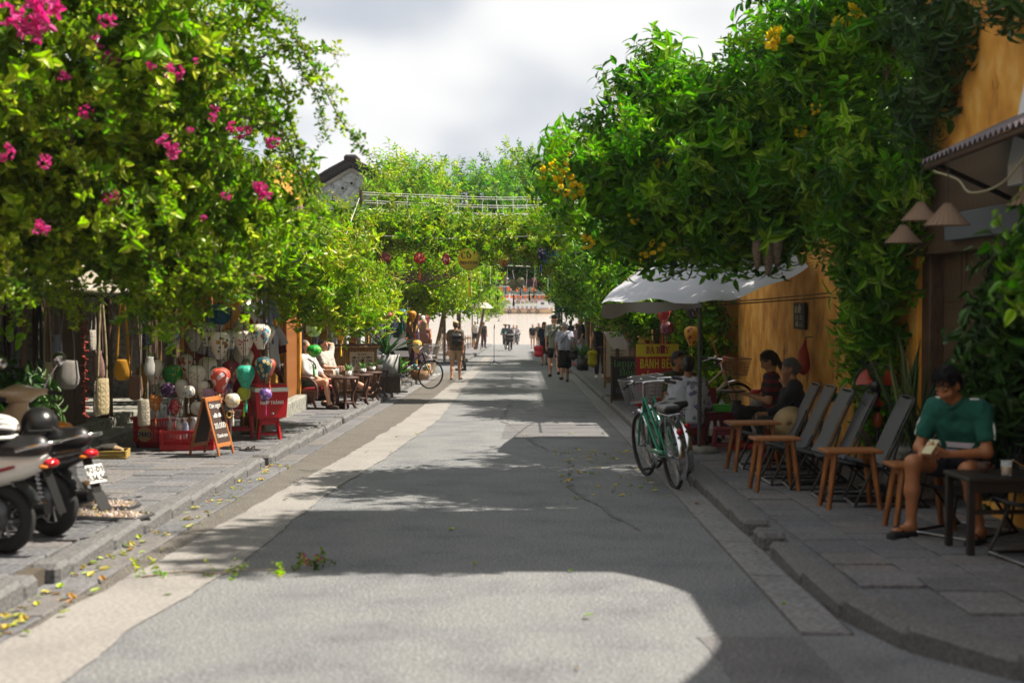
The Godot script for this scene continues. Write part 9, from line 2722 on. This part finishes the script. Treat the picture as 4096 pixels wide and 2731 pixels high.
	carried_bag("bulky black bag strapped to the hooded rider's handlebar", P(-0.76, 1.12, 87.25), 0.5, 0.55, mats["black_plastic"], "front_bag")
	var mb := scooter("motor_scooter", "black motor scooter driving through the flooded street end", P(-0.42, -0.02, 118.5), 3, hx("17171b"), "black", hx("151517"), false, false)
	mb.set_meta("group", "")
	var rd := sit_pose(1.0, 0.74, 0.05, 0.45)
	for n in ["l", "r"]:
		var s := 1.0 if n == "l" else -1.0
		rd["el" + n] = V(s * 0.27, 1.02, 0.3)
		rd["wr" + n] = V(s * 0.28, 1.0, 0.56)
		rd["an" + n] = V(s * 0.12, 0.38, 0.55)
		rd["to" + n] = V(s * 0.13, 0.33, 0.7)
	person("person in a white shirt and grey cap driving the motor scooter", P(-0.42, -0.02, 118.4), 3, rd, 1.0, {"skin": "9a6e52", "shirt": cloth("shirt_scooter", hx("b0a8a8")), "sleeve": 1.8, "legs": cloth("trousers_scooter", hx("26262c")), "hair": "14100e", "cap": "5a5c60", "shoes": mats["rubber"], "cell": 0.034, "fine": 0.028})
# ---------------------------------------------------------------- boat, flags, light strings, small street things
func river_boat() -> void:
	var wy := P(0, 0, 118.0).y
	var o := thing("river_boat", "wooden river tour boat with a white cabin and tyre fenders", "boat", V(0.9, wy, -327), 0)
	var cream := mt("hull_cream", hx("b39a70"), 0.6)
	var red := mt("trim_red", hx("a0502e"), 0.6)
	var wht := mt("cabin_white", hx("cfd4da"), 0.6)
	var sec := func(u: float, v: float) -> Vector3:
		var x := lerpf(-7.2, 6.2, u)
		var bow := smoothstep(0.0, 0.22, u) * (1.0 - 0.35 * smoothstep(0.8, 1.0, u))
		var a := (v - 0.5) * PI
		var sheer := 1.0 + 0.75 * pow(1.0 - smoothstep(0.0, 0.3, u), 2.0) + 0.25 * smoothstep(0.75, 1.0, u)
		return V(x, sheer - (1.3 + sheer - 1.0) * pow(cos(a), 0.6) * smoothstep(0.0, 0.1, u + 0.02), sin(a) * 1.5 * bow)
	part(o, "hull", grid_mesh(sec, 40, 14), cream)
	for sg in [0.0, 1.0]:
		var pts := []
		for i in 30:
			pts.append(sec.call(i / 29.0, sg) + V(0, 0.02, 0))
		part(o, "gunwale", tube(pts, 0.09, 6), red)
	part(o, "bow_panel", grid_mesh(func(u, v): var p: Vector3 = sec.call(0.06 + u * 0.2, 0.93 - v * 0.05); return p + V(0, 0, 0.05), 8, 3), mt("bow_green", hx("24503a"), 0.6))
	bx(o, "deck", V(0.3, 0.85, 0), V(11.5, 0.08, 2.2), mats["bamboo"])
	bx(o, "roof", V(0.2, 3.0, 0), V(10.8, 0.12, 2.9), red, 0.03)
	bx(o, "roof_deck", V(0.6, 3.1, 0), V(9.8, 0.08, 2.5), wht)
	part(o, "roof_rail", tube([V(-4, 3.4, 1.3), V(5.4, 3.4, 1.3)], 0.04, 6), red)
	for i in 9:
		part(o, "rail_post", tube([V(-4 + i * 1.17, 3.05, 1.3), V(-4 + i * 1.17, 3.4, 1.3)], 0.03, 5), red)
	bx(o, "stern_cabin", V(4.1, 1.95, 0), V(2.8, 2.0, 2.4), wht, 0.03)
	bx(o, "cabin_window", V(3.8, 2.35, 1.21), V(0.8, 0.55, 0.06), mats["iron"])
	bx(o, "sign_board", V(-3.9, 3.35, 0.6), V(1.6, 0.5, 0.1), wht)
	for i in 8:
		var x := -4.3 + i * 1.0
		for sg in [-1, 1]:
			bx(o, "cabin_post", V(x, 1.95, sg * 1.18), V(0.12, 2.0, 0.1), wht)
		if i < 7:
			bx(o, "side_rail", V(x + 0.5, 1.35, 1.18), V(0.88, 0.1, 0.06), wht)
			bx(o, "seat", V(x + 0.5, 1.25, 0.3), V(0.45, 0.75, 0.5), red if i % 2 else mats["iron"])
			part(o, "paper_lantern", lathe([[0.0, 0.25], [0.12, 0.22], [0.16, 0.0], [0.12, -0.22], [0.0, -0.25]], 10), mt("lamp_paper", hx("c0a850"), 0.7), V(x + 0.5, 2.6, 0.9))
	for x in [-3.7, -1.6, 0.7, 2.6]:
		var t := TorusMesh.new()
		t.outer_radius = 0.45
		t.inner_radius = 0.24
		part(o, "tyre_fender", t, mats["rubber"], V(x, 0.42, 1.62), V(90, 0, 0))
func flags_and_strings() -> void:
	rng.seed = 131
	for row in [[100.0, 4.3, 8, 0.27, "nearer"], [112.0, 3.97, 14, 0.21, "farther"]]:
		var d: float = row[0]
		var w := at_zero("flag_line", "%s line stretched across the street end" % row[4], "line")
		part(w, "cord", tube([P(-3.5, row[1] + 0.05, d), P(0, row[1], d), P(3.5, row[1] + 0.05, d)], 0.012, 4), mats["wire_white"])
		for sg in [-3.5, 3.5]:
			part(w, "pole", tube([P(sg, -0.3, d), P(sg, row[1] + 0.1, d)], 0.05, 6), mt("pole_green", hx("1f3a34"), 0.6))
		var n: int = row[2]
		for i in n:
			var x := lerpf(-2.67, 1.37 if n == 8 else 2.1, i / float(n - 1))
			var f := thing("paper_flag", "small orange-red flag with a yellow emblem on the %s line" % row[4], "flag", P(x, row[1] - 0.01, d), rr(-25, 25), "flags on the %s line" % row[4])
			var s: float = row[3]
			part(f, "cloth", grid_mesh(func(u, v): return V((u - 0.5) * s, -v * s * 1.1, 0.04 * sin(u * 6.0 + v * 2.0)), 6, 4), mt("flag_red", hx("d83a14"), 0.8, 0.0, {"backlight_enabled": true, "backlight": Color(0.8, 0.5, 0.3)}))
			var star := PackedVector2Array()
			for k in 10:
				var r := s * (0.2 if k % 2 == 0 else 0.085)
				star.append(Vector2(sin(TAU * k / 10), cos(TAU * k / 10)) * r)
			part(f, "emblem", prism(star, 0.01), mt("flag_yellow", hx("e0b020"), 0.8), V(0, -s * 0.55, 0.045))
	# curtain of fairy lights on a wire frame
	var l := at_zero("light_curtain", "white wire frame hung with unlit fairy light strings", "string lights")
	for q in [[5.15, 38.0], [5.1, 38.1], [4.98, 38.6], [4.93, 38.7], [4.82, 39.4], [4.8, 39.5]]:
		part(l, "span_wire", tube(smooth_path([P(-4.3, q[0], q[1]), P(-2.0, q[0] - 0.1, q[1]), P(0.0, q[0] - 0.14, q[1]), P(2.4, q[0] - 0.02, q[1])], 5), 0.007, 4), mats["wire_white"])
	for i in 44:
		var x := -3.9 + i * 0.135 + rr(-.04, .04)
		var dd: float = [38.0, 38.6, 39.4][i % 3]
		var top: float = [5.05, 4.88, 4.7][i % 3]
		var len_ := rr(0.5, 1.2)
		var pts := []
		for k in 7:
			pts.append(P(x + rr(-.02, .02), top - len_ * k / 6.0, dd))
		part(l, "light_string", tube(pts, 0.008, 4), mats["wire_white"])
	part(l, "post", tube([P(-4.3, 2.6, 38.0), P(-4.3, 5.2, 38.0)], 0.05, 6), mats["dark_wood"])
	part(l, "post", tube([P(2.4, 2.0, 38.6), P(2.4, 5.2, 38.6)], 0.05, 6), mats["dark_wood"])
	var l2 := at_zero("light_curtain", "second row of icicle light strings below the vine pergola", "string lights")
	part(l2, "span_wire", tube([P(-1.4, 2.95, 31.2), P(1.0, 2.85, 31.2), P(2.0, 2.95, 31.2)], 0.01, 4), mats["wire_white"])
	for i in 15:
		var x := -1.3 + i * 0.19 + rr(-.07, .07)
		part(l2, "light_string", tube([P(x, 2.92, 31.2), P(x + rr(-.03, .03), 2.75, 31.2), P(x + rr(-.03, .03), 2.92 - rr(0.15, 0.6), 31.2)], 0.004, 4), mats["wire_white"])
	var cb := at_zero("overhead_cable", "dark cable slanting down from the tiled roof to the vine", "cable")
	part(cb, "cable", tube([P(-5.1, 4.35, 27), P(-4.1, 3.75, 29), P(-3.3, 3.2, 30)], 0.022, 6), mats["wire_black"])
	for q in [[-3.2, 4.1, 28, -3.6, 2.6, 27], [-4.4, 4.3, 26, -5.0, 3.4, 26]]:
		part(cb, "stay_wire", tube([P(q[0], q[1], q[2]), P(q[3], q[4], q[5])], 0.008, 4), mats["wire_white"])
func odds() -> void:
	rng.seed = 141
	# microphone stand on the road
	var m := thing("microphone_stand", "thin black microphone stand on its tripod in the road", "stand", P(-1.12, 0.0, 57.0))
	part(m, "pole", tube([V(0, 0.1, 0), V(0, 1.5, 0)], 0.012, 6), mats["iron"])
	part(m, "holder", tube([V(0, 1.45, 0), V(0.02, 1.62, 0)], 0.022, 6), mats["iron"])
	for k in 3:
		var a := TAU * k / 3 + 0.3
		part(m, "foot", tube([V(0, 0.18, 0), V(cos(a) * 0.28, 0.01, sin(a) * 0.28)], 0.012, 6), mats["iron"])
	potted("leafy shrub in a black nursery pot on the right kerb", P(2.0, WALK, 47.0), 0.24, 0.4, mats["black_plastic"], 34, 0.6, 0.1, Color(0.06, 0.16, 0.04), false, 1.3)
	var pr := thing("food_umbrella", "small white stall umbrella on the left bank", "umbrella", P(-2.45, WALK, 84.0))
	part(pr, "pole", tube([V(0, 0, 0), V(0.2, 2.6, 0)], 0.02, 6), mats["iron"])
	part(pr, "canopy", lathe([[0.0, 2.9], [0.4, 2.8], [0.75, 2.5], [0.73, 2.48], [0.0, 2.8]], 8, false), mt("umbrella_white", hx("c0bab0"), 0.8, 0.0, {"backlight_enabled": true, "backlight": Color(0.4, 0.4, 0.4)}))
	for k in 5:
		var bp := thing("lamp_post", "slim dark green post along the right bank", "post", P(1.95 + k * 0.12, WALK, 70 + k * 8.5), 0, "green posts along the right bank")
		part(bp, "shaft", tube([V(0, 0, 0), V(0, 3.4, 0)], [0.06, 0.045], 8), mt("pole_green", hx("1f3a34"), 0.6))
		part(bp, "finial", lathe([[0.0, 0.12], [0.06, 0.06], [0.05, 0.0], [0.0, 0.0]], 10), mats["pole_green"], V(0, 3.4, 0))
	for q in [["low wooden fence of the left bank garden", P(-4.2, WALK, 88.0)], ["second low wooden fence beyond the first", P(-4.0, WALK, 95.0)]]:
		var f := thing("low_fence", q[0], "fence", q[1], 10)
		for i in 12:
			bx(f, "picket", V(-0.9 + i * 0.16, 0.4, 0), V(0.05, 0.8, 0.03), mats["bamboo"])
		for y in [0.25, 0.65]:
			bx(f, "rail", V(0, y, 0.03), V(1.9, 0.05, 0.03), mats["bamboo"])
	bicycle("blue bicycle parked on the right pavement near the conical hat", P(2.45, WALK, 64.0), 150, mt("bike_blue", hx("1f5a80"), 0.35), "", 3.0)
	# fallen branch
	var b := at_zero("fallen_branch", "fallen bougainvillea branch lying across the pale road strip", "branch")
	var xf := []
	var cc := []
	var st := st_new()
	var path := [P(-2.4, 0.014, 8.9), P(-2.15, 0.03, 9.0), P(-1.95, 0.025, 8.95), P(-1.75, 0.04, 9.0), P(-1.5, 0.02, 9.15), P(-1.3, 0.03, 9.3), P(-1.42, 0.04, 9.4)]
	shoot(xf, cc, st, path.slice(0, 6), T.boug, 0.006, 0.2, 0.45, 0.8)
	for i in 22:
		var a: Vector3 = [P(-1.88, 0.03, 8.95), P(-1.42, 0.03, 9.2), P(-1.6, 0.02, 9.08), P(-1.32, 0.03, 9.35), P(-2.38, 0.03, 8.92)][i % 5]
		xf.append(aim(a + V(rr(-.07, .07), rr(0, .03), rr(-.07, .07)), rv(1) + V(0, 0.3, 0), rr(0.28, 0.5)))
		cc.append(pick_col(T.boug))
	part(b, "twig", done(st), mats["bark"])
	multi(b, "leaves", T.sp_boug, mats["leaf"], xf, cc, true)
	for q in [P(-1.35, 0.06, 9.35), P(-1.4, 0.05, 9.25), P(-1.48, 0.04, 9.55)]:
		part(b, "blossom", flower_ball(5, 0.025, 0.022, 3), mats["pink_bract"], q)
	# litter of leaves and petals
	var lf := st_new()
	add_leaf(lf, Vector3.ZERO, Vector3.RIGHT, Vector3.UP, 0.07, 0.045, 0.3, -0.15)
	var one := done(lf)
	for q in [["fallen_leaves", "yellow green leaves gathered along the left kerb", "leaves", [Color(0.42, 0.46, 0.04), Color(0.3, 0.42, 0.03), Color(0.4, 0.2, 0.04), Color(0.45, 0.36, 0.05)], 170, 0], ["fallen_petals", "yellow petals scattered on the road beside the green bicycle", "petals", [Color(0.75, 0.5, 0.02), Color(0.7, 0.55, 0.04), Color(0.2, 0.35, 0.03)], 90, 1], ["stray_leaves", "single stray leaves scattered over the road and the right gutter", "leaves", [Color(0.4, 0.42, 0.03), Color(0.3, 0.16, 0.05), Color(0.25, 0.4, 0.04)], 36, 2]]:
		var o := at_zero(q[0], q[1], q[2])
		o.set_meta("kind", "stuff")
		xf = []
		cc = []
		for i in q[4]:
			var p := P(-2.84 + absf(rng.randfn()) * 0.13, 0.026, 7.2 + pow(rng.randf(), 1.6) * 9.0)
			if q[5] == 1:
				p = P(0.4 + rng.randf() * 1.0, 0.008, 13.0 + rng.randf() * 5.5)
			elif q[5] == 2:
				p = P(rr(-2.3, 1.65), 0.012, rr(6.5, 28))
				if i % 3 == 0:
					p = P(rr(1.46, 1.68), 0.028, rr(7.4, 24))
			var y := V(rr(-.25, .25), 1, rr(-.25, .25)).normalized()
			var x := y.cross(V(rr(-1, 1), 0, rr(-1, 1))).normalized()
			xf.append(Transform3D(Basis(x, y, x.cross(y)).scaled(Vector3.ONE * rr(0.5, 1.1)), p))
			cc.append(pick_col(q[3]))
		multi(o, "pieces", one, mats["dull_leaf"], xf, cc, true)
func _ready() -> void:
	rng.seed = 1
	light_and_camera()
	make_textures()
	ground()
	houses_left()
	houses_right()
	far_shore()
	houses_behind()
	greens()
	lanterns()
	bags()
	scooters()
	stall()
	cafe()
	food_stall()
	people()
	river_boat()
	flags_and_strings()
	odds()
